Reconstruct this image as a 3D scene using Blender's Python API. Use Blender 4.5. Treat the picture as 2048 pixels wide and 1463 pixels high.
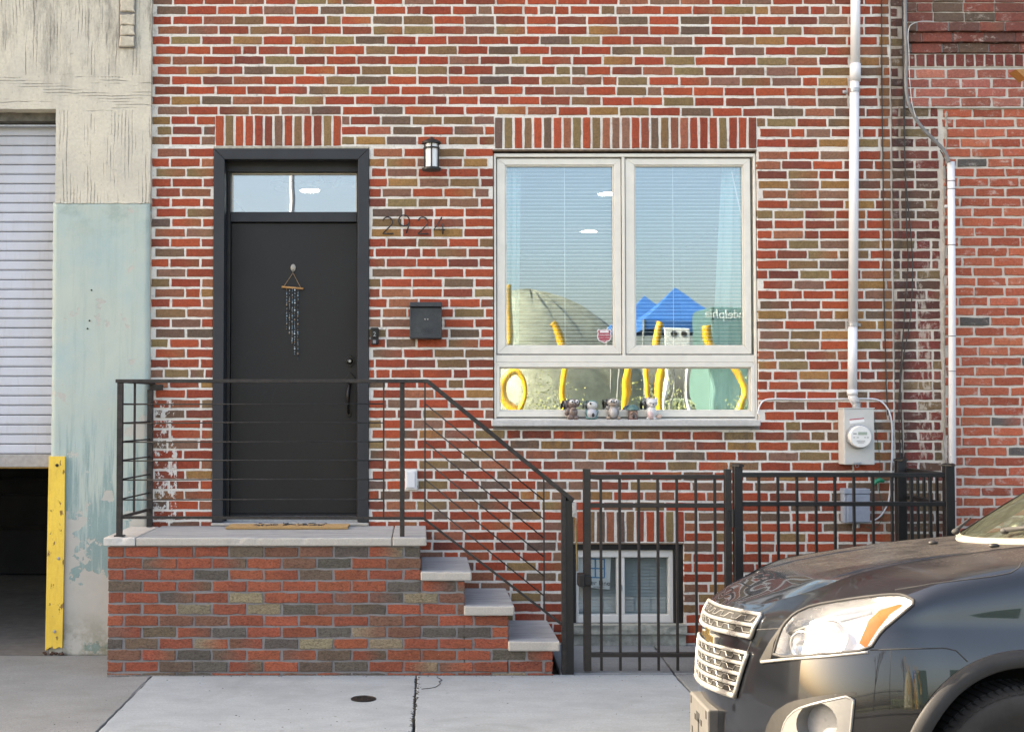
import bpy, bmesh, math, random
from mathutils import Vector, Matrix, noise as mnoise
from mathutils.bvhtree import BVHTree
from mathutils.geometry import delaunay_2d_cdt

for o in list(bpy.data.objects):
    bpy.data.objects.remove(o, do_unlink=True)
scene = bpy.context.scene
col = scene.collection
R = math.radians
RNG = random.Random(2924)

# ------------------------------------------------------------------ camera
FPX, CX, CY = 2500.0, 840.0, 731.5          # focal length and principal point in photo pixels
PITCH = math.atan(76.5 / FPX)
ST, CT = math.sin(PITCH), math.cos(PITCH)
CAMH = 1.65
cam_data = bpy.data.cameras.new('camera')
cam = bpy.data.objects.new('camera', cam_data)
col.objects.link(cam)
cam.location = (0, 0, CAMH)
cam.rotation_euler = (math.pi / 2 + PITCH, 0, 0)
cam_data.sensor_width = 36
cam_data.lens = FPX / 2048 * 36
cam_data.shift_x = (1024 - CX) / 2048
cam_data.clip_start = 0.05
cam_data.clip_end = 2000
scene.camera = cam

# ------------------------------------------------------------------ sky, sun, exposure
SUN_EL, SUN_BEHIND = R(36), R(15)           # the sun stands to the left, a little behind the facade
to_sun = Vector((-math.cos(SUN_EL) * math.cos(SUN_BEHIND), math.cos(SUN_EL) * math.sin(SUN_BEHIND), math.sin(SUN_EL)))
world = bpy.data.worlds.new('World')
scene.world = world
world.use_nodes = True
wn = world.node_tree
wn.nodes.clear()
sky = wn.nodes.new('ShaderNodeTexSky')
sky.sky_type = 'NISHITA'
sky.sun_disc = False
sky.sun_elevation = SUN_EL
sky.sun_rotation = math.atan2(to_sun.x, to_sun.y)
sky.air_density = 0.8
sky.dust_density = 4.0
sky.ozone_density = 0.3
bg = wn.nodes.new('ShaderNodeBackground')
bg.inputs['Strength'].default_value = 0.15
wo = wn.nodes.new('ShaderNodeOutputWorld')
wn.links.new(sky.outputs['Color'], bg.inputs['Color'])
wn.links.new(bg.outputs['Background'], wo.inputs['Surface'])
sun_data = bpy.data.lights.new('sun', 'SUN')
sun_data.energy = 4.6
sun_data.angle = R(0.53)
sun_data.color = (1.0, 0.93, 0.82)
sun = bpy.data.objects.new('sun', sun_data)
col.objects.link(sun)
sun.rotation_euler = to_sun.to_track_quat('Z', 'Y').to_euler()
sun.location = (-8, 12, 12)
vs = scene.view_settings
vs.view_transform = 'Standard'
vs.look = 'None'
vs.exposure = 2.45
vs.use_white_balance = True          # camera balanced for open shade
vs.white_balance_temperature = 7900
vs.white_balance_tint = 10
vs.gamma = 1.0
vs.use_curve_mapping = False
scene.render.engine = 'CYCLES'
scene.cycles.use_denoising = True
scene.cycles.max_bounces = 8
scene.cycles.transparent_max_bounces = 16
scene.cycles.sample_clamp_indirect = 6.0

# ------------------------------------------------------------------ measuring helpers
YW = 8.40            # front plane of the brick facade
YS = 7.67            # front plane of the stoop


def P(px, py, Y):
    """point on the plane y = Y that the photo shows at (px, py)"""
    a = (px - CX) / FPX
    b = -(py - CY) / FPX
    s = Y / (CT - b * ST)
    return Vector((a * s, Y, CAMH + (ST + b * CT) * s))


def G(px, py, z=0.0):
    """point at height z that the photo shows at (px, py)"""
    a = (px - CX) / FPX
    b = -(py - CY) / FPX
    s = (z - CAMH) / (ST + b * CT)
    return Vector((a * s, (CT - b * ST) * s, z))


def topx(v):
    d = Vector(v) - Vector((0, 0, CAMH))
    dep = d.y * CT + d.z * ST
    up = -d.y * ST + d.z * CT
    return (CX + FPX * d.x / dep, CY - FPX * up / dep)


def PX(px, Y=YW):
    return (px - CX) / FPX * Y


def PZ(py, Y=YW):
    return P(CX, py, Y).z


# ------------------------------------------------------------------ object helpers
def tag(o, label=None, cat=None, group=None, kind=None):
    if label:
        o['label'] = label
    if cat:
        o['category'] = cat
    if group:
        o['group'] = group
    if kind:
        o['kind'] = kind
    return o


def thing(name, label, cat, loc=(0, 0, 0), group=None):
    o = bpy.data.objects.new(name, None)
    o.empty_display_size = 0.1
    col.objects.link(o)
    o.location = loc
    return tag(o, label, cat, group)


def adopt(o, parent):
    """children keep world coordinates in their meshes"""
    if parent is not None:
        o.parent = parent
        if parent.type == 'EMPTY':
            o.location = -Vector(parent.location)


class MB:
    """collects shapes into one mesh"""

    def __init__(self):
        self.v, self.f, self.c, self.cur = [], [], [], None

    def add(self, vs, fs):
        n = len(self.v)
        self.v += [tuple(p) for p in vs]
        self.f += [tuple(i + n for i in q) for q in fs]
        self.c += [self.cur] * len(vs)
        return self

    def box(self, x0, x1, y0, y1, z0, z1):
        if x0 > x1: x0, x1 = x1, x0
        if y0 > y1: y0, y1 = y1, y0
        if z0 > z1: z0, z1 = z1, z0
        return self.add([(x0, y0, z0), (x1, y0, z0), (x1, y1, z0), (x0, y1, z0), (x0, y0, z1), (x1, y0, z1), (x1, y1, z1), (x0, y1, z1)],
                        [(0, 3, 2, 1), (4, 5, 6, 7), (0, 1, 5, 4), (1, 2, 6, 5), (2, 3, 7, 6), (3, 0, 4, 7)])

    def prism(self, pts, y0, y1):
        """outline in (x, z), pushed from y0 (front) to y1"""
        n = len(pts)
        a = sum(pts[i][0] * pts[(i + 1) % n][1] - pts[(i + 1) % n][0] * pts[i][1] for i in range(n))
        if a < 0:
            pts = pts[::-1]
        vs = [(p[0], y0, p[1]) for p in pts] + [(p[0], y1, p[1]) for p in pts]
        fs = [tuple(range(n)), tuple(range(2 * n - 1, n - 1, -1))]
        fs += [(i, i + n, (i + 1) % n + n, (i + 1) % n) for i in range(n)]
        return self.add(vs, fs)

    def slabz(self, pts, z0, z1):
        """outline in (x, y), from z0 up to z1"""
        n = len(pts)
        a = sum(pts[i][0] * pts[(i + 1) % n][1] - pts[(i + 1) % n][0] * pts[i][1] for i in range(n))
        if a < 0:
            pts = pts[::-1]
        vs = [(p[0], p[1], z0) for p in pts] + [(p[0], p[1], z1) for p in pts]
        fs = [tuple(range(n - 1, -1, -1)), tuple(range(n, 2 * n))]
        fs += [(i, (i + 1) % n, (i + 1) % n + n, i + n) for i in range(n)]
        return self.add(vs, fs)

    def tube(self, path, r, n=8, closed=False, caps=True):
        path = [Vector(p) for p in path]
        m = len(path)
        rs = r if isinstance(r, (list, tuple)) else [r] * m
        rings, prev = [], None
        for i, p in enumerate(path):
            if closed:
                t = path[(i + 1) % m] - path[i - 1]
            else:
                t = path[min(i + 1, m - 1)] - path[max(i - 1, 0)]
            t.normalize()
            if prev is None:
                ref = Vector((0, 0, 1)) if abs(t.z) < 0.9 else Vector((0, 1, 0))
                u = t.cross(ref).normalized()
            else:
                u = (prev - t * prev.dot(t))
                u = u.normalized() if u.length > 1e-6 else t.orthogonal().normalized()
            prev = u
            w = t.cross(u)
            rings.append([p + (u * math.cos(2 * math.pi * k / n) + w * math.sin(2 * math.pi * k / n)) * rs[i] for k in range(n)])
        vs = [q for ring in rings for q in ring]
        fs = []
        for i in range(m if closed else m - 1):
            a, b = i * n, ((i + 1) % m) * n
            fs += [(a + k, a + (k + 1) % n, b + (k + 1) % n, b + k) for k in range(n)]
        if not closed and caps:
            fs += [tuple(range(n - 1, -1, -1)), tuple(range((m - 1) * n, m * n))]
        return self.add(vs, fs)

    def lathe(self, prof, centre, axis='z', n=24):
        """prof: list of (radius, height along axis)"""
        c = Vector(centre)
        vs, fs = [], []
        for (r, h) in prof:
            for k in range(n):
                a = 2 * math.pi * k / n
                ca, sa = r * math.cos(a), r * math.sin(a)
                if axis == 'z':
                    q = Vector((ca, sa, h))
                elif axis == 'y':
                    q = Vector((ca, h, sa))
                else:
                    q = Vector((h, ca, sa))
                vs.append(c + q)
        for i in range(len(prof) - 1):
            fs += [(i * n + k, i * n + (k + 1) % n, (i + 1) * n + (k + 1) % n, (i + 1) * n + k) for k in range(n)]
        fs += [tuple(range(n - 1, -1, -1)), tuple(range((len(prof) - 1) * n, len(prof) * n))]
        return self.add(vs, fs)

    def ball(self, c, rx, ry=None, rz=None, n=12, m=8, rot=0.0):
        ry = rx if ry is None else ry
        rz = rx if rz is None else rz
        vs, fs = [], []
        for i in range(m + 1):
            t = math.pi * i / m
            for k in range(n):
                a = 2 * math.pi * k / n
                x, y, z = rx * math.sin(t) * math.cos(a), ry * math.sin(t) * math.sin(a), rz * math.cos(t)
                x, z = x * math.cos(rot) - z * math.sin(rot), x * math.sin(rot) + z * math.cos(rot)
                vs.append((c[0] + x, c[1] + y, c[2] + z))
        for i in range(m):
            fs += [(i * n + k, (i + 1) * n + k, (i + 1) * n + (k + 1) % n, i * n + (k + 1) % n) for k in range(n)]
        return self.add(vs, fs)

    def build(self, name, mat, parent=None, smooth=False, bevel=0.0, seg=2, kind=None, label=None):
        me = bpy.data.meshes.new(name)
        me.from_pydata(self.v, [], self.f)
        if any(c is not None for c in self.c):
            at = me.attributes.new('Col', 'FLOAT_COLOR', 'POINT')
            flat = []
            for c in self.c:
                c = c or (0.5, 0.5, 0.5)
                flat += [c[0], c[1], c[2], 1.0]
            at.data.foreach_set('color', flat)
        me.update()
        if smooth:
            me.polygons.foreach_set('use_smooth', [True] * len(me.polygons))
        me.materials.append(mat)
        o = bpy.data.objects.new(name, me)
        col.objects.link(o)
        adopt(o, parent)
        if bevel:
            b = o.modifiers.new('bevel', 'BEVEL')
            b.width = bevel
            b.segments = seg
            b.limit_method = 'ANGLE'
            b.angle_limit = R(40)
        if kind:
            o['kind'] = kind
        if label:
            o['label'] = label
        return o


def fix_normals(o):
    bm = bmesh.new()
    bm.from_mesh(o.data)
    bmesh.ops.recalc_face_normals(bm, faces=bm.faces)
    bm.to_mesh(o.data)
    bm.free()
    return o


def smooth_by_angle(o, deg=35):
    """smooth faces, sharp edges over the angle"""
    me = o.data
    bm = bmesh.new()
    bm.from_mesh(me)
    for e in bm.edges:
        if len(e.link_faces) == 2 and e.calc_face_angle(0) > R(deg):
            e.smooth = False
    for f in bm.faces:
        f.smooth = True
    bm.to_mesh(me)
    bm.free()
    return o


def text_part(name, body, size, origin, mat, parent, axis_x=Vector((1, 0, 0)), axis_z=Vector((0, 0, 1)), extrude=0.0008, align='CENTER', width=None, shear=0.0):
    cu = bpy.data.curves.new('text', 'FONT')
    cu.body = body
    cu.size = size
    cu.extrude = extrude
    cu.align_x = align
    cu.shear = shear
    tmp = bpy.data.objects.new('text_tmp', cu)
    col.objects.link(tmp)
    dg = bpy.context.evaluated_depsgraph_get()
    me = bpy.data.meshes.new_from_object(tmp.evaluated_get(dg))
    bpy.data.objects.remove(tmp, do_unlink=True)
    bpy.data.curves.remove(cu)
    sx = 1.0
    if width and len(me.vertices):
        xs = [v.co.x for v in me.vertices]
        sx = width / (max(xs) - min(xs))
    nz = axis_x.cross(axis_z)           # towards the viewer is -nz... text normal
    for v in me.vertices:
        c = v.co.copy()
        v.co = Vector(origin) + axis_x * (c.x * sx) + axis_z * c.y + nz * c.z
    me.materials.clear()
    me.materials.append(mat)
    o = bpy.data.objects.new(name, me)
    col.objects.link(o)
    adopt(o, parent)
    return o


# ------------------------------------------------------------------ materials
def lin(r, g, b):
    f = lambda c: (c / 255) / 12.92 if c / 255 <= 0.04045 else ((c / 255 + 0.055) / 1.055) ** 2.4
    return (f(r), f(g), f(b))


class N:
    """small node-tree writer"""

    def __init__(self, name):
        self.m = bpy.data.materials.new(name)
        self.m.use_nodes = True
        self.t = self.m.node_tree
        self.t.nodes.clear()
        self.out = self.t.nodes.new('ShaderNodeOutputMaterial')
        self.bs = self.t.nodes.new('ShaderNodeBsdfPrincipled')
        self.t.links.new(self.bs.outputs[0], self.out.inputs['Surface'])

    def set(self, sock, val):
        s = self.bs.inputs[sock] if isinstance(sock, str) else sock
        if hasattr(val, 'is_linked') or isinstance(val, bpy.types.NodeSocket):
            self.t.links.new(val, s)
        elif isinstance(val, (tuple, list)) and len(val) == 3 and s.type == 'RGBA':
            s.default_value = (*val, 1)
        else:
            s.default_value = val

    def node(self, kind, **kw):
        n = self.t.nodes.new(kind)
        for k, v in kw.items():
            setattr(n, k, v)
        return n

    def pos(self):
        if not hasattr(self, '_pos'):
            self._pos = self.node('ShaderNodeNewGeometry').outputs['Position']
        return self._pos

    def mapped(self, scale=(1, 1, 1), loc=(0, 0, 0), rot=(0, 0, 0)):
        n = self.node('ShaderNodeMapping')
        n.inputs['Scale'].default_value = scale
        n.inputs['Location'].default_value = loc
        n.inputs['Rotation'].default_value = rot
        self.t.links.new(self.pos(), n.inputs['Vector'])
        return n.outputs[0]

    def noise(self, scale, detail=4, rough=0.55, dist=0.0, vec=None):
        n = self.node('ShaderNodeTexNoise')
        n.inputs['Scale'].default_value = scale
        n.inputs['Detail'].default_value = detail
        n.inputs['Roughness'].default_value = rough
        n.inputs['Distortion'].default_value = dist
        self.t.links.new(vec if vec is not None else self.pos(), n.inputs['Vector'])
        return n.outputs['Fac']

    def voro(self, scale, feature='F1', vec=None):
        n = self.node('ShaderNodeTexVoronoi', feature=feature)
        n.inputs['Scale'].default_value = scale
        self.t.links.new(vec if vec is not None else self.pos(), n.inputs['Vector'])
        return n.outputs['Distance']

    def ramp(self, fac, lo, hi, a=0.0, b=1.0):
        n = self.node('ShaderNodeMapRange')
        n.clamp = True
        for s, v in (('From Min', lo), ('From Max', hi), ('To Min', a), ('To Max', b)):
            n.inputs[s].default_value = v
        self.t.links.new(fac, n.inputs['Value'])
        return n.outputs[0]

    def mix(self, fac, a, b, mode='MIX'):
        n = self.node('ShaderNodeMix', data_type='RGBA', blend_type=mode)
        for s, v in ((n.inputs[0], fac), (n.inputs[6], a), (n.inputs[7], b)):
            if isinstance(v, bpy.types.NodeSocket):
                self.t.links.new(v, s)
            elif isinstance(v, (tuple, list)):
                s.default_value = (*v, 1)
            else:
                s.default_value = v
        return n.outputs[2]

    def math(self, op, a, b=0.0, c=None):
        n = self.node('ShaderNodeMath', operation=op)
        for s, v in zip(n.inputs, (a, b) if c is None else (a, b, c)):
            if isinstance(v, bpy.types.NodeSocket):
                self.t.links.new(v, s)
            else:
                s.default_value = v
        return n.outputs[0]

    def xyz(self):
        if not hasattr(self, '_xyz'):
            n = self.node('ShaderNodeSeparateXYZ')
            self.t.links.new(self.pos(), n.inputs[0])
            self._xyz = n.outputs
        return self._xyz

    def band(self, v, a, b, soft):
        """1 inside a..b with soft ends"""
        return self.math('MULTIPLY', self.ramp(v, a - soft, a + soft), self.ramp(v, b - soft, b + soft, 1, 0))

    def attr(self, name='Col'):
        n = self.node('ShaderNodeAttribute', attribute_name=name)
        return n.outputs['Color']

    def bump(self, h, strength=0.3, dist=0.01, prev=None):
        n = self.node('ShaderNodeBump')
        n.inputs['Strength'].default_value = strength
        n.inputs['Distance'].default_value = dist
        self.t.links.new(h, n.inputs['Height'])
        if prev is not None:
            self.t.links.new(prev, n.inputs['Normal'])
        return n.outputs[0]

    def done(self, color=None, rough=None, bump=None, metal=None, **kw):
        if color is not None: self.set('Base Color', color)
        if rough is not None: self.set('Roughness', rough)
        if bump is not None: self.set('Normal', bump)
        if metal is not None: self.set('Metallic', metal)
        for k, v in kw.items():
            self.set(k.replace('_', ' '), v)
        return self.m


def simple(name, c, rough=0.6, var=0.18, nscale=30, bump=0.15, bdist=0.003, metal=0.0, **kw):
    """plain material with uneven tone, gloss and fine relief"""
    n = N(name)
    f1 = n.noise(nscale, 5, 0.6)
    f2 = n.noise(nscale * 0.13, 3)
    dark = tuple(x * (1 - var) for x in c)
    lite = tuple(min(1, x * (1 + var)) for x in c)
    cc = n.mix(n.ramp(f1, 0.3, 0.7), dark, lite)
    cc = n.mix(n.ramp(f2, 0.35, 0.7, 0, 0.5), cc, tuple(x * (1 - var * 1.4) for x in c))
    rr = n.ramp(f2, 0.3, 0.7, max(0, rough - 0.08), min(1, rough + 0.08))
    b = n.bump(f1, bump, bdist) if bump else None
    return n.done(cc, rr, b, metal, **kw)


M = {}


def brick_mat(name, stains=True, wrinkle=False, grain=0.20, lime=0.0):
    n = N(name)
    c = n.attr()
    fine = n.noise(420, 3, 0.7)
    mid = n.noise(70, 4, 0.6)
    gr = n.noise(74, 4, 0.8)
    c1 = n.mix(n.ramp(gr, 0.28, 0.72), n.mix(1.0, c, (1 - grain * 1.6,) * 3, 'MULTIPLY'), n.mix(1.0, c, (1 + grain * 1.6,) * 3, 'MULTIPLY'))
    c1 = n.mix(n.ramp(mid, 0.4, 0.75, 0, 0.45), c1, n.mix(1.0, c1, (0.62, 0.6, 0.6), 'MULTIPLY'))
    blot = n.ramp(n.noise(26, 4, 0.7, vec=n.mapped((0.7, 1, 1.5))), 0.55, 0.75, 0, 0.5)
    c1 = n.mix(blot, c1, n.mix(1.0, c1, (0.55, 0.50, 0.48), 'MULTIPLY'))
    # chips of lime and soot specks
    sp = n.ramp(n.noise(190, 2, 0.5), 0.735, 0.76)
    c1 = n.mix(n.math('MULTIPLY', sp, 0.45), c1, (0.55, 0.52, 0.47))
    if lime:
        c1 = n.mix(n.ramp(n.noise(13, 6, 0.75, vec=n.mapped((1, 1, 1.6))), 0.56, 0.70, 0, lime), c1, (0.56, 0.50, 0.44))
    if stains:
        X, Z = n.xyz()[0], n.xyz()[2]
        # soot hanging below the sill and under the soldier courses
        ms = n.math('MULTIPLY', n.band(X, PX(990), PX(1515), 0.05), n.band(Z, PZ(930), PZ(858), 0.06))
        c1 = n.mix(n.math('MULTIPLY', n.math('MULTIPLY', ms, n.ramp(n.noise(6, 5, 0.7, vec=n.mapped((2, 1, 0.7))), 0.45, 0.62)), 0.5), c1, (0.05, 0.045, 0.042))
        big = n.ramp(n.noise(1.1, 5, 0.65), 0.45, 0.72, 0, 0.35)
        c1 = n.mix(big, c1, n.mix(1.0, c1, (0.58, 0.55, 0.54), 'MULTIPLY'))
        # run-down white paint beside the door
        m1 = n.math('MULTIPLY', n.band(X, PX(306), PX(352), 0.02), n.band(Z, PZ(1050), PZ(795), 0.02))
        m2 = n.math('MULTIPLY', n.band(X, PX(341), PX(356), 0.008), n.band(Z, PZ(1050), PZ(880), 0.05))
        m = n.math('MAXIMUM', n.math('MULTIPLY', m1, 0.82), m2)
        nz = n.noise(34, 5, 0.7, vec=n.mapped((1, 1, 0.7)))
        paint = n.ramp(n.math('ADD', nz, n.math('MULTIPLY', m, 0.33)), 0.80, 0.84)
        c1 = n.mix(n.math('MULTIPLY', paint, n.ramp(m, 0.02, 0.1)), c1, (0.62, 0.6, 0.56))
        # rust run-off down the party joint and a lime run next to it
        r1 = n.band(X, PX(1766), PX(1788), 0.025)
        rr = n.math('MULTIPLY', r1, n.ramp(n.noise(5, 4, 0.6, vec=n.mapped((3, 1, 0.5))), 0.3, 0.55))
        c1 = n.mix(n.math('MULTIPLY', rr, 0.62), c1, (0.20, 0.085, 0.03))
        d1 = n.math('MULTIPLY', n.band(X, PX(1786), PX(1822), 0.035), n.ramp(n.noise(6, 4, 0.6, vec=n.mapped((4, 1, 0.4))), 0.35, 0.6))
        c1 = n.mix(n.math('MULTIPLY', d1, 0.72), c1, (0.035, 0.026, 0.022))
        l1 = n.math('MULTIPLY', n.band(X, PX(1830), PX(1868), 0.03), n.band(Z, PZ(980), PZ(500), 0.3))
        lm = n.ramp(n.math('ADD', n.noise(20, 5, 0.7, vec=n.mapped((1.6, 1, 0.5))), n.math('MULTIPLY', l1, 0.2)), 0.68, 0.76)
        c1 = n.mix(n.math('MULTIPLY', n.math('MULTIPLY', lm, l1), 0.5), c1, (0.55, 0.5, 0.42))
    if wrinkle:
        wv = n.noise(30, 5, 0.7, 2.2, vec=n.mapped((1, 1, 3.0)))
        b = n.bump(wv, 0.75, 0.012)
        b = n.bump(fine, 0.3, 0.002, b)
        c1 = n.mix(n.ramp(wv, 0.38, 0.52, 0.85, 0), c1, n.mix(1.0, c1, (0.35, 0.33, 0.32), 'MULTIPLY'))
    else:
        b = n.bump(fine, 0.35, 0.0016)
        b = n.bump(mid, 0.35, 0.004, b)
    return n.done(c1, n.ramp(mid, 0.3, 0.7, 0.78, 0.95), b)


def mortar_mat(name, c, soot=0.35, stain=True):
    n = N(name)
    f = n.noise(90, 5, 0.75)
    g = n.noise(4.5, 5, 0.6)
    h = n.noise(28, 4, 0.65)
    cc = n.mix(n.ramp(f, 0.3, 0.7), tuple(x * 0.86 for x in c), tuple(min(1, x * 1.08) for x in c))
    cc = n.mix(n.ramp(h, 0.56, 0.72, 0, soot), cc, tuple(x * 0.42 for x in c))
    cc = n.mix(n.ramp(g, 0.52, 0.75, 0, soot * 0.8), cc, tuple(x * q for x, q in zip(c, (0.62, 0.6, 0.57))))
    if stain:
        X = n.xyz()[0]
        r1 = n.math('MULTIPLY', n.band(X, PX(1764), PX(1822), 0.03), n.ramp(n.noise(5, 4, 0.6, vec=n.mapped((3, 1, 0.5))), 0.3, 0.6))
        cc = n.mix(n.math('MULTIPLY', r1, 0.6), cc, (0.17, 0.11, 0.07))
    b = n.bump(h, 0.5, 0.006)
    b = n.bump(f, 0.4, 0.002, b)
    return n.done(cc, 0.92, b)


M['brick'] = brick_mat('facade brick')
M['brick_stoop'] = brick_mat('rough stoop brick', stains=False, wrinkle=True, grain=0.12)
M['mortar'] = mortar_mat('cream mortar', (0.69, 0.655, 0.595), 0.62)
M['mortar_grey'] = mortar_mat('grey mortar', (0.20, 0.19, 0.185), 0.7, False)
M['mortar_beige'] = mortar_mat('beige mortar', (0.56, 0.52, 0.46), 0.5)
M['black_paint'] = simple('charcoal door paint', (0.011, 0.0135, 0.018), 0.5, 0.12, 60, 0.08, 0.002)
def door_mat_():
    n = N('scuffed dark door enamel')
    f = n.noise(70, 5, 0.7)
    g = n.noise(2.2, 5, 0.65)
    s = n.ramp(n.noise(9, 6, 0.75, 0.6, vec=n.mapped((2.2, 1, 0.8))), 0.60, 0.78, 0, 0.35)
    c = n.mix(n.ramp(f, 0.3, 0.7), (0.0085, 0.0088, 0.0098), (0.0135, 0.0135, 0.0145))
    c = n.mix(n.ramp(g, 0.4, 0.7, 0, 0.6), c, (0.019, 0.0165, 0.0145))
    c = n.mix(s, c, (0.045, 0.045, 0.047))
    return n.done(c, n.ramp(g, 0.3, 0.7, 0.30, 0.52), n.bump(f, 0.12, 0.0015), Specular_IOR_Level=0.3)


M['door_paint'] = door_mat_()
M['iron'] = simple('worn black iron', (0.014, 0.0135, 0.0135), 0.48, 0.45, 45, 0.25, 0.002, 0.2)
M['rail_iron'] = simple('weathered rail steel', (0.032, 0.028, 0.026), 0.5, 0.5, 40, 0.3, 0.002, 0.35)
M['fence_iron'] = simple('black fence powder coat', (0.007, 0.007, 0.0075), 0.42, 0.35, 60, 0.12, 0.001, 0.0)
M['gate_iron'] = simple('faded brown black gate coat', (0.019, 0.015, 0.012), 0.5, 0.4, 40, 0.15, 0.001, 0.0)
M['vinyl'] = simple('cream window vinyl', (0.67, 0.645, 0.575), 0.4, 0.07, 12, 0.04, 0.002)
M['white_trim'] = simple('white painted trim', (0.68, 0.67, 0.63), 0.5, 0.06, 20, 0.05, 0.002)
M['pvc'] = simple('white pvc', (0.62, 0.63, 0.65), 0.55, 0.05, 9, 0.03, 0.002)
M['galv'] = simple('galvanised steel', (0.36, 0.37, 0.38), 0.45, 0.2, 60, 0.1, 0.001, 0.7)
M['meter_paint'] = simple('light grey meter enamel', (0.46, 0.46, 0.44), 0.45, 0.06, 25, 0.06, 0.002)
M['grey_plastic'] = simple('blue grey plastic', (0.22, 0.26, 0.32), 0.5, 0.1, 30, 0.06, 0.002)
M['rubber'] = simple('black rubber', (0.018, 0.018, 0.019), 0.75, 0.3, 60, 0.2, 0.002)
M['cable_grey'] = simple('grey cable jacket', (0.16, 0.165, 0.17), 0.55, 0.2, 40, 0.1, 0.001)
M['cable_black'] = simple('black cable jacket', (0.03, 0.028, 0.027), 0.6, 0.3, 40, 0.1, 0.001)
M['green_plastic'] = simple('green plastic tape', (0.0, 0.20, 0.10), 0.4, 0.2, 60)
M['limestone'] = simple('cast stone slab', (0.40, 0.375, 0.335), 0.85, 0.13, 60, 0.35, 0.004)
M['bluestone'] = simple('weathered landing stone', (0.37, 0.375, 0.37), 0.8, 0.14, 24, 0.3, 0.004)
M['chrome'] = simple('bright chrome trim', (0.30, 0.30, 0.29), 0.30, 0.06, 40, 0.0, 0.001, 0.45)
M['dark_room'] = simple('dim interior paint', (0.16, 0.155, 0.15), 0.9, 0.06, 6, 0.0)
M['ceiling_white'] = simple('white ceiling paint', (0.6, 0.6, 0.58), 0.9, 0.04, 6, 0.0)
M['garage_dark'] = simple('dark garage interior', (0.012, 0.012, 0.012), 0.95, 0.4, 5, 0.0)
M['garage_floor'] = simple('garage slab', (0.10, 0.10, 0.10), 0.85, 0.25, 12, 0.3)
def shutter_mat():
    n = N('pale grey shutter paint')
    g = n.noise(3.0, 5, 0.65, vec=n.mapped((1.2, 1, 0.5)))
    s = n.noise(9, 5, 0.7, vec=n.mapped((4.0, 1, 0.35)))
    f = n.noise(60, 4, 0.7)
    c = n.mix(n.ramp(g, 0.35, 0.7), (0.47, 0.50, 0.565), (0.42, 0.43, 0.46))
    c = n.mix(n.ramp(s, 0.55, 0.75, 0, 0.45), c, (0.33, 0.32, 0.30))
    c = n.mix(n.ramp(f, 0.62, 0.75, 0, 0.35), c, (0.26, 0.25, 0.24))
    return n.done(c, 0.5, n.bump(g, 0.15, 0.01))


M['shutter'] = shutter_mat()
M['asphalt'] = simple('asphalt', (0.062, 0.061, 0.06), 0.9, 0.3, 90, 0.5, 0.006)
M['grass'] = simple('winter grass', (0.09, 0.10, 0.045), 0.95, 0.4, 30, 0.5, 0.02)
M['white_glass'] = simple('frosted lamp glass', (0.75, 0.75, 0.74), 0.25, 0.04, 15, 0.0)
M['wood_light'] = simple('light wood stick', (0.48, 0.25, 0.09), 0.6, 0.2, 60)
M['paper'] = simple('white paper', (0.70, 0.71, 0.70), 0.8, 0.03, 20, 0.02)
M['ink'] = simple('dark ink', (0.02, 0.022, 0.03), 0.6, 0.1, 50, 0.0)
M['ink_blue'] = simple('blue print', (0.07, 0.23, 0.42), 0.6, 0.1, 50, 0.0)
M['ink_red'] = simple('red print', (0.36, 0.02, 0.05), 0.5, 0.1, 50, 0.0)
M['teal_sheer'] = simple('pale teal curtain', (0.40, 0.60, 0.60), 0.8, 0.08, 30, 0.1)
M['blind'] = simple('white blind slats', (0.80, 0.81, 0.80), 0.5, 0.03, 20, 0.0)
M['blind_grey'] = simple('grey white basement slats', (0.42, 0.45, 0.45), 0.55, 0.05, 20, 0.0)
M['screen_grey'] = simple('meter display', (0.30, 0.36, 0.30), 0.3, 0.06, 60, 0.0)
M['white_plastic'] = simple('white plastic', (0.66, 0.66, 0.64), 0.4, 0.05, 30, 0.03)


def glass_mat(name, refl, tint=(0.93, 0.96, 0.96), wob=0.0, gc=(0.93, 0.97, 1.0)):
    n = N(name)
    gl = n.node('ShaderNodeBsdfGlossy')
    gl.inputs['Roughness'].default_value = 0.0
    gl.inputs['Color'].default_value = (*gc, 1)
    tr = n.node('ShaderNodeBsdfTransparent')
    tr.inputs['Color'].default_value = (*tint, 1)
    mx = n.node('ShaderNodeMixShader')
    mx.inputs[0].default_value = refl
    if wob:
        b = n.bump(n.noise(1.7, 2, 0.4), wob, 0.05)
        n.t.links.new(b, gl.inputs['Normal'])
    n.t.links.new(tr.outputs[0], mx.inputs[1])
    n.t.links.new(gl.outputs[0], mx.inputs[2])
    n.t.links.new(mx.outputs[0], n.out.inputs['Surface'])
    n.t.nodes.remove(n.bs)
    return n.m


M['glass'] = glass_mat('coated window glass', 0.165, wob=0.02, gc=(0.78, 0.92, 1.0))
M['glass_transom'] = glass_mat('transom glass', 0.20, wob=0.03, gc=(0.90, 0.96, 1.0))
M['glass_clear'] = glass_mat('coated lower window glass', 0.33, wob=0.05, gc=(0.86, 0.96, 1.0))
M['glass_low'] = glass_mat('basement glass', 0.10)
M['lens'] = glass_mat('clear lamp lens', 0.12, (0.97, 0.97, 0.96))


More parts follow.
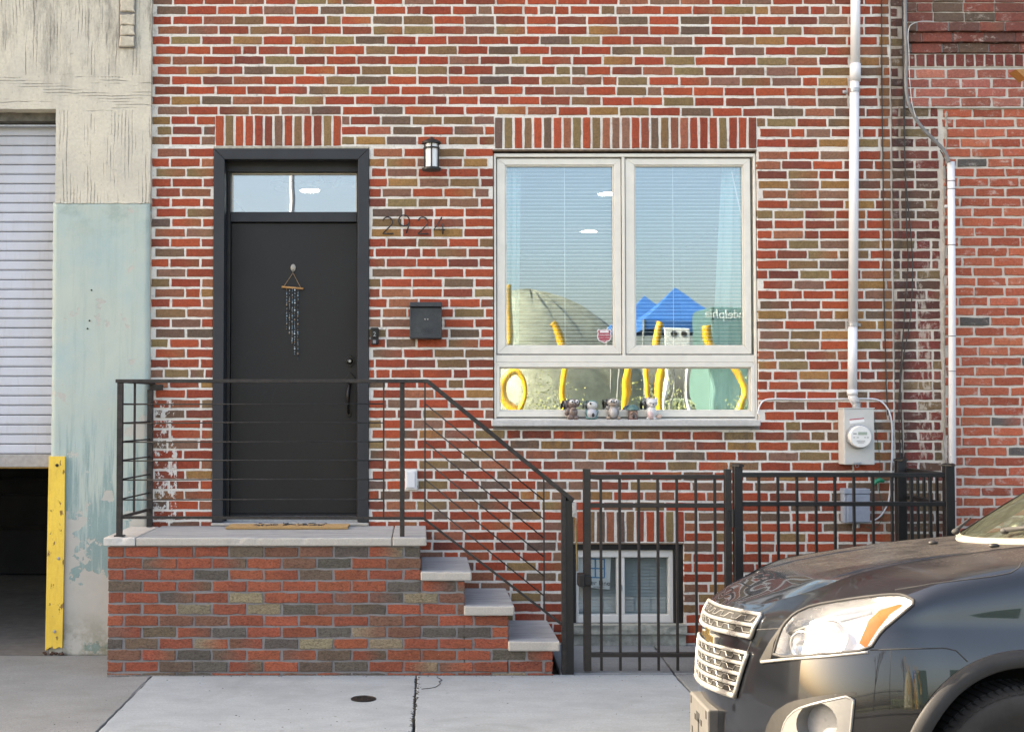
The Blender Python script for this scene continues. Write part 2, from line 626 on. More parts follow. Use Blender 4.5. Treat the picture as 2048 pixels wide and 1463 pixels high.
def dusty_glass():
    n = N('dusty windscreen glass')
    gl = n.node('ShaderNodeBsdfGlossy')
    gl.inputs['Roughness'].default_value = 0.02
    tr = n.node('ShaderNodeBsdfTransparent')
    tr.inputs['Color'].default_value = (0.72, 0.78, 0.68, 1)
    df = n.node('ShaderNodeBsdfDiffuse')
    df.inputs['Color'].default_value = (0.20, 0.22, 0.17, 1)
    m1 = n.node('ShaderNodeMixShader')
    m1.inputs[0].default_value = 0.14
    m2 = n.node('ShaderNodeMixShader')
    st = n.noise(16, 5, 0.7, vec=n.mapped((0.6, 4.0, 1.0), rot=(0, 0, 0.5)))
    n.t.links.new(n.ramp(st, 0.35, 0.75, 0.03, 0.20), m2.inputs[0])
    for a, b in ((tr.outputs[0], m1.inputs[1]), (gl.outputs[0], m1.inputs[2]), (m1.outputs[0], m2.inputs[1]), (df.outputs[0], m2.inputs[2]), (m2.outputs[0], n.out.inputs['Surface'])):
        n.t.links.new(a, b)
    n.t.nodes.remove(n.bs)
    return n.m


M['windshield'] = dusty_glass()
# ------------------------------------------------------------------ ground, road, pavement
def struct(o):
    o['kind'] = 'structure'
    return o


struct(MB().box(-300, 300, -300, 300, -0.60, -0.42).build('ground', M['grass']))
CAMBER = math.sin(R(5.2))
prof_r = [(6.30, -0.10 + (5.28 - 6.30) * CAMBER), (5.28, -0.10), (4.0, -0.10 + 1.28 * CAMBER), (3.0, 0.05), (1.5, 0.075), (-3.2, 0.06)]
rv = [(x, y, z) for x in (-80, 80) for (y, z) in prof_r]
struct(fix_normals(MB().add(rv, [(i, i + 1, i + 7, i + 6) for i in range(5)]).build('road', M['asphalt'])))


def concrete_mat(name, c, speck=0.0, streak=True):
    n = N(name)
    f = n.noise(75, 5, 0.8)
    g = n.noise(3.2, 6, 0.68, vec=n.mapped((1, 1.6, 1)))
    s = n.noise(16, 5, 0.7, vec=n.mapped((0.35, 3.2, 1), rot=(0, 0, 0.05)))
    cc = n.mix(n.ramp(f, 0.3, 0.7), tuple(x * 0.78 for x in c), tuple(x * 1.2 for x in c))
    cc = n.mix(n.ramp(g, 0.40, 0.68, 0, 0.6), cc, tuple(x * 0.70 for x in c))
    if streak:
        cc = n.mix(n.ramp(s, 0.52, 0.70, 0, 0.5), cc, tuple(x * 0.74 for x in c))
    pit = n.ramp(n.noise(60, 3, 0.6), 0.70, 0.735)
    cc = n.mix(n.math('MULTIPLY', pit, 0.55), cc, (0.07, 0.07, 0.068))
    if speck:
        v = n.voro(95)
        cc = n.mix(n.ramp(v, 0.10, 0.34, speck, 0), cc, tuple(x * 0.42 for x in c))
        cc = n.mix(n.ramp(n.voro(70), 0.02, 0.2, speck * 0.7, 0), cc, tuple(min(1, x * 1.6) for x in c))
    gum = n.ramp(n.voro(7.0), 0.07, 0.10, 1, 0)
    gm = n.ramp(n.noise(2.1, 2, 0.5), 0.50, 0.56)
    cc = n.mix(n.math('MULTIPLY', n.math('MULTIPLY', gum, gm), 0.45), cc, tuple(x * 0.5 for x in c))
    blotch = n.ramp(n.noise(1.3, 6, 0.72, 0.8), 0.54, 0.66, 0, 0.38)
    cc = n.mix(blotch, cc, tuple(x * q for x, q in zip(c, (0.62, 0.60, 0.56))))
    crack = n.node('ShaderNodeTexVoronoi', feature='DISTANCE_TO_EDGE')
    crack.inputs['Scale'].default_value = 0.42
    wv = n.node('ShaderNodeVectorMath', operation='ADD')
    nn = n.node('ShaderNodeTexNoise')
    nn.inputs['Scale'].default_value = 3.0
    n.t.links.new(n.pos(), nn.inputs['Vector'])
    n.t.links.new(n.pos(), wv.inputs[0])
    n.t.links.new(nn.outputs['Color'], wv.inputs[1])
    n.t.links.new(wv.outputs[0], crack.inputs['Vector'])
    ck = n.ramp(crack.outputs['Distance'], 0.0, 0.004, 0.0, 0)
    cc = n.mix(ck, cc, (0.06, 0.06, 0.055))
    b = n.bump(f, 0.4, 0.002)
    b = n.bump(s, 0.25, 0.006, b)
    return n.done(cc, 0.9, b)


M['concrete'] = concrete_mat('broomed concrete', (0.252, 0.29, 0.315))
M['concrete_dark'] = concrete_mat('older concrete', (0.185, 0.205, 0.218))
M['concrete_rough'] = concrete_mat('exposed aggregate concrete', (0.175, 0.190, 0.195), 0.7, False)
M['concrete_patch'] = concrete_mat('trowelled concrete patch', (0.225, 0.23, 0.225), 0.15)
M['joint'] = simple('dirt in joints', (0.05, 0.047, 0.042), 0.95, 0.4, 60, 0.6, 0.01)

side = struct(MB().box(-40, 40, 6.16, 8.95, -0.45, -0.03).build('pavement', M['joint']))
# kerb stones along the street
x = -14.0
while x < 14:
    MB().box(x + 0.004, x + 1.996, 6.16, 6.31, -0.40, 0.0).build('kerb_stone', M['concrete_dark'], side, bevel=0.012)
    x += 2.0


def slab(pts, z0s, mat, name='paving_slab', seed=0):
    """slab with slightly broken edges; pts in (x, y), z by callable"""
    rg = random.Random(seed)
    out = []
    n = len(pts)
    for i in range(n):
        a, b = Vector(pts[i]), Vector(pts[(i + 1) % n])
        k = max(1, int((b - a).length / 0.06))
        for j in range(k):
            p = a.lerp(b, j / k)
            jit = 0.0 if j == 0 else 0.0035
            out.append((p.x + rg.uniform(-jit, jit), p.y + rg.uniform(-jit, jit)))
    mb = MB()
    m = len(out)
    vs = [(p[0], p[1], z0s(p[0], p[1]) - 0.03) for p in out] + [(p[0], p[1], z0s(p[0], p[1])) for p in out]
    a = sum(out[i][0] * out[(i + 1) % m][1] - out[(i + 1) % m][0] * out[i][1] for i in range(m))
    fs = [tuple(range(m, 2 * m))] + [(i, (i + 1) % m, (i + 1) % m + m, i + m) for i in range(m)]
    mb.add(vs, fs)
    o = mb.build(name, mat, side, bevel=0.005)
    return fix_normals(o)


flat = lambda x, y: 0.0
JL, JM, JR = -1.632, -0.03, 1.555
# the left field lies a touch lower, so the first stoop course shows its foot
left_z = lambda x, y: -0.012 * min(1, max(0, (JL - x) / 0.5))
slab([(-6.5, 6.312), (JL - 0.006, 6.312), (JL - 0.006, 7.66), (-1.90, 7.66), (-1.90, 8.34), (-6.5, 8.34)], left_z, M['concrete_rough'], seed=1)
slab([(JL + 0.006, 6.312), (JM - 0.012, 6.312), (JM + 0.002, 7.68), (JL + 0.006, 7.66)], flat, M['concrete'], seed=2)
slab([(JM + 0.004, 6.312), (JR - 0.005, 6.312), (JR - 0.005, 7.70), (JM + 0.012, 7.70)], flat, M['concrete'], seed=3)
slab([(JR + 0.007, 6.312), (4.2, 6.312), (4.2, 7.70), (JR + 0.007, 7.70)], flat, M['concrete_rough'], seed=4)
slab([(4.21, 6.312), (9.5, 6.312), (9.5, 8.38), (4.21, 8.38)], flat, M['concrete_dark'], seed=5)
area_z = lambda x, y: 0.006 + 0.042 * (y - 7.70) / 0.70
slab([(0.86, 7.705), (JR - 0.005, 7.705), (JR - 0.005, 8.395), (0.86, 8.395)], area_z, M['concrete_dark'], seed=6)
slab([(JR + 0.007, 7.705), (4.2, 7.705), (4.2, 8.395), (JR + 0.007, 8.395)], area_z, M['concrete_rough'], seed=7)

# trowelled patch running out from the stoop corner over the old slab
pp = [G(18, 1432), (G(80, 1411)), G(150, 1392), G(218, 1364), G(258, 1360), G(296, 1357), G(276, 1379), G(256, 1397), G(180, 1402), G(100, 1413)]
patch_o = MB().slabz([(p.x, p.y) for p in pp], -0.02, -0.004).build('concrete_patch', M['concrete_patch'], side, bevel=0.003)

# crack in the right slab by the stoop foot: a thin dirt-filled line
ck = [G(x, y, 0.0012) for x, y in ((843, 1377), (852, 1376), (862, 1375), (871, 1373), (877, 1369), (881, 1366), (878, 1362), (884, 1359), (880, 1356), (874, 1354))]
MB().tube(ck, 0.0028, 5).build('crack_fill', M['joint'], side)
# weeds and grit in the slab joint
gm = MB()
for i in range(130):
    t = RNG.random()
    px, py = 836 - 14 * t, 1352 + 111 * t
    p = G(px + RNG.uniform(-5, 5), py, 0.0)
    s = RNG.uniform(0.002, 0.008)
    gm.ball((p.x, p.y, -0.004 + s * 0.4), s, s, s * 0.7, 5, 3)
gm.build('joint_grit', M['joint'], side, kind='stuff')
lm = MB()
for i in range(170):
    px, py = RNG.uniform(10, 1390), RNG.uniform(1352, 1463)
    if RNG.random() < 0.45:
        px, py = RNG.uniform(225, 1390), RNG.uniform(1349, 1353)
    p = G(px, py, 0.0)
    s = RNG.uniform(0.001, 0.0032)
    lm.ball((p.x, p.y, s * 0.4), s * RNG.uniform(0.8, 2.2), s, s * 0.6, 5, 3)
lm.build('litter_grit', M['joint'], side, kind='stuff')

# water shut-off cover
c = G(727, 1397)
w = thing('utility_cover', 'small round cast iron utility cover set in the pavement', 'cover', (c.x, c.y, 0))
MB().lathe([(0.070, -0.02), (0.072, 0.004), (0.066, 0.006), (0.064, 0.003)], (c.x, c.y, 0), n=28).build('rim', M['iron'], w, smooth=False)
MB().lathe([(0.058, -0.02), (0.058, 0.004), (0.050, 0.0055)], (c.x, c.y, 0), n=28).build('lid', M['iron'], w)
cr = MB()
for k in range(5):
    a = k * math.pi / 5
    cr.box(c.x - 0.012 + 0.03 * math.cos(a * 2), c.x + 0.012 + 0.03 * math.cos(a * 2), c.y - 0.003 + 0.03 * math.sin(a * 2), c.y + 0.003 + 0.03 * math.sin(a * 2), 0.004, 0.0085)
cr.build('raised_mark', M['iron'], w)

# ------------------------------------------------------------------ brick making
PAL = [(lin(157, 70, 42), 30), (lin(144, 62, 39), 20), (lin(130, 64, 45), 14), (lin(114, 59, 45), 5), (lin(126, 103, 68), 9), (lin(146, 106, 62), 6),
       (lin(120, 92, 63), 6), (lin(106, 83, 66), 7), (lin(124, 89, 72), 9), (lin(98, 78, 66), 4), (lin(142, 86, 62), 9)]
PAL_ALT = [(lin(166, 86, 62), 40), (lin(154, 76, 54), 28), (lin(170, 94, 68), 18), (lin(88, 82, 78), 4)]
PAL_DARK = [(lin(108, 50, 42), 34), (lin(90, 66, 54), 16), (lin(112, 92, 66), 14), (lin(84, 48, 42), 20), (lin(120, 66, 54), 12)]
PAL_PINK = [(lin(158, 92, 78), 40), (lin(150, 84, 70), 40), (lin(168, 104, 90), 20)]
PAL_TOP = [(lin(112, 62, 52), 34), (lin(96, 64, 54), 26), (lin(124, 66, 54), 20), (lin(92, 74, 60), 12)]
PAL_STOOP = [(lin(156, 83, 58), 34), (lin(142, 76, 55), 26), (lin(124, 86, 68), 15), (lin(108, 90, 74), 9), (lin(94, 86, 77), 9), (lin(140, 126, 100), 6)]


def pick(pal, rg):
    t = rg.uniform(0, sum(w for _, w in pal))
    for c, w in pal:
        t -= w
        if t <= 0:
            break
    k = rg.uniform(0.86, 1.14)
    return tuple(min(1, x * k * rg.uniform(0.95, 1.05)) for x in c)


LAST = [None]


def brick_geo(mb, x0, x1, z0, z1, yf, rg, c, c2=None, jit=0.0019, depth=0.03, inset=0.0028):
    """one brick: ragged outline, chamfered face, its own small tilt"""
    L, Hh = x1 - x0, z1 - z0
    pts = []
    nx = 4 if L > 0.08 else 2
    nz = 4 if Hh > 0.08 else 2

    def ed(a, b, k):
        for j in range(k):
            t = j / k
            pts.append((a[0] + (b[0] - a[0]) * t, a[1] + (b[1] - a[1]) * t))
    ed((x0, z0), (x1, z0), nx)
    ed((x1, z0), (x1, z1), nz)
    ed((x1, z1), (x0, z1), nx)
    ed((x0, z1), (x0, z0), nz)
    pts = [(p[0] + rg.uniform(-jit, jit), p[1] + rg.uniform(-jit, jit)) for p in pts]
    cx, cz = (x0 + x1) / 2, (z0 + z1) / 2
    tx, tz, off = rg.uniform(-0.006, 0.006), rg.uniform(-0.02, 0.02), rg.uniform(-0.0016, 0.0016)
    n = len(pts)
    yy = lambda p: yf + off + (p[0] - cx) * tx + (p[1] - cz) * tz
    sx, sz = max(0.3, 1 - 2 * inset / L), max(0.3, 1 - 2 * inset / Hh)
    a = [(cx + (p[0] - cx) * sx, yy(p), cz + (p[1] - cz) * sz) for p in pts]
    b = [(p[0], yy(p) + inset, p[1]) for p in pts]
    d = [(p[0], yf + depth, p[1]) for p in pts]
    fs = [tuple(range(n))]
    for o in (0, n):
        fs += [(o + i, o + n + i, o + n + (i + 1) % n, o + (i + 1) % n) for i in range(n)]
    base = len(mb.v)
    mb.cur = c
    mb.add(a + b + d, fs)
    if c2 is not None:
        for i in range(base, len(mb.v)):
            t = min(1, max(0, ((mb.v[i][0] - x0) / L - 0.3) / 0.5)) if L > Hh else min(1, max(0, ((mb.v[i][2] - z0) / Hh - 0.3) / 0.5))
            mb.c[i] = tuple(c[q] * (1 - t) + c2[q] * t for q in range(3))
    mb.cur = None


class Wall:
    """gathers brick rectangles, then makes the 300 that show largest into objects and the rest one part"""

    def __init__(self):
        self.items = []

    def put(self, x0, x1, z0, z1, y, c, c2=None, jit=0.0019, hidden=False, depth=0.03):
        if x1 - x0 < 0.012 or z1 - z0 < 0.012:
            return
        self.items.append((x0, x1, z0, z1, y, c, c2, jit, hidden, depth))

    def emit(self, parent, mat, rg, limit=300):
        def score(it):
            x0, x1, z0, z1, y = it[:5]
            a = topx((x0, y, z0))
            b = topx((x1, y, z1))
            w = min(b[0], 2048) - max(a[0], 0)
            h = min(a[1], 1463) - max(b[1], 0)
            if w <= 0 or h <= 0 or it[8]:
                return -1
            if (a[0] + b[0]) / 2 > 1390 and (a[1] + b[1]) / 2 > 1060:
                return 0.01
            d = math.hypot((a[0] + b[0]) / 2 - 1000, (a[1] + b[1]) / 2 - 640)
            return w * h - d * 0.02
        order = sorted(self.items, key=score, reverse=True)
        rest = MB()
        k = 0
        for it in order:
            x0, x1, z0, z1, y, c, c2, jit, hid, dep = it
            if k < limit and score(it) > 20:
                mb = MB()
                brick_geo(mb, x0, x1, z0, z1, y, rg, c, c2, jit, dep)
                mb.build('brick', mat, parent)
                k += 1
            else:
                brick_geo(rest, x0, x1, z0, z1, y, rg, c, c2, jit, dep)
        if rest.v:
            rest.build('brick_field', mat, parent, kind='stuff')


def free_spans(x0, x1, z0, z1, holes):
    """the part of a course left free by the openings; a small overlap trims the height instead"""
    spans = [(x0, x1)]
    for (a, b, c, d) in holes:
        ov = min(z1, d) - max(z0, c)
        if ov <= 0.42 * (z1 - z0):
            continue
        nxt = []
        for (s, e) in spans:
            if b <= s or a >= e:
                nxt.append((s, e))
            else:
                if a > s:
                    nxt.append((s, a))
                if b < e:
                    nxt.append((b, e))
        spans = nxt
    return spans


def trim_z(xa, xb, z0, z1, holes):
    for (a, b, c, d) in holes:
        if xb <= a + 0.005 or xa >= b - 0.005:
            continue
        ov = min(z1, d) - max(z0, c)
        if 0 < ov <= 0.42 * (z1 - z0):
            if d < z1 and d > z0:
                z0 = d
            elif c > z0:
                z1 = c
    return z0, z1


def lay_course(wall, x0, x1, z0, z1, y, pal, rg, holes, pitch, joint, shift, jit=0.0019, headers=0.07, two=0.34, dz=None, hidden=None, depth=0.03):
    x = x0 - pitch + shift
    while x < x1:
        L = pitch
        if rg.random() < headers:
            L = pitch * rg.choice((0.5, 0.5, 0.82))
        xa, xb = x + joint / 2 + rg.uniform(-0.002, 0.002), x + L - joint / 2 + rg.uniform(-0.002, 0.002)
        x += L
        c = pick(pal, rg)
        for _ in range(2):                      # bricklayers spread the colours: fewer equal neighbours
            if LAST[0] is not None and sum(abs(c[q] - LAST[0][q]) for q in range(3)) < 0.03:
                c = pick(pal, rg)
        LAST[0] = c
        c2 = pick(pal, rg) if rg.random() < two else None
        if c2:
            c2 = tuple(0.5 * (c[q] + c2[q]) for q in range(3))
        off = dz((xa + xb) / 2) if dz else 0.0
        za, zb = z0 + off + rg.uniform(-0.0012, 0.0012), z1 + off + rg.uniform(-0.0012, 0.0012)
        for (s, e) in free_spans(max(xa, x0), min(xb, x1), za, zb, holes):
            if e - s < 0.025:
                continue
            t0, t1 = trim_z(s, e, za, zb, holes)
            wall.put(s, e, t0, t1, y, c, c2, jit, hidden(s, e, t0, t1) if hidden else False, depth)


def soldiers(wall, x0, x1, z0, z1, y, n, pal, rg):
    w = (x1 - x0) / n
    for i in range(n):
        c = pick(pal, rg)
        while LAST[0] is not None and sum(abs(c[q] - LAST[0][q]) for q in range(3)) < 0.05:
            c = pick(pal, rg)
        LAST[0] = c
        wall.put(x0 + i * w + 0.008 + rg.uniform(-0.0015, 0.0015), x0 + (i + 1) * w - 0.008 + rg.uniform(-0.0015, 0.0015), z0 + 0.006, z1 - 0.006, y, c, None, 0.0018)


# ------------------------------------------------------------------ the brick house
house = thing('brick_house', 'mottled red and brown brick rowhouse with white mortar and black door', 'house', (PX(1030), YW, 0))
TOPZ = 6.6
hx0, hx1 = PX(300.5), PX(1789)
DOOR = (PX(425), PX(738), PZ(1052), PZ(293))
WIN = (PX(986.5), PX(1517.5), PZ(853), PZ(298.5))
BAS = (PX(1129), PX(1366), PZ(1247), PZ(1085))
SD = (PX(427), PX(683), PZ(293), PZ(230))
SW = (PX(989), PX(1519), PZ(298), PZ(233.5))
SB = (PX(1131), PX(1368), PZ(1085), PZ(1021))
BSILL = (PX(1127), PX(1368), PZ(1288), PZ(1246))
YM = YW + 0.0042          # mortar face


def wall_with_holes(x0, x1, z0, z1, y0, y1, holes):
    """solid wall slab with real openings"""
    xs = sorted({x0, x1, *[h[0] for h in holes], *[h[1] for h in holes]})
    zs = sorted({z0, z1, *[h[2] for h in holes], *[h[3] for h in holes]})
    xs = [x for x in xs if x0 <= x <= x1]
    zs = [z for z in zs if z0 <= z <= z1]
    inside = lambda i, k: any(h[0] - 1e-6 <= xs[i] and xs[i + 1] <= h[1] + 1e-6 and h[2] - 1e-6 <= zs[k] and zs[k + 1] <= h[3] + 1e-6 for h in holes)
    mb = MB()
    solid = {(i, k) for i in range(len(xs) - 1) for k in range(len(zs) - 1) if not inside(i, k)}
    for (i, k) in solid:
        a, b, c, d = xs[i], xs[i + 1], zs[k], zs[k + 1]
        mb.add([(a, y0, c), (b, y0, c), (b, y0, d), (a, y0, d)], [(0, 1, 2, 3)])
        mb.add([(a, y1, c), (b, y1, c), (b, y1, d), (a, y1, d)], [(3, 2, 1, 0)])
        if (i - 1, k) not in solid: mb.add([(a, y0, c), (a, y1, c), (a, y1, d), (a, y0, d)], [(3, 2, 1, 0)])
        if (i + 1, k) not in solid: mb.add([(b, y0, c), (b, y1, c), (b, y1, d), (b, y0, d)], [(0, 1, 2, 3)])
        if (i, k - 1) not in solid: mb.add([(a, y0, c), (b, y0, c), (b, y1, c), (a, y1, c)], [(3, 2, 1, 0)])
        if (i, k + 1) not in solid: mb.add([(a, y0, d), (b, y0, d), (b, y1, d), (a, y1, d)], [(0, 1, 2, 3)])
    return mb


wall_o = wall_with_holes(hx0, hx1, -0.3, TOPZ, YM, YW + 0.30, [DOOR, WIN, BAS]).build('wall', M['mortar'], house)

HB = 0.0522                     # brick height
zA0 = PZ(12.9)
pA = (PZ(12.9) - PZ(273.4)) / 13
zB0 = PZ(297.4)
pB = (PZ(297.4) - PZ(1042.8)) / 37
rows = [(zA0 - k * pA, k) for k in range(-32, 14)] + [(zB0 - k * pB, 14 + k) for k in range(0, 60)]
holes = [DOOR, WIN, BAS, SD, SW, SB, BSILL]
W = Wall()
rg = random.Random(5)
land_z = PZ(1048)
hid = lambda s, e, a, b: b < land_z and e < PX(840)
for zt, k in rows:
    if zt < 0.0:
        break
    if zt > TOPZ - 0.02:
        continue

    def dz(x, k=k):
        t = min(1, max(0, (x - PX(1000)) / (PX(1530) - PX(1000))))
        return -t * (0.0185 * max(0, min(k, 14)) / 14 if k < 14 else 0.0125 + 0.006 * max(0, 18 - k) / 4 * (k < 18))
    sh = (0.5 if k % 2 else 0.0) * 0.2085 + rg.uniform(-0.010, 0.010) + 0.02
    lay_course(W, hx0 + 0.003, PX(1786), zt - HB, zt, YW, PAL, rg, holes, 0.2085, 0.0145, sh, headers=0.05 if k % 6 else 0.30, two=0.34, dz=dz, hidden=hid)
soldiers(W, SD[0], SD[1], SD[2], SD[3], YW, 13, PAL, rg)
soldiers(W, SW[0], SW[1], SW[2], SW[3], YW, 27, PAL, rg)
soldiers(W, SB[0], SB[1], SB[2], SB[3], YW, 12, PAL, rg)
W.emit(wall_o, M['brick'], rg)
# rusty steel lintels that carry the soldier courses
M['rust_steel'] = simple('rust stained lintel steel', (0.16, 0.11, 0.07), 0.8, 0.5, 30, 0.4, 0.003)
M['cream_flake'] = simple('flaking cream caulk', (0.42, 0.39, 0.31), 0.8, 0.35, 40, 0.4, 0.003)
MB().box(DOOR[0] + 0.004, DOOR[1] - 0.004, YW + 0.002, YW + 0.1, DOOR[3] - 0.014, DOOR[3] - 0.001).build('lintel', M['cream_flake'], house, bevel=0.002)
MB().box(WIN[0] + 0.003, WIN[1] - 0.003, YW - 0.001, YW + 0.1, WIN[3] - 0.012, WIN[3] - 0.001).build('lintel', M['rust_steel'], house, bevel=0.002)
MB().box(BAS[0] + 0.003, BAS[1] - 0.003, YW + 0.001, YW + 0.1, BAS[3] - 0.010, BAS[3] - 0.001).build('lintel', M['rust_steel'], house, bevel=0.002)
# roof slab and side walls that close the house
MB().box(hx0, hx1, YW + 0.30, 14.5, TOPZ - 0.3, TOPZ - 0.003).build('roof', M['asphalt'], house)
MB().box(hx0 + 0.002, hx0 + 0.2, YW + 0.302, 14.5, -0.3, TOPZ - 0.302).build('party_wall', M['dark_room'], house)
MB().box(hx1 - 0.2, hx1 - 0.002, YW + 0.302, 14.5, -0.3, TOPZ - 0.302).build('party_wall', M['dark_room'], house)
MB().box(hx0 + 0.202, hx1 - 0.202, 14.3, 14.5, -0.3, TOPZ - 0.302).build('back_wall', M['dark_room'], house)
FLZ = PZ(1046)
MB().box(hx0 + 0.202, hx1 - 0.202, YW + 0.303, 14.298, FLZ - 0.25, FLZ - 0.01).build('floor', M['garage_floor'], house)
MB().box(hx0 + 0.202, hx1 - 0.202, YW + 0.303, 14.298, 3.42, 3.6).build('ceiling', M['ceiling_white'], house)

# ------------------------------------------------------------------ entrance door
yd = YW + 0.17
la, lb = PX(458, yd), PX(716.5, yd)
zlt, zlb = PZ(446, yd), PZ(1030, yd)
door = MB().box(la + 0.0115, lb - 0.0115, yd, yd + 0.045, zlb + 0.012, zlt).build('door', M['door_paint'], house, bevel=0.003, label='dark grey flush front door with glazed transom')
a, b = PX(425.5), PX(737.5)
zt, zb = PZ(297.5), PZ(1043)
# outer casing, mitred
cw = 0.074
yc0, yc1 = YW - 0.012, YW + 0.06
for nm, pts in (('casing', [(a, zb), (a + cw, zb), (a + cw, zt - cw), (a, zt)]), ('casing', [(b - cw, zb), (b, zb), (b, zt), (b - cw, zt - cw)]),
                ('casing', [(a + 0.001, zt), (a + cw + 0.001, zt - cw - 0.0), (b - cw - 0.001, zt - cw), (b - 0.001, zt)])):
    MB().prism(pts, yc0, yc1).build(nm, M['black_paint'], door, bevel=0.003)
# jambs and stops stepping back to the leaf
ztr0, ztr1 = PZ(425, yd), PZ(345, yd)
for (x0, x1) in ((a + 0.05, la - 0.012), (lb + 0.012, b - 0.05)):
    MB().box(x0, x1, yc1 + 0.001, yd + 0.08, zb - 0.02, zt - 0.05).build('jamb', M['black_paint'], door, bevel=0.003)
for (x0, x1) in ((la - 0.0125, la + 0.010), (lb - 0.010, lb + 0.0125)):
    MB().box(x0, x1, yd - 0.040, yd + 0.079, zb - 0.01, ztr1 + 0.02).build('door_stop', M['iron'], door, bevel=0.003)
MB().box(la - 0.012, lb + 0.012, yd - 0.055, yd + 0.079, ztr1 - 0.004, zt - 0.05).build('head_jamb', M['black_paint'], door, bevel=0.003)
MB().box(la + 0.011, lb - 0.011, yd - 0.030, yd + 0.06, zlt + 0.004, ztr0).build('transom_bar', M['black_paint'], door, bevel=0.003)
MB().box(la + 0.0105, lb - 0.0105, yd + 0.018, yd + 0.024, ztr0 + 0.001, ztr1 - 0.004).build('transom_glass', M['glass_transom'], door)
for (x0, x1, z0, z1) in ((la + 0.011, la + 0.018, ztr0 + 0.001, ztr1 - 0.005), (lb - 0.018, lb - 0.011, ztr0 + 0.001, ztr1 - 0.005), (la + 0.0185, lb - 0.0185, ztr1 - 0.013, ztr1 - 0.0045)):
    MB().box(x0, x1, yd + 0.006, yd + 0.0175, z0, z1).build('glazing_bead', M['vinyl'], door)
MB().box(la + 0.012, lb - 0.012, yd - 0.012, yd + 0.043, zlb - 0.002, zlb + 0.010).build('door_sweep', M['iron'], door, bevel=0.002)
MB().box(la - 0.002, lb + 0.002, yd - 0.075, yd + 0.07, land_z - 0.002, zlb - 0.003).build('threshold', M['galv'], door, bevel=0.003)
# deadbolt and handle set
hw = simple('oil rubbed bronze', (0.018, 0.017, 0.017), 0.3, 0.3, 50, 0.1, 0.001, 0.6)


def plate(cx, cz, w, h, y):
    return [(cx + w * s * (1 + 0.12 * math.cos(4 * t)) * math.cos(t), cz + h * (1 + 0.1 * math.cos(4 * t)) * math.sin(t)) for s in (1,) for t in [2 * math.pi * k / 24 for k in range(24)]]


c = P(700, 722, yd)
MB().prism(plate(c.x, c.z, 0.031, 0.040, yd), yd - 0.010, yd - 0.0005).build('deadbolt_plate', hw, door, bevel=0.003)
MB().lathe([(0.023, -0.011), (0.021, -0.022), (0.016, -0.026)][::-1], (c.x, yd, c.z), 'y', 20).build('deadbolt', hw, door, smooth=True)
MB().lathe([(0.009, -0.030), (0.010, -0.027), (0.010, -0.026)], (c.x, yd, c.z), 'y', 16).build('lock_cylinder', M['chrome'], door)
c = P(700.5, 757, yd)
MB().prism(plate(c.x, c.z, 0.031, 0.038, yd), yd - 0.012, yd - 0.0005).build('handle_plate', hw, door, bevel=0.003)
h0, h1, h2 = P(699.5, 768, yd), P(697, 800, yd), P(697.5, 826, yd)
MB().tube([(h0.x, yd - 0.012, h0.z), (h0.x - 0.001, yd - 0.05, h0.z - 0.012), (h1.x, yd - 0.062, h1.z + 0.03), (h1.x, yd - 0.06, h1.z), (h2.x, yd - 0.045, h2.z + 0.02), (h2.x, yd - 0.012, h2.z)],
          [0.013, 0.013, 0.015, 0.012, 0.008, 0.008], 12).build('handle_grip', hw, door, smooth=True)
MB().prism([(h2.x - 0.018, h2.z + 0.012), (h2.x, h2.z + 0.022), (h2.x + 0.018, h2.z + 0.012), (h2.x + 0.018, h2.z - 0.014), (h2.x, h2.z - 0.03), (h2.x - 0.018, h2.z - 0.014)], yd - 0.009, yd - 0.0005).build('handle_foot', hw, door, bevel=0.002)
MB().box(c.x - 0.014, c.x + 0.014, yd - 0.045, yd - 0.012, c.z - 0.012, c.z - 0.002).build('thumb_latch', hw, door, bevel=0.003)

# ------------------------------------------------------------------ big front window
YG = YW + 0.06


def frame_ring(nm, ox0, ox1, oz0, oz1, ix0, ix1, iz0, iz1, y0, y1, parent, mat, bev=0.003):
    """four mitred members"""
    out = []
    for pts in ([(ox0, oz0), (ix0, iz0), (ix0, iz1), (ox0, oz1)], [(ox1, oz0), (ix1, iz0), (ix1, iz1), (ox1, oz1)],
                [(ox0, oz0), (ox1, oz0), (ix1, iz0), (ix0, iz0)], [(ox0, oz1), (ox1, oz1), (ix1, iz1), (ix0, iz1)]):
        out.append(MB().prism(pts, y0, y1).build(nm, mat, parent, bevel=bev))
    return out


def frame_part(nm, ox0, ox1, oz0, oz1, ix0, ix1, iz0, iz1, y0, y1, mat, label):
    mb = MB()
    for pts in ([(ox0, oz0), (ix0, iz0), (ix0, iz1), (ox0, oz1)], [(ox1, oz0), (ix1, iz0), (ix1, iz1), (ox1, oz1)],
                [(ox0, oz0), (ox1, oz0), (ix1, iz0), (ix0, iz0)], [(ox0, oz1), (ox1, oz1), (ix1, iz1), (ix0, iz1)]):
        mb.prism(pts, y0, y1)
    return mb.build(nm, mat, house, bevel=0.003, label=label)


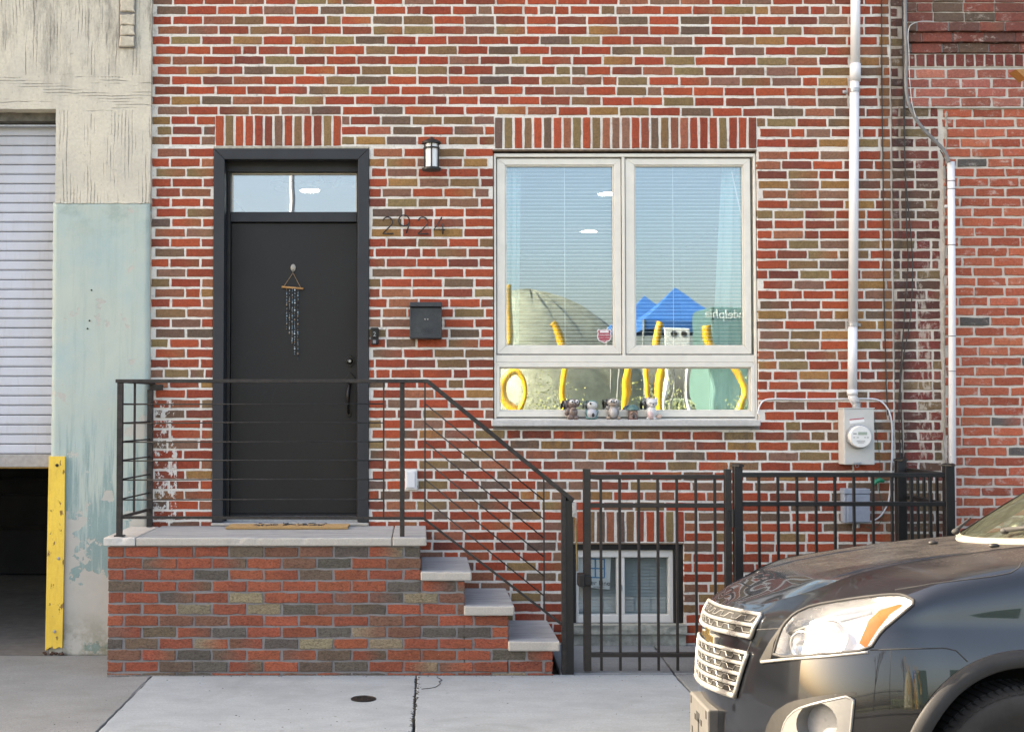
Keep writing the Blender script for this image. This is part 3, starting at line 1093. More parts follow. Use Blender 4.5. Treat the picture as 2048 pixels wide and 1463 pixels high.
wx0, wx1 = PX(988.5), PX(1516)
win = frame_part('window', wx0, wx1, PZ(839.5), PZ(306), wx0 + 0.016, wx1 - 0.016, PZ(836), PZ(313), YG - 0.045, YG + 0.06, M['vinyl'], 'large cream window, two tall sashes over one wide pane')
MB().box(PX(1246.5), PX(1252.5), YG - 0.040, YG + 0.05, PZ(713), PZ(313)).build('mullion', M['vinyl'], win, bevel=0.002)
MB().box(wx0 + 0.0165, wx1 - 0.0165, YG - 0.043, YG + 0.05, PZ(724), PZ(709.5)).build('transom_rail', M['vinyl'], win, bevel=0.003)
YGs = YG - 0.01
for (s0, s1, g0, g1) in ((994.5, 1245.5, 1013.5, 1226), (1253.5, 1506.5, 1272.5, 1486)):
    sx0, sx1, sz0, sz1 = PX(s0), PX(s1), PZ(708.5), PZ(315)
    gx0, gx1, gz0, gz1 = PX(g0, YGs), PX(g1, YGs), PZ(690, YGs), PZ(334, YGs)
    mx = 0.010
    sash = win
    MB().prism([(sx0 + 0.002, sz0), (sx1 - 0.002, sz0), (sx1 - 0.002, sz0 + 0.004), (sx0 + 0.002, sz0 + 0.004)], YG - 0.028, YG - 0.02).build('gasket', M['iron'], win)
    frame_ring('sash_member', sx0 + 0.002, sx1 - 0.002, sz0 + 0.0042, sz1 - 0.002, gx0 - mx, gx1 + mx, gz0 - mx, gz1 + mx, YG - 0.032, YG + 0.03, sash, M['vinyl'])
    frame_ring('glazing_bead', gx0 - mx + 0.0005, gx1 + mx - 0.0005, gz0 - mx + 0.0005, gz1 + mx - 0.0005, gx0, gx1, gz0, gz1, YG - 0.022, YG - 0.004, sash, M['vinyl'], 0.002)
    MB().box(gx0 - 0.003, gx1 + 0.003, YG - 0.0035, YG + 0.002, gz0 - 0.003, gz1 + 0.003).build('pane', M['glass'], sash)
sx0, sx1, sz0, sz1 = PX(989.5), PX(1512), PZ(833.5), PZ(724.5)
gx0, gx1, gz0, gz1 = PX(1001.5, YGs), PX(1497, YGs), PZ(819, YGs), PZ(737, YGs)
sash = win
MB().box(wx0 + 0.017, wx1 - 0.017, YG - 0.03, YG + 0.03, sz0 - 0.008, sz0 - 0.001).build('gasket', M['iron'], win)
frame_ring('sash_member', wx0 + 0.0165, wx1 - 0.0165, sz0, sz1, gx0 - 0.009, gx1 + 0.009, gz0 - 0.009, gz1 + 0.009, YG - 0.047, YG + 0.03, sash, M['vinyl'])
frame_ring('glazing_bead', gx0 - 0.0085, gx1 + 0.0085, gz0 - 0.0085, gz1 + 0.0085, gx0, gx1, gz0, gz1, YG - 0.022, YG - 0.004, sash, M['vinyl'], 0.002)
MB().box(gx0 - 0.003, gx1 + 0.003, YG - 0.0035, YG + 0.002, gz0 - 0.003, gz1 + 0.003).build('pane', M['glass_clear'], sash)
SILLZ = PZ(839, 8.33)
M['sill'] = simple('weathered concrete sill', (0.47, 0.46, 0.44), 0.85, 0.14, 40, 0.35, 0.004)
MB().box(PX(983.5, 8.33), PX(1521, 8.33), 8.33, YG - 0.048, PZ(852, 8.33), SILLZ).build('sill', M['sill'], win, bevel=0.006)
MB().box(PX(986), PX(1519), YW - 0.004, YW + 0.02, PZ(858.5), PZ(853) + 0.001).build('sill_mortar', M['mortar_grey'], win, bevel=0.003)

# ------------------------------------------------------------------ basement window
YB = YW + 0.07
bx0, bx1, bz0, bz1 = BAS[0] + 0.002, BAS[1] - 0.002, BAS[2] + 0.002, BAS[3] - 0.011
wx0b, wx1b, wz0b, wz1b = PX(1149, YB), PX(1343, YB), PZ(1245.5, YB), PZ(1098, YB)
bas = frame_part('window', bx0, bx1, bz0, bz1, wx0b, wx1b, wz0b, wz1b, YW + 0.03, YB + 0.08, M['iron'], 'small white slider window in a black surround behind the gate')
frame_ring('frame', wx0b + 0.001, wx1b - 0.001, wz0b + 0.001, wz1b - 0.001, PX(1155, YB), PX(1334, YB), PZ(1228, YB), PZ(1113, YB), YB - 0.02, YB + 0.06, bas, M['white_trim'])
MB().box(PX(1231, YB), PX(1247, YB), YB - 0.012, YB + 0.05, PZ(1228, YB) + 0.001, PZ(1113, YB) - 0.001).build('meeting_stile', M['white_trim'], bas, bevel=0.003)
for (q0, q1) in ((1155.5, 1230.5), (1247.5, 1333.5)):
    MB().box(PX(q0, YB), PX(q1, YB), YB + 0.014, YB + 0.018, PZ(1228, YB) + 0.001, PZ(1113, YB) - 0.001).build('pane', M['glass_low'], bas)
MB().box(PX(1238, YB), PX(1241, YB), YB - 0.02, YB - 0.0125, PZ(1180, YB), PZ(1168, YB)).build('latch', M['galv'], bas, bevel=0.001)
sl = MB()
zz = PZ(1228, YB) - 0.02
while zz < PZ(1110, YB):
    sl.add([(PX(1152, YB), YB + 0.066, zz), (PX(1336, YB), YB + 0.066, zz), (PX(1336, YB), YB + 0.078, zz + 0.0245), (PX(1152, YB), YB + 0.078, zz + 0.0245),
            (PX(1152, YB), YB + 0.068, zz - 0.001), (PX(1336, YB), YB + 0.068, zz - 0.001), (PX(1336, YB), YB + 0.080, zz + 0.0235), (PX(1152, YB), YB + 0.080, zz + 0.0235)],
           [(0, 1, 2, 3), (7, 6, 5, 4), (0, 4, 5, 1), (2, 6, 7, 3)])
    zz += 0.0225
bb = thing('basement_blind', 'closed white mini blind behind the basement window', 'blind', (PX(1247), YB + 0.07, PZ(1228, YB)))
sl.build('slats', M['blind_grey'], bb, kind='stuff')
MB().box(PX(1152, YB), PX(1336, YB), YB + 0.062, YB + 0.09, PZ(1112, YB), PZ(1105, YB)).build('head_rail', M['blind'], bb)
MB().box(bx0, bx1, YB + 0.14, YB + 0.16, bz0, bz1).build('backing_board', M['dark_room'], bas)


def rough_block(x0, x1, y0, y1, z0, z1, amp, seed, nx=22, nz=4):
    mb = MB()
    vs, fs = [], []
    for k in range(nz + 1):
        for i in range(nx + 1):
            x, z = x0 + (x1 - x0) * i / nx, z0 + (z1 - z0) * k / nz
            edge = 0.3 if k in (0, nz) else 1.0
            vs.append((x, y0 - amp * edge * mnoise.noise((x * 14 + seed, z * 22, seed)) - amp * 0.5, z))
    for k in range(nz):
        for i in range(nx):
            a = k * (nx + 1) + i
            fs.append((a, a + 1, a + nx + 2, a + nx + 1))
    base = len(vs)
    for k in (0, nz):
        for i in range(nx + 1):
            vs.append((x0 + (x1 - x0) * i / nx, y1, z1 if k else z0))
    for i in range(nx):
        fs.append((nz * (nx + 1) + i, nz * (nx + 1) + i + 1, base + nx + 1 + i + 1, base + nx + 1 + i))
        fs.append((i + 1, i, base + i, base + i + 1))
    mb.add(vs, fs)
    return mb


M['mossy_stone'] = simple('mossy stone sill', (0.30, 0.31, 0.27), 0.9, 0.3, 28, 0.5, 0.008)
rough_block(BSILL[0], BSILL[1], YW - 0.045, YB - 0.03, PZ(1267, 8.36), PZ(1249, 8.36), 0.010, 3).build('sill', M['mossy_stone'], bas)
rough_block(BSILL[0] + 0.004, BSILL[1] - 0.004, YW - 0.025, YW + 0.02, 0.03, PZ(1268, 8.37), 0.008, 9).build('sill_base', M['mossy_stone'], bas)
# paper sign inside the left pane
ys = YB + 0.024
sg = thing('window_sign', 'white paper sign with a blue window picture behind the basement glass', 'sign', (PX(1190, ys), ys, PZ(1176, ys)))
q = [P(1157, 1110, ys), P(1222, 1113, ys), P(1219, 1178, ys), P(1155, 1172, ys)]
MB().prism([(p.x, p.z) for p in q], ys, ys + 0.002).build('sheet', M['paper'], sg)
bl = MB()
for (a0, b0, a1, b1) in ((1172, 1115, 1210, 1118.5), (1172, 1134, 1210, 1137), (1172, 1152, 1209, 1156)):
    p, r_ = P(a0, b0, ys), P(a1, b1, ys)
    bl.prism([(p.x, p.z), (r_.x, p.z - 0.004), (r_.x, p.z - 0.012), (p.x, p.z - 0.009)], ys - 0.002, ys - 0.0006)
for xq in (1172, 1189, 1207):
    p, r_ = P(xq, 1117, ys), P(xq, 1154, ys)
    bl.box(p.x, p.x + 0.010, ys - 0.0035, ys - 0.0021, r_.z, p.z)
bl.build('window_picture', M['ink_blue'], sg)
text_part('lettering', 'er Line', 0.046, (PX(1199, ys), ys - 0.001, PZ(1169.5, ys)), M['ink'], sg, extrude=0.0005, axis_x=Vector((1, 0, -0.045)).normalized())
text_part('small_lettering', 'HOMEGUARD', 0.012, (PX(1196, ys), ys - 0.001, PZ(1174, ys)), M['ink'], sg, extrude=0.0004)

# ------------------------------------------------------------------ blinds, curtains, room lights
YBL = YG + 0.075
for nm, (b0, b1, cord) in (('left', (1009, 1231, 1130)), ('right', (1267, 1491, 1347))):
    bl = thing('window_blind', 'open white mini blind inside the %s sash of the large window' % nm, 'blind', (PX((b0 + b1) / 2, YBL), YBL, PZ(690, YBL)), 'mini blinds in the large window')
    s = MB()
    k = 0
    z0, z1 = PZ(693, YBL), PZ(326, YBL)
    nsl = 51
    xa, xb = PX(b0, YBL), PX(b1, YBL)
    for i in range(nsl):
        z = z0 + (z1 - z0) * i / (nsl - 1)
        sag = 0.0012 * math.sin(i * 1.7)
        s.add([(xa, YBL - 0.012, z - 0.0012), (xb, YBL - 0.012, z - 0.0012 + sag), (xb, YBL, z + 0.0008 + sag), (xa, YBL, z + 0.0008), (xa, YBL + 0.012, z + 0.0003), (xb, YBL + 0.012, z + 0.0003 + sag),
               (xa, YBL - 0.012, z - 0.0032), (xb, YBL - 0.012, z - 0.0032 + sag), (xb, YBL + 0.012, z - 0.0012 + sag), (xa, YBL + 0.012, z - 0.0012)],
              [(0, 1, 2, 3), (3, 2, 5, 4), (6, 7, 1, 0), (9, 8, 7, 6)])
    s.build('slats', M['blind'], bl, kind='stuff')
    MB().tube([(PX(cord, YBL), YBL - 0.014, z0), (PX(cord, YBL), YBL - 0.014, z1)], 0.0016, 6).build('ladder_cord', M['blind'], bl)
    MB().box(xa, xb, YBL - 0.015, YBL + 0.015, z1 + 0.006, z1 + 0.03).build('head_rail', M['blind'], bl, bevel=0.002)
    if nm == 'right':
        p, q = P(1462, 345, YBL), P(1484, 450, YBL)
        MB().tube([(p.x, YBL - 0.02, p.z), (q.x, YBL - 0.03, q.z)], 0.003, 6).build('tilt_wand', M['blind'], bl)


def curtain(label, edge_top, edge_bot, side_px, y):
    """hanging folds between a straight outer side and a slanting inner edge"""
    t = thing('sheer_curtain', label, 'curtain', (PX(side_px, y), y, PZ(690, y)), 'teal curtains in the large window')
    vs, fs = [], []
    nz, nx = 14, 26
    for k in range(nz + 1):
        f = k / nz
        py = 326 + (830 - 326) * f
        e = edge_top + (edge_bot - edge_top) * f
        for i in range(nx + 1):
            u = i / nx
            px = side_px + (e - side_px) * u
            p = P(px, py, y)
            vs.append((p.x, y + 0.016 * math.sin(u * 17 + 0.6 * math.sin(f * 4)) + 0.006 * math.sin(u * 41), p.z))
    for k in range(nz):
        for i in range(nx):
            a = k * (nx + 1) + i
            fs.append((a, a + 1, a + nx + 2, a + nx + 1))
    o = MB().add(vs, fs).build('fabric', M['teal_sheer'], t, smooth=True)
    so = o.modifiers.new('thick', 'SOLIDIFY')
    so.thickness = 0.0015


curtain('narrow pale teal curtain at the left side of the large window', 1041, 1036, 1004, YBL + 0.05)
curtain('pale teal curtain widening downward at the right side of the large window', 1443, 1417, 1500, YBL + 0.05)
n = N('lit downlight')
n.set('Emission Color', (1.0, 0.93, 0.8))
n.set('Emission Strength', 14.0)
M['lamp_on'] = n.done((0.9, 0.9, 0.85), 0.4)
for (px, py, lab) in ((1216, 388, 'round ceiling downlight glowing near the mullion of the left sash'), (1178, 463, 'small ceiling downlight glowing deeper in the room, left sash'), (620, 381, 'round ceiling downlight glowing behind the door transom')):
    c = G(px, py, 3.41)
    d = thing('ceiling_downlight', lab, 'ceiling light', (c.x, c.y, 3.41), 'lit ceiling downlights indoors')
    MB().lathe([(0.075, -0.004), (0.075, 0.006)], (c.x, c.y, 3.41), n=24).build('lit_disc', M['lamp_on'], d)
    MB().lathe([(0.092, -0.0), (0.096, 0.0095)], (c.x, c.y, 3.41), n=24).build('trim_ring', M['ceiling_white'], d)
# flower shaped pendant seen through the transom
pc = P(640, 372, 9.6)
pend = thing('pendant_light', 'pendant lamp with white petal shades behind the transom glass', 'ceiling light', (pc.x, pc.y, 3.1))
for (px, py, rot) in ((552, 366, 0.2), (597, 367, -0.3), (636, 367, 0.4), (675, 366, 0.9), (714, 366, 0.9), (560, 379, -0.2)):
    p = P(px, py, 9.6)
    MB().ball((p.x, p.y, p.z), 0.055, 0.04, 0.022, 12, 7, rot).build('petal_shade', M['white_glass'], pend, smooth=True)
p0, p1 = P(552, 364, 9.62), P(716, 364, 9.62)
MB().tube([p0, p1], 0.006, 8).build('arm', M['chrome'], pend)
MB().tube([(pc.x, 9.62, p0.z), (pc.x, 9.62, 3.42)], 0.008, 8).build('stem', M['chrome'], pend)
# ------------------------------------------------------------------ garage building on the left
YGAR = 8.36
gar = thing('garage_building', 'cream and teal stuccoed garage building with a half open roller door', 'building', (PX(200), YGAR, 0))


def stucco_mat():
    n = N('combed cream stucco')
    X, Z = n.xyz()[0], n.xyz()[2]
    zl0, zl1 = PZ(222, YGAR), PZ(150, YGAR)
    base = (0.56, 0.52, 0.43)
    f = n.noise(60, 5, 0.65)
    g = n.noise(2.4, 4, 0.6)
    cc = n.mix(n.ramp(f, 0.3, 0.7), tuple(x * 0.9 for x in base), tuple(x * 1.07 for x in base))
    cc = n.mix(n.ramp(g, 0.45, 0.72, 0, 0.45), cc, (0.40, 0.385, 0.33))

    def comb(direction, scale, off):
        w = n.node('ShaderNodeTexWave', wave_type='BANDS', bands_direction=direction, wave_profile='SIN')
        w.inputs['Scale'].default_value = scale
        w.inputs['Distortion'].default_value = 4.5
        w.inputs['Detail'].default_value = 2.0
        w.inputs['Detail Scale'].default_value = 0.35
        w.inputs['Phase Offset'].default_value = off
        n.t.links.new(n.pos(), w.inputs['Vector'])
        return w.outputs['Fac']
    v = comb('X', 13.5, 0.4)
    h = comb('Z', 15.0, 1.1)
    hz = n.band(n.math('ADD', Z, n.math('MULTIPLY', n.math('SUBTRACT', n.noise(3, 2), 0.5), 0.12)), zl0, zl1, 0.012)
    lines = n.mix(hz, v, h)
    kv = n.noise(5.5, 3, 0.6, vec=n.mapped((3.4, 1, 0.40)))
    kh = n.noise(5.5, 3, 0.6, vec=n.mapped((0.5, 1, 3.0)))
    keep = n.ramp(n.mix(hz, kv, kh), 0.50, 0.60)
    keep2 = n.ramp(n.noise(40, 2, 0.5), 0.3, 0.5, 0.3, 1)
    groove = n.math('MULTIPLY', n.math('MULTIPLY', n.ramp(lines, 0.12, 0.02), keep), keep2)
    cc = n.mix(n.math('MULTIPLY', groove, 0.72), cc, (0.10, 0.095, 0.085))
    # soot run-off under the missing coping
    so = n.math('MULTIPLY', n.ramp(n.noise(4.5, 6, 0.75, vec=n.mapped((3.0, 1, 0.6))), 0.47, 0.68), n.ramp(Z, PZ(230, YGAR), PZ(60, YGAR)))
    cc = n.mix(n.math('MULTIPLY', so, 0.72), cc, (0.085, 0.08, 0.072))
    cc = n.mix(n.ramp(n.noise(38, 4, 0.7), 0.62, 0.72, 0, 0.5), cc, (0.20, 0.185, 0.15))
    b = n.bump(n.math('SUBTRACT', 1.0, n.math('MULTIPLY', n.ramp(lines, 0.30, 0.03), keep)), 0.7, 0.008)
    b = n.bump(f, 0.5, 0.006, b)
    b = n.bump(g, 0.4, 0.03, b)
    return n.done(cc, 0.92, b)


def teal_mat():
    n = N('peeling teal paint')
    X, Z = n.xyz()[0], n.xyz()[2]
    pale, deep, plaster = (0.315, 0.42, 0.41), (0.16, 0.265, 0.26), (0.46, 0.45, 0.40)
    f = n.noise(90, 4, 0.6)
    st = n.noise(7, 5, 0.65, vec=n.mapped((4.5, 1, 0.35)))
    g = n.noise(2.6, 5, 0.65)
    low = n.ramp(Z, PZ(820, YGAR), PZ(1130, YGAR))
    top = n.ramp(Z, PZ(500, YGAR), PZ(415, YGAR))
    cc = n.mix(n.ramp(n.math('ADD', g, n.math('MULTIPLY', st, 0.25)), 0.42, 0.68, 0, 0.9), pale, (0.40, 0.45, 0.395))
    cc = n.mix(n.math('MULTIPLY', n.ramp(n.math('ADD', st, n.math('MULTIPLY', low, 0.18)), 0.50, 0.66), n.ramp(low, 0, 0.35, 0.22, 0.85)), cc, deep)
    cc = n.mix(n.math('MULTIPLY', n.ramp(n.noise(8, 5, 0.7), 0.46, 0.6), n.math('MULTIPLY', top, 0.6)), cc, (0.235, 0.30, 0.265))
    cc = n.mix(n.ramp(f, 0.3, 0.75, 0, 0.18), cc, (0.50, 0.52, 0.48))
    # paint flaked off down to the render: mostly near the foot
    edge = n.ramp(X, PX(235, YGAR), PX(292, YGAR), 0, 0.09)
    pe = n.math('ADD', n.noise(5.2, 6, 0.62), n.math('MULTIPLY', n.ramp(Z, PZ(960, YGAR), PZ(1200, YGAR)), 0.25))
    pe = n.math('ADD', pe, n.math('MULTIPLY', edge, n.ramp(Z, PZ(760, YGAR), PZ(860, YGAR))))
    peel = n.ramp(pe, 0.635, 0.65)
    fl = n.ramp(n.noise(17, 4, 0.6), 0.675, 0.69)
    peel = n.math('MAXIMUM', peel, n.math('MULTIPLY', fl, 0.7))
    pc = n.mix(n.ramp(g, 0.4, 0.7), plaster, (0.40, 0.39, 0.35))
    cc = n.mix(peel, cc, pc)
    moss = n.math('MULTIPLY', n.ramp(Z, PZ(1215, YGAR), PZ(1300, YGAR)), n.ramp(n.noise(9, 5, 0.7), 0.38, 0.6))
    cc = n.mix(n.math('MULTIPLY', moss, 0.75), cc, (0.115, 0.115, 0.05))
    b = n.bump(peel, 0.5, 0.004)
    b.node.invert = True
    b = n.bump(f, 0.35, 0.003, b)
    b = n.bump(g, 0.25, 0.03, b)
    return n.done(cc, 0.8, b)


M['stucco'] = stucco_mat()
M['teal'] = teal_mat()
gx1 = PX(298, YGAR)
gox = PX(107, YGAR)          # right side of the garage opening
zop = PZ(218, YGAR)
zteal = PZ(406, YGAR)


def grid_face(x0, x1, z0, z1, y, amp, seed, step=0.03):
    """gently uneven render surface"""
    nx, nz = max(2, int((x1 - x0) / step)), max(2, int((z1 - z0) / step))
    vs, fs = [], []
    for k in range(nz + 1):
        for i in range(nx + 1):
            x, zz = x0 + (x1 - x0) * i / nx, z0 + (z1 - z0) * k / nz
            e = 0.0 if False else 1.0
            d = mnoise.noise((x * 5, zz * 4, seed)) * amp + mnoise.noise((x * 19, zz * 17, seed)) * amp * 0.4
            ex = (mnoise.noise((zz * 26, seed, 1.5)) * 0.004) if i in (0, nx) else 0
            ez = (mnoise.noise((x * 26, seed, 7.5)) * 0.004) if k in (0, nz) else 0
            vs.append((x + ex, y + d, zz + ez))
    n0 = len(vs)
    for k in range(nz):
        for i in range(nx):
            a = k * (nx + 1) + i
            fs.append((a, a + 1, a + nx + 2, a + nx + 1))
    # returns to the wall behind
    loop = [i for i in range(nx + 1)] + [k * (nx + 1) + nx for k in range(1, nz + 1)] + [nz * (nx + 1) + i for i in range(nx - 1, -1, -1)] + [k * (nx + 1) for k in range(nz - 1, 0, -1)]
    for q in loop:
        vs.append((vs[q][0], y + 0.10, vs[q][2]))
    m = len(loop)
    for i in range(m):
        fs.append((loop[(i + 1) % m], loop[i], n0 + i, n0 + (i + 1) % m))
    return MB().add(vs, fs)


MB().box(gox + 0.02, gx1 - 0.002, YGAR + 0.02, 14, -0.3, 6.6).build('pier', M['stucco'], gar)
MB().box(-13, gox + 0.019, YGAR + 0.02, 8.80, zop + 0.02, 6.6).build('upper_wall', M['stucco'], gar)
MB().box(-13, PX(-900, YGAR), YGAR + 0.021, 14, -0.3, zop + 0.018).build('far_pier', M['stucco'], gar)
MB().box(-13, gox + 0.02, 8.802, 14.0, 6.3, 6.598).build('roof', M['asphalt'], gar)
def render_coat():
    """one coat of render over the pier and the lintel, with the door opening left out"""
    xs = [-4.2 + (gox + 4.2) * i / 84 for i in range(84)] + [gox + (gx1 - gox) * i / 18 for i in range(19)]
    zs = [zteal + (zop - zteal) * i / 18 for i in range(18)] + [zop + (4.75 - zop) * i / 24 for i in range(25)]
    bm = bmesh.new()
    gv = {}

    def vert(i, k):
        if (i, k) not in gv:
            x, zz = xs[i], zs[k]
            d = mnoise.noise((x * 5, zz * 4, 5.0)) * 0.005 + mnoise.noise((x * 19, zz * 17, 5.0)) * 0.002
            gv[(i, k)] = bm.verts.new((x + mnoise.noise((zz * 22, x * 3, 1.5)) * 0.003, YGAR + d, zz + mnoise.noise((x * 22, zz * 3, 7.5)) * 0.003))
        return gv[(i, k)]
    for i in range(len(xs) - 1):
        for k in range(len(zs) - 1):
            if xs[i] < gox - 1e-5 and zs[k] < zop - 1e-5:
                continue
            bm.faces.new([vert(i, k), vert(i + 1, k), vert(i + 1, k + 1), vert(i, k + 1)])
    be = [e for e in bm.edges if e.is_boundary]
    ex = bmesh.ops.extrude_edge_only(bm, edges=be)
    for g in ex['geom']:
        if isinstance(g, bmesh.types.BMVert):
            g.co.y = YGAR + 0.12
    bmesh.ops.recalc_face_normals(bm, faces=bm.faces)
    me = bpy.data.meshes.new('render_coat')
    bm.to_mesh(me)
    bm.free()
    me.materials.append(M['stucco'])
    o = bpy.data.objects.new('render_coat', me)
    col.objects.link(o)
    adopt(o, gar)
    return smooth_by_angle(o, 40)


render_coat()
grid_face(PX(104, YGAR), gx1 - 0.003, -0.03, zteal + 0.004, YGAR - 0.005, 0.0035, 8.0).build('teal_pier_face', M['teal'], gar, smooth=True)
# ragged lip where the cream render ends over the teal paint
lip = MB()
pts = []
for i in range(40):
    t = i / 39
    pts.append(Vector((gox + (gx1 - gox) * t, YGAR - 0.006, zteal + 0.004 * mnoise.noise((t * 9, 3, 1)) + 0.002 * math.sin(t * 40))))
lip.tube(pts, [0.0045 + 0.003 * mnoise.noise((i * 0.9, 1, 4)) for i in range(40)], 6)
lip.build('render_lip', M['stucco'], gar)
# bare bricks where the render has fallen off
M['cream_brick'] = simple('limewashed brick', (0.50, 0.45, 0.36), 0.9, 0.2, 50, 0.5, 0.004)
MB().box(PX(233, YGAR), PX(267, YGAR), YGAR - 0.012, YGAR - 0.0085, PZ(97, YGAR), 4.72).build('exposed_patch', M['mortar_grey'], gar)
for i, (y0, y1) in enumerate(((-20, -2), (1, 25), (31, 52), (53, 72), (75, 95))):
    mb = MB()
    brick_geo(mb, PX(236 + (i % 2), YGAR), PX(265, YGAR), PZ(y1, YGAR), PZ(y0, YGAR), YGAR - 0.026, RNG, (0.5, 0.45, 0.36), None, 0.004, 0.018, 0.006)
    mb.build('brick', M['cream_brick'], gar)
# dark garage inside, its floor and back wall
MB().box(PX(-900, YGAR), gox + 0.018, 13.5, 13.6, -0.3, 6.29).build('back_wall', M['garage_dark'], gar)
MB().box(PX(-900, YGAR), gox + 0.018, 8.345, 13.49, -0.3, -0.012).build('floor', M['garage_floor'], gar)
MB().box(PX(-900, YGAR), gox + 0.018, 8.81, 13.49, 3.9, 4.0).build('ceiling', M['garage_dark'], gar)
for (px, py, Y, w, h) in ((40, 1080, 12.6, 1.2, 0.9), (0, 1000, 12.8, 1.4, 0.4), (-60, 1120, 12.2, 1.5, 0.6)):
    p = P(px, py, Y)
    MB().box(p.x - w / 2, p.x + w / 2, Y, Y + 0.5, 0, p.z + h / 2).build('stored_crate', M['garage_dark'], gar, bevel=0.01)
# header recess over the shutter
ysh = 8.56
MB().box(-4.2, gox + 0.01, 8.47, 8.80, PZ(248, ysh), zop + 0.019).build('header_beam', simple('sooty header', (0.14, 0.135, 0.12), 0.9, 0.5, 14, 0.4), gar, bevel=0.004)
MB().box(-4.2, gox + 0.01, 8.50, 8.515, PZ(253, 8.5), PZ(249.5, 8.5)).build('header_angle', M['galv'], gar)
# roller shutter, slat by slat
zs0, pit = PZ(907, ysh), (PZ(291.5, ysh) - PZ(907, ysh)) / 32
xs0, xs1 = PX(-560, ysh), PX(106, ysh) + 0.03
prof = [(0.004, 0.0), (-0.006, 0.004), (-0.009, 0.012), (-0.009, pit - 0.008), (-0.006, pit - 0.004), (0.002, pit - 0.0028)]
vs = []
for xx in (xs0, xs1):
    vs += [(xx, ysh + a, b) for a, b in prof]
k = len(prof)
slat_me = bpy.data.meshes.new('slat')
slat_me.from_pydata(vs, [], [(i, i + k, i + k + 1, i + 1) for i in range(k - 1)])
slat_me.materials.append(M['shutter'])
MB().box(xs0 - 0.05, xs1 + 0.02, ysh + 0.006, ysh + 0.03, zs0 - 0.02, zs0 + 34 * pit).build('shutter_backing', M['iron'], gar)
for i in range(34):
    o = bpy.data.objects.new('slat', slat_me)
    col.objects.link(o)
    o.parent = gar
    o.location = Vector((0, RNG.uniform(-0.0012, 0.0012), zs0 + i * pit)) - Vector(gar.location)
MB().box(xs0, xs1, ysh - 0.035, ysh + 0.03, PZ(933, ysh), zs0 - 0.002).build('bottom_bar', simple('dull bottom bar', (0.32, 0.31, 0.30), 0.55, 0.2, 30), gar, bevel=0.004)
MB().box(xs0, xs1, ysh - 0.03, ysh + 0.02, PZ(935.5, ysh), PZ(933, ysh) - 0.001).build('rubber_seal', simple('worn amber seal', (0.28, 0.16, 0.03), 0.7, 0.3, 40), gar)


def guard_mat():
    n = N('chipped yellow paint')
    f = n.noise(14, 6, 0.65, vec=n.mapped((1.6, 1, 0.8)))
    g = n.noise(120, 4, 0.6)
    X, Z = n.xyz()[0], n.xyz()[2]
    cc = n.mix(n.ramp(g, 0.3, 0.75), (0.74, 0.49, 0.05), (0.80, 0.56, 0.085))
    cc = n.mix(n.ramp(n.noise(4, 4, 0.6), 0.45, 0.7, 0, 0.4), cc, (0.50, 0.30, 0.03))
    rust = n.ramp(n.math('ADD', f, n.ramp(Z, PZ(1000, 8.35), PZ(1300, 8.35), 0, 0.05)), 0.65, 0.665)
    cc = n.mix(n.math('MULTIPLY', rust, 0.85), cc, (0.12, 0.045, 0.02))
    cc = n.mix(n.ramp(n.noise(22, 5, 0.7, vec=n.mapped((3, 1, 0.5))), 0.52, 0.7, 0, 0.35), cc, (0.42, 0.27, 0.05))
    b = n.bump(rust, 0.4, 0.003)
    b = n.bump(g, 0.2, 0.002, b)
    return n.done(cc, 0.55, b)


M['yellow'] = guard_mat()
yg0 = YGAR - 0.022
gp = [P(97.5, 912, yg0), P(130, 912, yg0), P(129, 1050, yg0), P(127, 1180, yg0), P(124.5, 1296, yg0), P(118, 1293, yg0), P(110, 1297, yg0), P(100, 1294, yg0), P(90, 1300, yg0), P(93, 1150, yg0)]
grd = thing('corner_guard', 'chipped yellow steel corner guard beside the garage opening', 'corner guard', (gp[4].x, yg0, 0))
MB().prism([(p.x, p.z) for p in gp], yg0, yg0 + 0.012).build('front_flange', M['yellow'], grd, bevel=0.002)
MB().prism([(gp[0].x, gp[0].z), (gp[0].x + 0.011, gp[0].z), (gp[8].x + 0.011, gp[8].z), (gp[8].x, gp[8].z)], yg0 + 0.0125, yg0 + 0.14).build('side_flange', M['yellow'], grd)
for (px, py, m_) in ((114, 930, 'iron'), (117, 1116, 'galv'), (109, 1262, 'galv')):
    c = P(px, py, yg0)
    MB().lathe([(0.004, -0.006), (0.010, -0.005), (0.011, 0.0)], (c.x, yg0, c.z), 'y', 14).build('bolt', M[m_], grd)
rb = MB()
c = P(112, 1300, yg0)
for i in range(16):
    rb.ball((c.x + RNG.uniform(-0.09, 0.05), yg0 + RNG.uniform(-0.015, 0.02), -0.004 + RNG.uniform(0, 0.012)), RNG.uniform(0.006, 0.016), 0.01, 0.008, 6, 4)
rb.build('rust_crumbs', simple('rust crumbs', (0.06, 0.03, 0.02), 0.95, 0.4, 60, 0.6), grd, kind='stuff')
hm = MB()
for (px, py) in ((183, 580), (179, 641), (175, 657)):
    c = P(px, py, YGAR - 0.009)
    hm.lathe([(0.006, 0.0), (0.006, 0.003)], (c.x, YGAR - 0.0105, c.z), 'y', 10)
hm.build('anchor_hole', M['rubber'], gar)

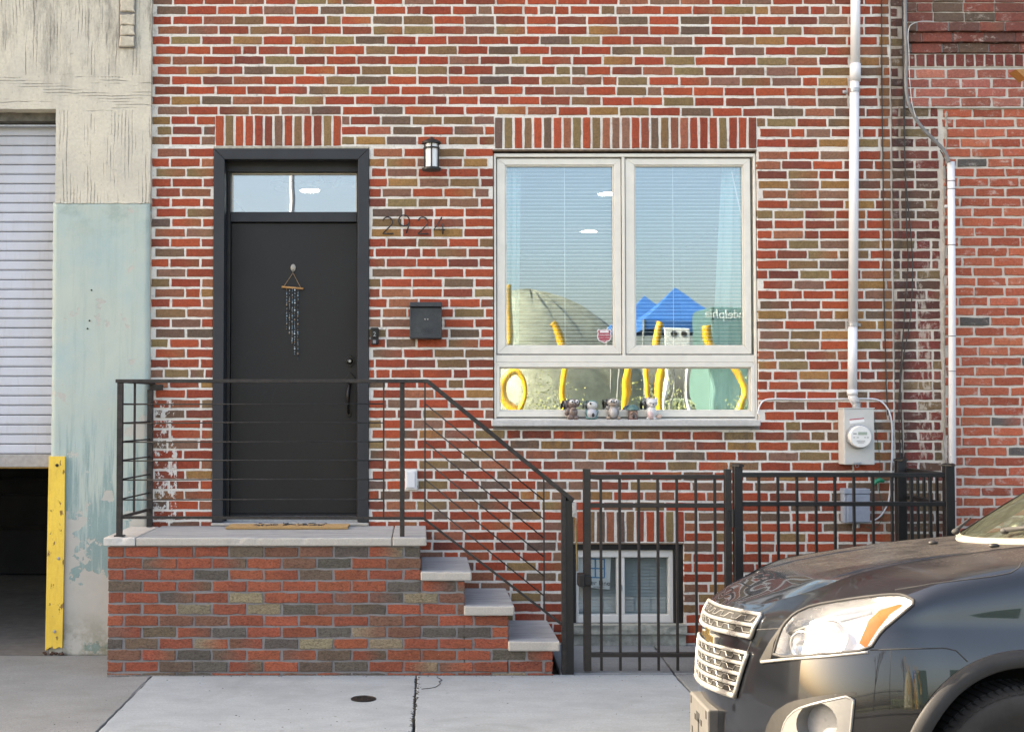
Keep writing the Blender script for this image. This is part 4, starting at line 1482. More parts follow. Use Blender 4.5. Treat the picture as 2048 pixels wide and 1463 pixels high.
# ------------------------------------------------------------------ neighbour on the right
nb = thing('neighbour_house', 'orange red brick neighbour house at the right edge with a dark corbelled cornice', 'house', (PX(2050), YW, 0))
YN = YW + 0.006
nx0, nx1 = PX(1790), 7.6
nbw = MB().box(nx0 + 0.001, nx1, YN + 0.005, YW + 0.3, -0.3, 6.6).build('wall', M['mortar_beige'], nb)
MB().box(nx0 + 0.001, nx1, YW + 0.301, 14.5, 6.3, 6.59).build('roof', M['asphalt'], nb)
MB().box(nx1 - 0.2, nx1 - 0.001, YW + 0.301, 14.5, -0.3, 6.29).build('side_wall', M['mortar_beige'], nb)
W2 = Wall()
rg2 = random.Random(77)
xj = PX(1884)
r0 = PZ(216)
for zt, k in rows:
    if zt < 0.02 or zt > 4.7:
        continue
    zt -= 0.0125
    x1 = xj - 0.004 + 0.016 * mnoise.noise((k * 0.7, 4, 2)) if zt < r0 else PX(1814)
    lay_course(W2, nx0 + 0.004, x1, zt - HB, zt, YN, PAL_DARK, rg2, [], 0.205, 0.015, 0.05 + (0.1 if k % 2 else 0), jit=0.0026, headers=0.25)
z = PZ(218.5)
k = 0
while z > 0.03:
    lay_course(W2, PX(1893) + 0.012 * mnoise.noise((k * 0.9, 1, 6)), nx1 - 0.3, z - 0.051, z, YN - 0.002, PAL_ALT, rg2, [], 0.2065, 0.016, 0.1 * (k % 2) + rg2.uniform(-0.02, 0.02), jit=0.003, headers=0.03, two=0.1)
    z -= 0.0672
    k += 1
YPK = YW - 0.012
pinkw = MB().box(PX(1818, YPK), nx1 - 0.3, YPK + 0.005, YN + 0.004, PZ(215.5, YPK), PZ(134, YPK)).build('painted_course_bed', mortar_mat('pale pointing', (0.52, 0.50, 0.46), 0.4, False), nb)
for k, py in enumerate((139.5, 158.5, 177.3, 196.3)):
    lay_course(W2, PX(1820, YPK), nx1 - 0.31, PZ(py + 16, YPK), PZ(py, YPK), YPK, PAL_PINK, rg2, [], 0.2075, 0.017, (0.1 if k % 2 else 0) + 0.06, jit=0.003, headers=0.02, two=0.0, depth=0.012)
YCB = YW - 0.02
MB().box(PX(1821, YCB), nx1 - 0.3, YCB + 0.006, YN + 0.004, PZ(133.5, YCB), PZ(107.5, YCB)).build('header_course_bed', M['mortar_beige'], nb)
xx = PX(1822, YCB)
while xx < nx1 - 0.4:
    W2.put(xx, xx + 0.052, PZ(132, YCB), PZ(109, YCB), YCB, pick(PAL_DARK[:1] + PAL_TOP[:1], rg2), None, 0.002, depth=0.02)
    xx += 0.0665
for (py0, py1, yo, x0) in ((87, 105, -0.030, 1821), (65, 83.5, -0.050, 1822), (44.5, 62, -0.072, 1826)):
    Yc = YW + yo
    MB().box(PX(x0, Yc) + 0.002, nx1 - 0.3, Yc + 0.006, YN + 0.004, PZ(py1, Yc) + 0.002, PZ(py0, Yc) - 0.002).build('corbel_bed', M['mortar_grey'], nb)
    lay_course(W2, PX(x0, Yc), nx1 - 0.31, PZ(py1, Yc), PZ(py0, Yc), Yc, PAL_TOP, rg2, [], 0.21, 0.008, rg2.uniform(0, 0.1), jit=0.0025, headers=0.3, depth=0.05)
z = PZ(41)
k = 0
while z < 4.75:
    lay_course(W2, PX(1814), nx1 - 0.3, z - 0.004, z + 0.054, YN - 0.004, PAL_TOP, rg2, [], 0.21, 0.008, 0.1 * (k % 2), jit=0.0015, headers=0.03)
    z += 0.0655
    k += 1
M['brick_nb'] = brick_mat('weathered neighbour brick', True, False, 0.22, 0.6)
W2.emit(nbw, M['brick_nb'], rg2)
# mortar smeared down the joint between the old pier and the newer brickwork
jm = []
for i in range(140):
    py = 222 + (1280 - 222) * i / 139
    p = P(1888 + 5 * mnoise.noise((i * 0.35, 2, 2)) + (4 if py < 330 else 0), py, YN)
    jm.append(Vector((p.x, YN + 0.002, p.z)))
MB().tube(jm, [0.005 + 0.011 * abs(mnoise.noise((i * 0.6, 8, 3))) for i in range(140)], 7).build('mortar_joint', mortar_mat('smeared joint mortar', (0.36, 0.33, 0.28), 0.6, False), nb)
wedge = MB().prism([(PX(2041, 8.2), PZ(139, 8.2)), (PX(2062, 8.2), PZ(138, 8.2)), (PX(2062, 8.2), PZ(158, 8.2))], 8.2, 8.3).build('bracket_end', simple('varnished bracket', (0.35, 0.16, 0.04), 0.5, 0.2, 40), nb)

# ------------------------------------------------------------------ stoop
stp = thing('stoop', 'brick stoop with stone landing and three stone steps before the door', 'stoop', (PX(530, YS), YS, 0))
sy = YS
lvl = [(1090.5, 841), (1160, 929), (1229.5, 1016), (1300.5, 1104)]       # underside of slab, right end of the brickwork
zb_top = [PZ(v[0], sy) for v in lvl]
xr = [PX(v[1], sy) for v in lvl]
xl = PX(219, sy)
core = MB()
zlow = -0.25
for i in range(4):
    z1 = zb_top[i]
    x0 = xl if i == 0 else xr[i - 1]
    core.box(x0 + (0.006 if i == 0 else -0.0008), xr[i] - 0.006, sy + 0.006, YW + 0.002, zlow, z1 - 0.001)
core_o = core.build('core', M['mortar_grey'], stp)
W3 = Wall()
rg3 = random.Random(31)
tops = [1093.6 + 22.95 * i for i in range(12)]
for k, py in enumerate(tops):
    zt = PZ(py, sy)
    z0 = PZ(py + 19.0, sy)
    xe = None
    for i in range(4):
        if zt <= zb_top[i] + 0.004:
            xe = xr[i]
    x = xl
    first = True
    while x < xe - 0.02:
        L = 0.2135
        if first:
            L = 0.2135 if k % 2 else 0.103
            first = False
        a, b = x, min(x + L - 0.013, xe)
        if xe - b < 0.05:
            b = xe
        c = pick(PAL_STOOP, rg3)
        W3.put(a, b, max(z0, -0.03), zt + rg3.uniform(-0.002, 0.002), sy + rg3.uniform(-0.003, 0.003), c, pick(PAL_STOOP, rg3) if rg3.random() < 0.2 else None, 0.0034, depth=0.02)
        x = b + 0.013
    # bricks on the flank and on the risers
W3.emit(core_o, M['brick_stoop'], rg3)
# side faces of the stoop in real bricks (turned)
sideb = MB()


def side_bricks(xface, sgn, z_lo, z_hi):
    for k, py in enumerate(tops):
        zt, z0 = PZ(py, sy), PZ(py + 19.0, sy)
        if zt > z_hi + 0.004 or z0 < z_lo - 0.03:
            continue
        y = sy + (0.0 if k % 2 else -0.1)
        while y < YW - 0.01:
            a, b = max(y, sy + 0.022) + 0.0065, min(y + 0.2, YW - 0.004)
            y += 0.2135
            if b - a < 0.03:
                continue
            sideb.cur = pick(PAL_STOOP, rg3)
            sideb.box(xface - 0.0005 if sgn > 0 else xface, xface + 0.006 * (-1 if sgn > 0 else 1) + (0.0065 if sgn > 0 else -0.0065) * 0, a, b, z0, zt)
    sideb.cur = None


side_bricks(xl, -1, 0.0, zb_top[0])
for i in range(4):
    side_bricks(xr[i], 1, zb_top[i + 1] if i < 3 else 0.0, zb_top[i])
sideb.build('flank_bricks', M['brick_stoop'], core_o, kind='stuff')
# slabs
yl = 7.645
ztop = PZ(1074, yl)
zbt = zb_top[0] + 0.0005
LANDZ = ztop


def stone(nm, x0, x1, y0, y1, z0, z1, mat, bev=0.007):
    o = MB().box(x0, x1, y0, y1, z0, z1).build(nm, mat, stp, bevel=bev, seg=2)
    bm = bmesh.new()
    bm.from_mesh(o.data)
    for ax, n_ in ((0, max(1, int((x1 - x0) / 0.035))), (1, 5)):
        lo_, hi_ = (x0, x1) if ax == 0 else (y0, y1)
        for k in range(1, n_):
            pc_ = [0, 0, 0]
            pc_[ax] = lo_ + (hi_ - lo_) * k / n_
            no_ = [0, 0, 0]
            no_[ax] = 1
            bmesh.ops.bisect_plane(bm, geom=bm.verts[:] + bm.edges[:] + bm.faces[:], plane_co=pc_, plane_no=no_)
    for v in bm.verts:                    # worn, slightly chipped arrises
        nz_ = mnoise.noise((v.co.x * 9, v.co.y * 9, v.co.z * 30))
        chip = max(0, mnoise.noise((v.co.x * 31, v.co.z * 40, 5.5)) - 0.35) * 0.02
        if abs(v.co.y - y0) < 1e-4:
            v.co.y += 0.0015 * nz_ + chip
        if abs(v.co.z - z1) < 1e-4:
            v.co.z -= 0.001 * (1 + nz_) + (chip * 0.6 if abs(v.co.y - y0) < 0.02 else 0)
    bm.to_mesh(o.data)
    bm.free()
    return o


def slab_mat():
    """grey weathered tread on top, warmer cast stone on the faces of the slab"""
    n = N('stoop slab stone')
    ge = n.node('ShaderNodeNewGeometry')
    sx = n.node('ShaderNodeSeparateXYZ')
    n.t.links.new(ge.outputs['True Normal'], sx.inputs[0])
    up = n.ramp(sx.outputs[2], 0.5, 0.8)
    f = n.noise(110, 5, 0.65)
    s = n.noise(9, 5, 0.65, vec=n.mapped((0.5, 3, 1)))
    face = n.mix(n.ramp(f, 0.3, 0.7), (0.33, 0.305, 0.265), (0.43, 0.40, 0.35))
    tread = n.mix(n.ramp(s, 0.38, 0.66), (0.36, 0.375, 0.38), (0.22, 0.232, 0.24))
    tread = n.mix(n.ramp(f, 0.35, 0.7, 0, 0.35), tread, (0.40, 0.41, 0.41))
    cc = n.mix(up, face, tread)
    b = n.bump(f, 0.4, 0.003)
    return n.done(cc, 0.85, b)


M['slab'] = slab_mat()
M['slab_pale'] = simple('pale cement end piece', (0.47, 0.45, 0.415), 0.85, 0.12, 60, 0.35, 0.004)
stone('landing_slab', PX(209, yl), PX(272.5, yl), yl, YGAR - 0.02, zbt, ztop, M['slab_pale'])
stone('landing_slab', PX(273.5, yl) , PX(783.5, yl), yl + 0.003, YW - 0.002, zbt, ztop - 0.002, M['slab'])
stone('landing_slab', PX(785, yl), PX(853, yl), yl, YW - 0.002, zbt, ztop, M['slab'])
stone('door_saddle', PX(424, YW), PX(738, YW), YW - 0.03, yd + 0.02, ztop - 0.001, PZ(1045, YW - 0.03), M['slab'])
for (x0, x1, yb0, yb1, back) in ((842, 943, 1160, 1142.5, 1116), (928, 1028, 1229, 1211, 1178), (1016, 1118, 1300, 1281.5, 1242)):
    i = (842, 928, 1016).index(x0)
    stone('step_tread', PX(x0, yl) - 0.002, PX(x1, yl), yl, YW - 0.002, zb_top[i + 1] + 0.0005, PZ(yb1, yl), M['slab'], 0.009)

# dirt and mortar droppings gathered along the foot of the stoop
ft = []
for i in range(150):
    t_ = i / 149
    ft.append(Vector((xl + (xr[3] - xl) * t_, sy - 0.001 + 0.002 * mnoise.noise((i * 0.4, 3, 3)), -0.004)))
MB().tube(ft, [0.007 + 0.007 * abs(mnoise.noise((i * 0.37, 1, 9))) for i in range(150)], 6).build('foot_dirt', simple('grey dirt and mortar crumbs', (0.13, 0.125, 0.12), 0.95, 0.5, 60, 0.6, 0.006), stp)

# door mat
n = N('coir')
f = n.noise(300, 3, 0.7)
M['coir'] = n.done(n.mix(n.ramp(f, 0.3, 0.7), (0.36, 0.22, 0.09), (0.58, 0.38, 0.17)), 0.95, n.bump(f, 0.9, 0.006))
ym0, ym1 = G(500, 1057.5, LANDZ).y, G(500, 1045.5, LANDZ).y + 0.02
mx0, mx1 = PX(452.5, ym0), PX(695.5, ym0)
mat_t = thing('door_mat', 'tan coir door mat with black lettering on the landing', 'door mat', ((mx0 + mx1) / 2, ym0, LANDZ))
pile = MB()
pile.box(mx0, mx1, ym0, ym1, LANDZ, LANDZ + 0.014)
pile_o = pile.build('pile', M['coir'], mat_t, bevel=0.003)
fz = MB()
for i in range(420):
    xq = RNG.uniform(mx0, mx1)
    fz.add([(xq - 0.002, ym0 - 0.003, LANDZ + 0.001), (xq + 0.002, ym0 - 0.003, LANDZ + 0.001), (xq + RNG.uniform(-0.004, 0.004), ym0 - 0.001, LANDZ + RNG.uniform(0.010, 0.018)), (xq, ym0 + 0.004, LANDZ + 0.006)], [(0, 1, 2), (1, 3, 2), (3, 0, 2)])
fz.build('fibres', M['coir'], mat_t, kind='stuff')
sc = MB()
rgm = random.Random(8)
for row, (yy, n0) in enumerate(((0.24, 9), (0.12, 10))):
    for k in range(n0):
        xq = mx0 + 0.15 + (mx1 - mx0 - 0.30) * (k + 0.5) / n0
        for j in range(2):
            a0 = Vector((xq + rgm.uniform(-0.02, 0.02), ym0 + yy + rgm.uniform(-0.035, 0.035), LANDZ + 0.0152))
            d_ = Vector((rgm.uniform(-0.03, 0.03), rgm.uniform(-0.045, 0.045), 0))
            sc.tube([a0 - d_, a0 + Vector((rgm.uniform(-0.012, 0.012), rgm.uniform(-0.012, 0.012), 0)), a0 + d_], 0.0042, 5)
sc.build('lettering', M['ink'], mat_t)
# ------------------------------------------------------------------ iron stair railing
rail = thing('stair_railing', 'dark iron railing with thin rods round the landing and down the steps', 'railing', (PX(530, 7.7), 7.70, LANDZ))
yr = 7.705
RM = M['rail_iron']


def bar_between(nm, a, b, w, d, mat, parent, bev=0.002):
    """square bar from a to b; w across in the picture plane, d in depth"""
    a, b = Vector(a), Vector(b)
    t = (b - a).normalized()
    dep = Vector((0, 1, 0)) if abs(t.y) < 0.9 else Vector((1, 0, 0))
    u = t.cross(dep).normalized()
    dep = u.cross(t).normalized()
    vs = []
    for p in (a, b):
        for (i, j) in ((-1, -1), (1, -1), (1, 1), (-1, 1)):
            vs.append(p + u * (w / 2 * i) + dep * (d / 2 * j))
    o = MB().add(vs, [(0, 3, 2, 1), (4, 5, 6, 7), (0, 1, 5, 4), (1, 2, 6, 5), (2, 3, 7, 6), (3, 0, 4, 7)]).build(nm, mat, parent, bevel=bev, seg=1)
    return fix_normals(o)


ZR = PZ(765, yr)
pL, pM, pE = PX(241, yr), PX(804.5, yr), PX(1126, yr)
bar_between('post', (pL, yr, LANDZ), (pL, yr, ZR), 0.034, 0.034, RM, rail)
MB().box(pL - 0.03, pL + 0.03, yr - 0.02, yr + 0.03, LANDZ + 0.0005, LANDZ + 0.008).build('foot_plate', RM, rail, bevel=0.001)
bar_between('post', (pM, yr, LANDZ), (pM, yr, ZR), 0.029, 0.029, RM, rail)
bar_between('post', (pE, yr, 0.0), (pE, yr, PZ(985, yr)), 0.029, 0.029, RM, rail)
yq = 8.30
pB_ = PX(301, yq)
bar_between('post', (pB_, yq, LANDZ), (pB_, yq, PZ(779, yq)), 0.036, 0.036, RM, rail)
# cap rail: flat bar
xk, zk = PX(856, yr), ZR + 0.010
xe, ze = PX(1145, yr), PZ(1000, yr)
bar_between('cap_rail', (PX(232.5, yr), yr, zk), (xk, yr, zk), 0.022, 0.048, RM, rail)
bar_between('cap_rail', (xk - 0.006, yr, zk + 0.001), (xe, yr, ze), 0.026, 0.047, RM, rail)
bar_between('cap_rail', (pL, yr + 0.02, zk), (pB_, 8.352, zk), 0.022, 0.045, RM, rail)
MB().box(pB_ - 0.01, pB_ + 0.075, 8.30, 8.352, zk - 0.05, zk - 0.012).build('wall_bracket', RM, rail, bevel=0.002)
# thin verticals and rods
xv1, xv2, xv3 = PX(767.5, yr), PX(850, yr), PX(1087, yr)
slope = (ze - zk) / (xe - xk)
zbot = PZ(1034, yr)
bar_between('baluster', (xv1, yr, zbot), (xv1, yr, zk), 0.010, 0.010, RM, rail, 0)
bar_between('baluster', (xv2, yr, zbot - 0.02), (xv2, yr, zk), 0.010, 0.010, RM, rail, 0)
sl2 = (PZ(1245, yr) - PZ(1037, yr)) / (PX(1118, yr) - PX(848, yr))
bar_between('baluster', (xv3, yr, PZ(1037, yr) + sl2 * (xv3 - PX(848, yr))), (xv3, yr, zk + slope * (xv3 - xk)), 0.009, 0.009, RM, rail, 0)
bar_between('bottom_rail', (pL, yr, zbot), (PX(848, yr), yr, zbot - 0.006), 0.017, 0.02, RM, rail, 0.001)
bar_between('bottom_rail', (PX(847, yr), yr, zbot - 0.006), (pE - 0.01, yr, zbot - 0.006 + sl2 * (pE - 0.01 - PX(847, yr))), 0.014, 0.02, RM, rail, 0.001)
for py in (807, 845, 882.5, 920, 958, 997.5):
    z = PZ(py, yr)
    wob = RNG.uniform(-0.003, 0.003)
    MB().tube([(pL, yr, z - 0.004), ((pL + xv1) / 2, yr, z + wob), (xv1, yr, z)], 0.0046, 6).build('rod', RM, rail, smooth=True)
    MB().tube([(xv2, yr, z), (xv3, yr, z + slope * (xv3 - xv2) * 0.985)], 0.0046, 6).build('rod', RM, rail, smooth=True)
    MB().tube([(pL, yr, z - 0.002), (pB_, 8.30, z - 0.002), ], 0.0055, 6).build('rod', RM, rail, smooth=True)
xm_ = pL + (pB_ - pL) * 0.46
bar_between('baluster', (xm_, 7.98, PZ(1034, yr)), (xm_, 7.98, zk), 0.013, 0.013, RM, rail, 0)
bar_between('bottom_rail', (pL, yr, zbot), (pB_, 8.30, zbot), 0.017, 0.02, RM, rail, 0.001)

# ------------------------------------------------------------------ gate and fence
FI, GI = M['fence_iron'], M['gate_iron']
yf = 7.72
lp = thing('latch_post', 'square black latch post at the foot of the steps', 'post', (PX(1137, yf), yf, 0))
zc = PZ(1000, yf)
bar_between('post', (PX(1137, yf), yf, 0.0), (PX(1137, yf), yf, zc), 0.048, 0.048, FI, lp)
MB().lathe([(0.031, 0.0), (0.034, 0.003), (0.034, 0.012), (0.020, 0.02)], (PX(1137, yf), yf, zc), n=4).build('cap', FI, lp)
MB().box(PX(1143.5, yf - 0.04), PX(1152, yf - 0.04), yf - 0.05, yf - 0.025, PZ(1032, yf), PZ(1003, yf)).build('strike_plate', M['galv'], lp, bevel=0.003)
MB().lathe([(0.008, -0.012), (0.009, 0.0)], (PX(1148, yf - 0.05), yf - 0.05, PZ(1025, yf)), 'y', 12).build('bolt', M['chrome'], lp)
MB().tube([(PX(1149, yf), yf - 0.03, PZ(1034, yf)), (PX(1152, yf), yf - 0.03, PZ(1140, yf))], 0.006, 8).build('drop_rod', simple('brass coloured rod', (0.22, 0.17, 0.08), 0.4, 0.2, 40, 0.1, 0.001, 0.6), lp)

gate = thing('garden_gate', 'black metal garden gate with vertical bars below the large window', 'gate', (PX(1312, yf), yf, 0))
zg0 = 0.020


def bars(parent, pxs, y, z0, z1, mat, w=0.016, nm='bar'):
    for px in pxs:
        x = PX(px, y)
        bar_between(nm, (x, y, z0), (x, y, z1), w, w, mat, parent, 0.0015)


gz1, gz2, gz3 = PZ(953, yf), PZ(1010, yf), PZ(1308, yf)
bars(gate, (1172.5,), yf, zg0, PZ(937.5, yf), GI, 0.044, 'stile')
bars(gate, (1453.5,), yf, zg0, PZ(937.5, yf), GI, 0.040, 'stile')
for z, h in ((gz1, 0.026), (gz2, 0.026), (gz3, 0.026)):
    MB().box(PX(1179, yf), PX(1447.5, yf), yf - 0.018, yf + 0.018, z - h / 2, z + h / 2).build('rail', GI, gate, bevel=0.002)
bars(gate, (1200.5, 1238, 1276, 1314, 1352, 1390, 1428), yf, zg0, PZ(955, yf), GI)
MB().box(PX(1153.5, yf), PX(1166, yf), yf - 0.06, yf + 0.03, PZ(1170, yf), PZ(1145, yf)).build('latch', FI, gate, bevel=0.004)
MB().box(PX(1164, yf), PX(1179.5, yf), yf - 0.048, yf - 0.0225, PZ(1168, yf), PZ(1149, yf)).build('latch_body', FI, gate, bevel=0.004)
for z in (PZ(1035, yf),):
    MB().lathe([(0.009, -0.055), (0.009, 0.055)], (PX(1462, yf), yf - 0.022, z), n=10).build('hinge_barrel', M['galv'] if False else FI, gate)
    MB().box(PX(1455, yf), PX(1462, yf), yf - 0.026, yf - 0.0205, z - 0.05, z + 0.05).build('hinge_leaf', FI, gate, bevel=0.001)

fence = thing('iron_fence', 'black metal picket fence beside the gate with a short return to the wall', 'fence', (PX(1680, yf), yf, 0))


def post(px, y, ptop, w):
    x = PX(px, y)
    z = PZ(ptop, y)
    bar_between('post', (x, y, 0.0), (x, y, z - 0.012), w, w, FI, fence)
    MB().lathe([(w * 0.74, -0.012), (w * 0.80, -0.008), (w * 0.80, 0.001), (w * 0.55, 0.008)], (x, y, z - 0.004), n=4).build('post_cap', FI, fence).rotation_euler = (0, 0, 0)


post(1473.5, yf, 928, 0.052)
post(1894.5, yf, 927, 0.056)
ybk = 8.30
post(1799, ybk, 917, 0.060)
for z, h in ((PZ(949, yf), 0.028), (PZ(1007, yf), 0.026), (PZ(1308, yf), 0.026)):
    MB().box(PX(1482, yf), PX(1886, yf), yf - 0.018, yf + 0.018, z - h / 2, z + h / 2).build('rail', FI, fence, bevel=0.002)
bars(fence, [1516 + 37.9 * i for i in range(10)], yf, zg0, PZ(951, yf), FI)
xs_ = PX(1894.5, yf)
for z, h in ((PZ(949, yf), 0.028), (PZ(1007, yf), 0.026), (PZ(1308, yf), 0.026)):
    MB().box(xs_ - 0.018 - 0.03, xs_ + 0.018 - 0.03, yf + 0.03, ybk - 0.03, z - h / 2, z + h / 2).build('rail', FI, fence, bevel=0.002)
for i in range(5):
    y = yf + 0.03 + (ybk - yf - 0.06) * (i + 0.7) / 5.2
    bar_between('bar', (xs_ - 0.03, y, zg0), (xs_ - 0.03, y, PZ(951, yf)), 0.016, 0.016, FI, fence, 0.0015)

# ------------------------------------------------------------------ wall lantern
c = P(863, 310, 8.29)
yl_ = 8.30
lan = thing('wall_lantern', 'black wall lantern with white glass right of the door', 'wall lamp', (c.x, YW, c.z))
zt_, zb_ = PZ(279, yl_), PZ(340, yl_)
s_ = yl_ / FPX
MB().box(c.x - 0.035, c.x + 0.035, YW - 0.014, YW - 0.001, zb_ + 0.02, zt_ - 0.02).build('back_plate', M['iron'], lan, bevel=0.004)
MB().box(c.x - 0.014, c.x + 0.014, yl_ + 0.04, YW - 0.0145, zt_ - 0.045, zt_ - 0.02).build('arm', M['iron'], lan, bevel=0.003)
MB().lathe([(0.006, 0.014), (0.012, 0.008), (0.012, 0.0), (0.030, -0.003), (0.054, -0.014), (0.063, -0.020), (0.063, -0.032), (0.052, -0.034)][::-1], (c.x, yl_, zt_ + 0.002), n=28).build('roof', M['iron'], lan)
MB().lathe([(0.044, 0.0), (0.044, (zt_ - zb_) - 0.05)], (c.x, yl_, zb_ + 0.018), n=28).build('glass', M['white_glass'], lan, smooth=False)
MB().lathe([(0.040, -0.004), (0.064, -0.002), (0.064, 0.010), (0.048, 0.017)], (c.x, yl_, zb_), n=28).build('base_ring', M['iron'], lan)
ring = MB()
for h in (zt_ - 0.060,):
    ring.lathe([(0.047, -0.004), (0.055, -0.004), (0.055, 0.004), (0.047, 0.004)], (c.x, yl_, h), n=28)
ring.build('band', M['iron'], lan)
for k in range(6):
    a = math.pi / 6 * 3 + k * math.pi / 3
    MB().tube([(c.x + 0.052 * math.cos(a), yl_ + 0.052 * math.sin(a), zb_ + 0.01), (c.x + 0.052 * math.cos(a), yl_ + 0.052 * math.sin(a), zt_ - 0.03)], 0.0045, 6).build('cage_bar', M['iron'], lan)

# ------------------------------------------------------------------ house number
yn = YW - 0.014
num_mat = simple('black number steel', (0.014, 0.014, 0.015), 0.45, 0.2, 60, 0.1, 0.001)


def arc(cx, cy, r, a0, a1, n=14):
    return [(cx + r * math.cos(R(a0 + (a1 - a0) * i / n)), cy - r * math.sin(R(a0 + (a1 - a0) * i / n))) for i in range(n + 1)]


digits = [('2 first in line', [arc(775, 444, 9.8, 165, -38) + [(765.5, 467.0)], [(765, 467), (787, 467)]]),
          ('9 second in line', [arc(808, 441, 10.8, 0, 360, 22), [(818.5, 443), (817, 453), (812.5, 466)]]),
          ('2 after the nine', [arc(845.5, 444, 9.8, 165, -38) + [(836, 467.5)], [(835.5, 467.5), (857, 467.5)]]),
          ('4 last in line',  [[(884, 434), (868, 459), (890, 459)], [(885.5, 447), (885.5, 468)]])]
for nm, strokes in digits:
    p0 = P(strokes[0][0][0], 467, yn)
    t = thing('house_numeral', 'thin black metal numeral %s of the house number 2924' % nm, 'house number', (p0.x, YW, p0.z), 'house numerals beside the door')
    for st in strokes:
        MB().tube([P(a, b, yn) for a, b in st], 0.0046, 8, closed=False).build('stroke', num_mat, t, smooth=True)
    a, b = strokes[0][len(strokes[0]) // 2]
    q = P(a, b, yn)
    MB().tube([(q.x, yn, q.z), (q.x, YW, q.z)], 0.003, 6).build('stand_off_pin', num_mat, t)

# ------------------------------------------------------------------ mailbox
ymb = YW - 0.10
mb_t = thing('mailbox', 'dark metal mailbox with a hinged lid on the brick wall', 'mailbox', (PX(852, ymb), YW, PZ(677, ymb)))
x0, x1, z0, z1 = PX(819.5, ymb), PX(884, ymb), PZ(677, ymb), PZ(614, ymb)
mm = simple('grey black mailbox enamel', (0.035, 0.04, 0.046), 0.38, 0.25, 40, 0.15, 0.001, 0.3)
body = MB().box(x0, x1, ymb + 0.006, YW - 0.001, z0, z1).build('body', mm, mb_t, bevel=0.006)
MB().box(x0 - 0.002, x1 + 0.002, ymb - 0.012, YW - 0.0012, z1 + 0.001, PZ(604, ymb)).build('lid', mm, mb_t, bevel=0.008, seg=3)
MB().box(x0 - 0.003, x1 + 0.003, ymb - 0.016, ymb + 0.01, z1 + 0.002, z1 + 0.012).build('lid_lip', mm, mb_t, bevel=0.003)
frame_w = 0.012
for (a, b, c_, d) in ((x0 + 0.002, x0 + frame_w, z0 + 0.004, z1 - 0.004), (x1 - frame_w, x1 - 0.002, z0 + 0.004, z1 - 0.004), (x0 + frame_w + 0.001, x1 - frame_w - 0.001, z0 + 0.004, z0 + 0.028)):
    MB().box(a, b, ymb + 0.001, ymb + 0.0055, c_, d).build('front_frame', mm, mb_t, bevel=0.002)
text_part('lettering', 'Mail', 0.05, (PX(853, ymb), ymb + 0.0052, PZ(665, ymb)), M['ink'], mb_t, extrude=0.001, shear=0.3)
for px in (850, 855.5):
    p = P(px, 638, ymb)
    MB().lathe([(0.0045, -0.003), (0.005, 0.006)], (p.x, ymb, p.z), 'y', 10).build('rivet', M['chrome'], mb_t)

# ------------------------------------------------------------------ key lockbox beside the door
ylk = YW - 0.04
lk = thing('key_lockbox', 'small black key lockbox on the brick edge right of the door', 'lockbox', (PX(749, ylk), YW, PZ(689, ylk)))
MB().box(PX(741, ylk), PX(757, ylk), ylk, YW - 0.001, PZ(688.5, ylk), PZ(654.5, ylk)).build('case', M['rubber'], lk, bevel=0.006)
MB().box(PX(744, ylk), PX(754.5, ylk), ylk - 0.006, ylk - 0.0005, PZ(676, ylk), PZ(657, ylk)).build('keypad', hw, lk, bevel=0.002)
text_part('lettering', '2', 0.042, (PX(749, ylk), ylk - 0.0065, PZ(672, ylk)), M['galv'], lk, extrude=0.0006)
MB().box(PX(746, ylk), PX(752, ylk), ylk - 0.008, ylk - 0.0005, PZ(687, ylk), PZ(680, ylk)).build('release_button', M['cable_grey'], lk, bevel=0.002)

# ------------------------------------------------------------------ outdoor socket
yo = YW - 0.035
so = thing('outlet_box', 'white weatherproof outlet box behind the railing post', 'outlet', (PX(823, yo), YW, PZ(980, yo)))
x0, x1, z0, z1 = PX(810, yo), PX(834.5, yo), PZ(979, yo), PZ(938, yo)
MB().box(x0, x1, yo + 0.004, YW - 0.001, z0, z1).build('box', M['white_plastic'], so, bevel=0.005)
MB().box(x0 + 0.008, x1 - 0.012, yo - 0.012, yo + 0.0035, z0 + 0.012, z1 - 0.012).build('flap_cover', M['pvc'], so, bevel=0.01, seg=3)
MB().box(x1 - 0.001, x1 + 0.006, yo + 0.008, yo + 0.02, z0 + 0.012, z0 + 0.030).build('hinge', M['galv'], so, bevel=0.001)

# ------------------------------------------------------------------ bead chime on the door
yc = yd - 0.018
ch = thing('bead_chime', 'hanging chime of blue bead strings under a wooden stick on the door', 'wind chime', (PX(586, yc), yc, PZ(720, yc)))
p = P(586, 535, yc)
MB().ball((p.x, yd - 0.006, p.z), 0.018, 0.006, 0.026, 16, 10).build('adhesive_hook', simple('clear hook plastic', (0.32, 0.29, 0.24), 0.2, 0.2, 60), ch, smooth=True)
MB().tube([(p.x, yd - 0.008, p.z - 0.012), (p.x, yc - 0.006, p.z - 0.03), (p.x, yc - 0.012, p.z - 0.022)], 0.004, 7).build('hook', M['chrome'], ch)
a, b, apex = P(563.5, 573.5, yc), P(606.5, 577, yc), P(586, 545.5, yc)
cordm = simple('jute cord', (0.30, 0.20, 0.12), 0.9, 0.3, 90)
for q in (P(568, 572, yc), P(601, 574.5, yc)):
    MB().tube([apex, q], 0.0022, 5).build('cord', cordm, ch)
MB().tube([a, b], 0.0068, 10).build('stick', M['wood_light'], ch, smooth=True)
bead_cols = [(0.22, 0.32, 0.38), (0.5, 0.55, 0.58), (0.02, 0.02, 0.025), (0.14, 0.17, 0.19), (0.08, 0.13, 0.16), (0.28, 0.2, 0.13)]
n = N('glass beads')
M['beads'] = n.done(n.attr(), 0.15)
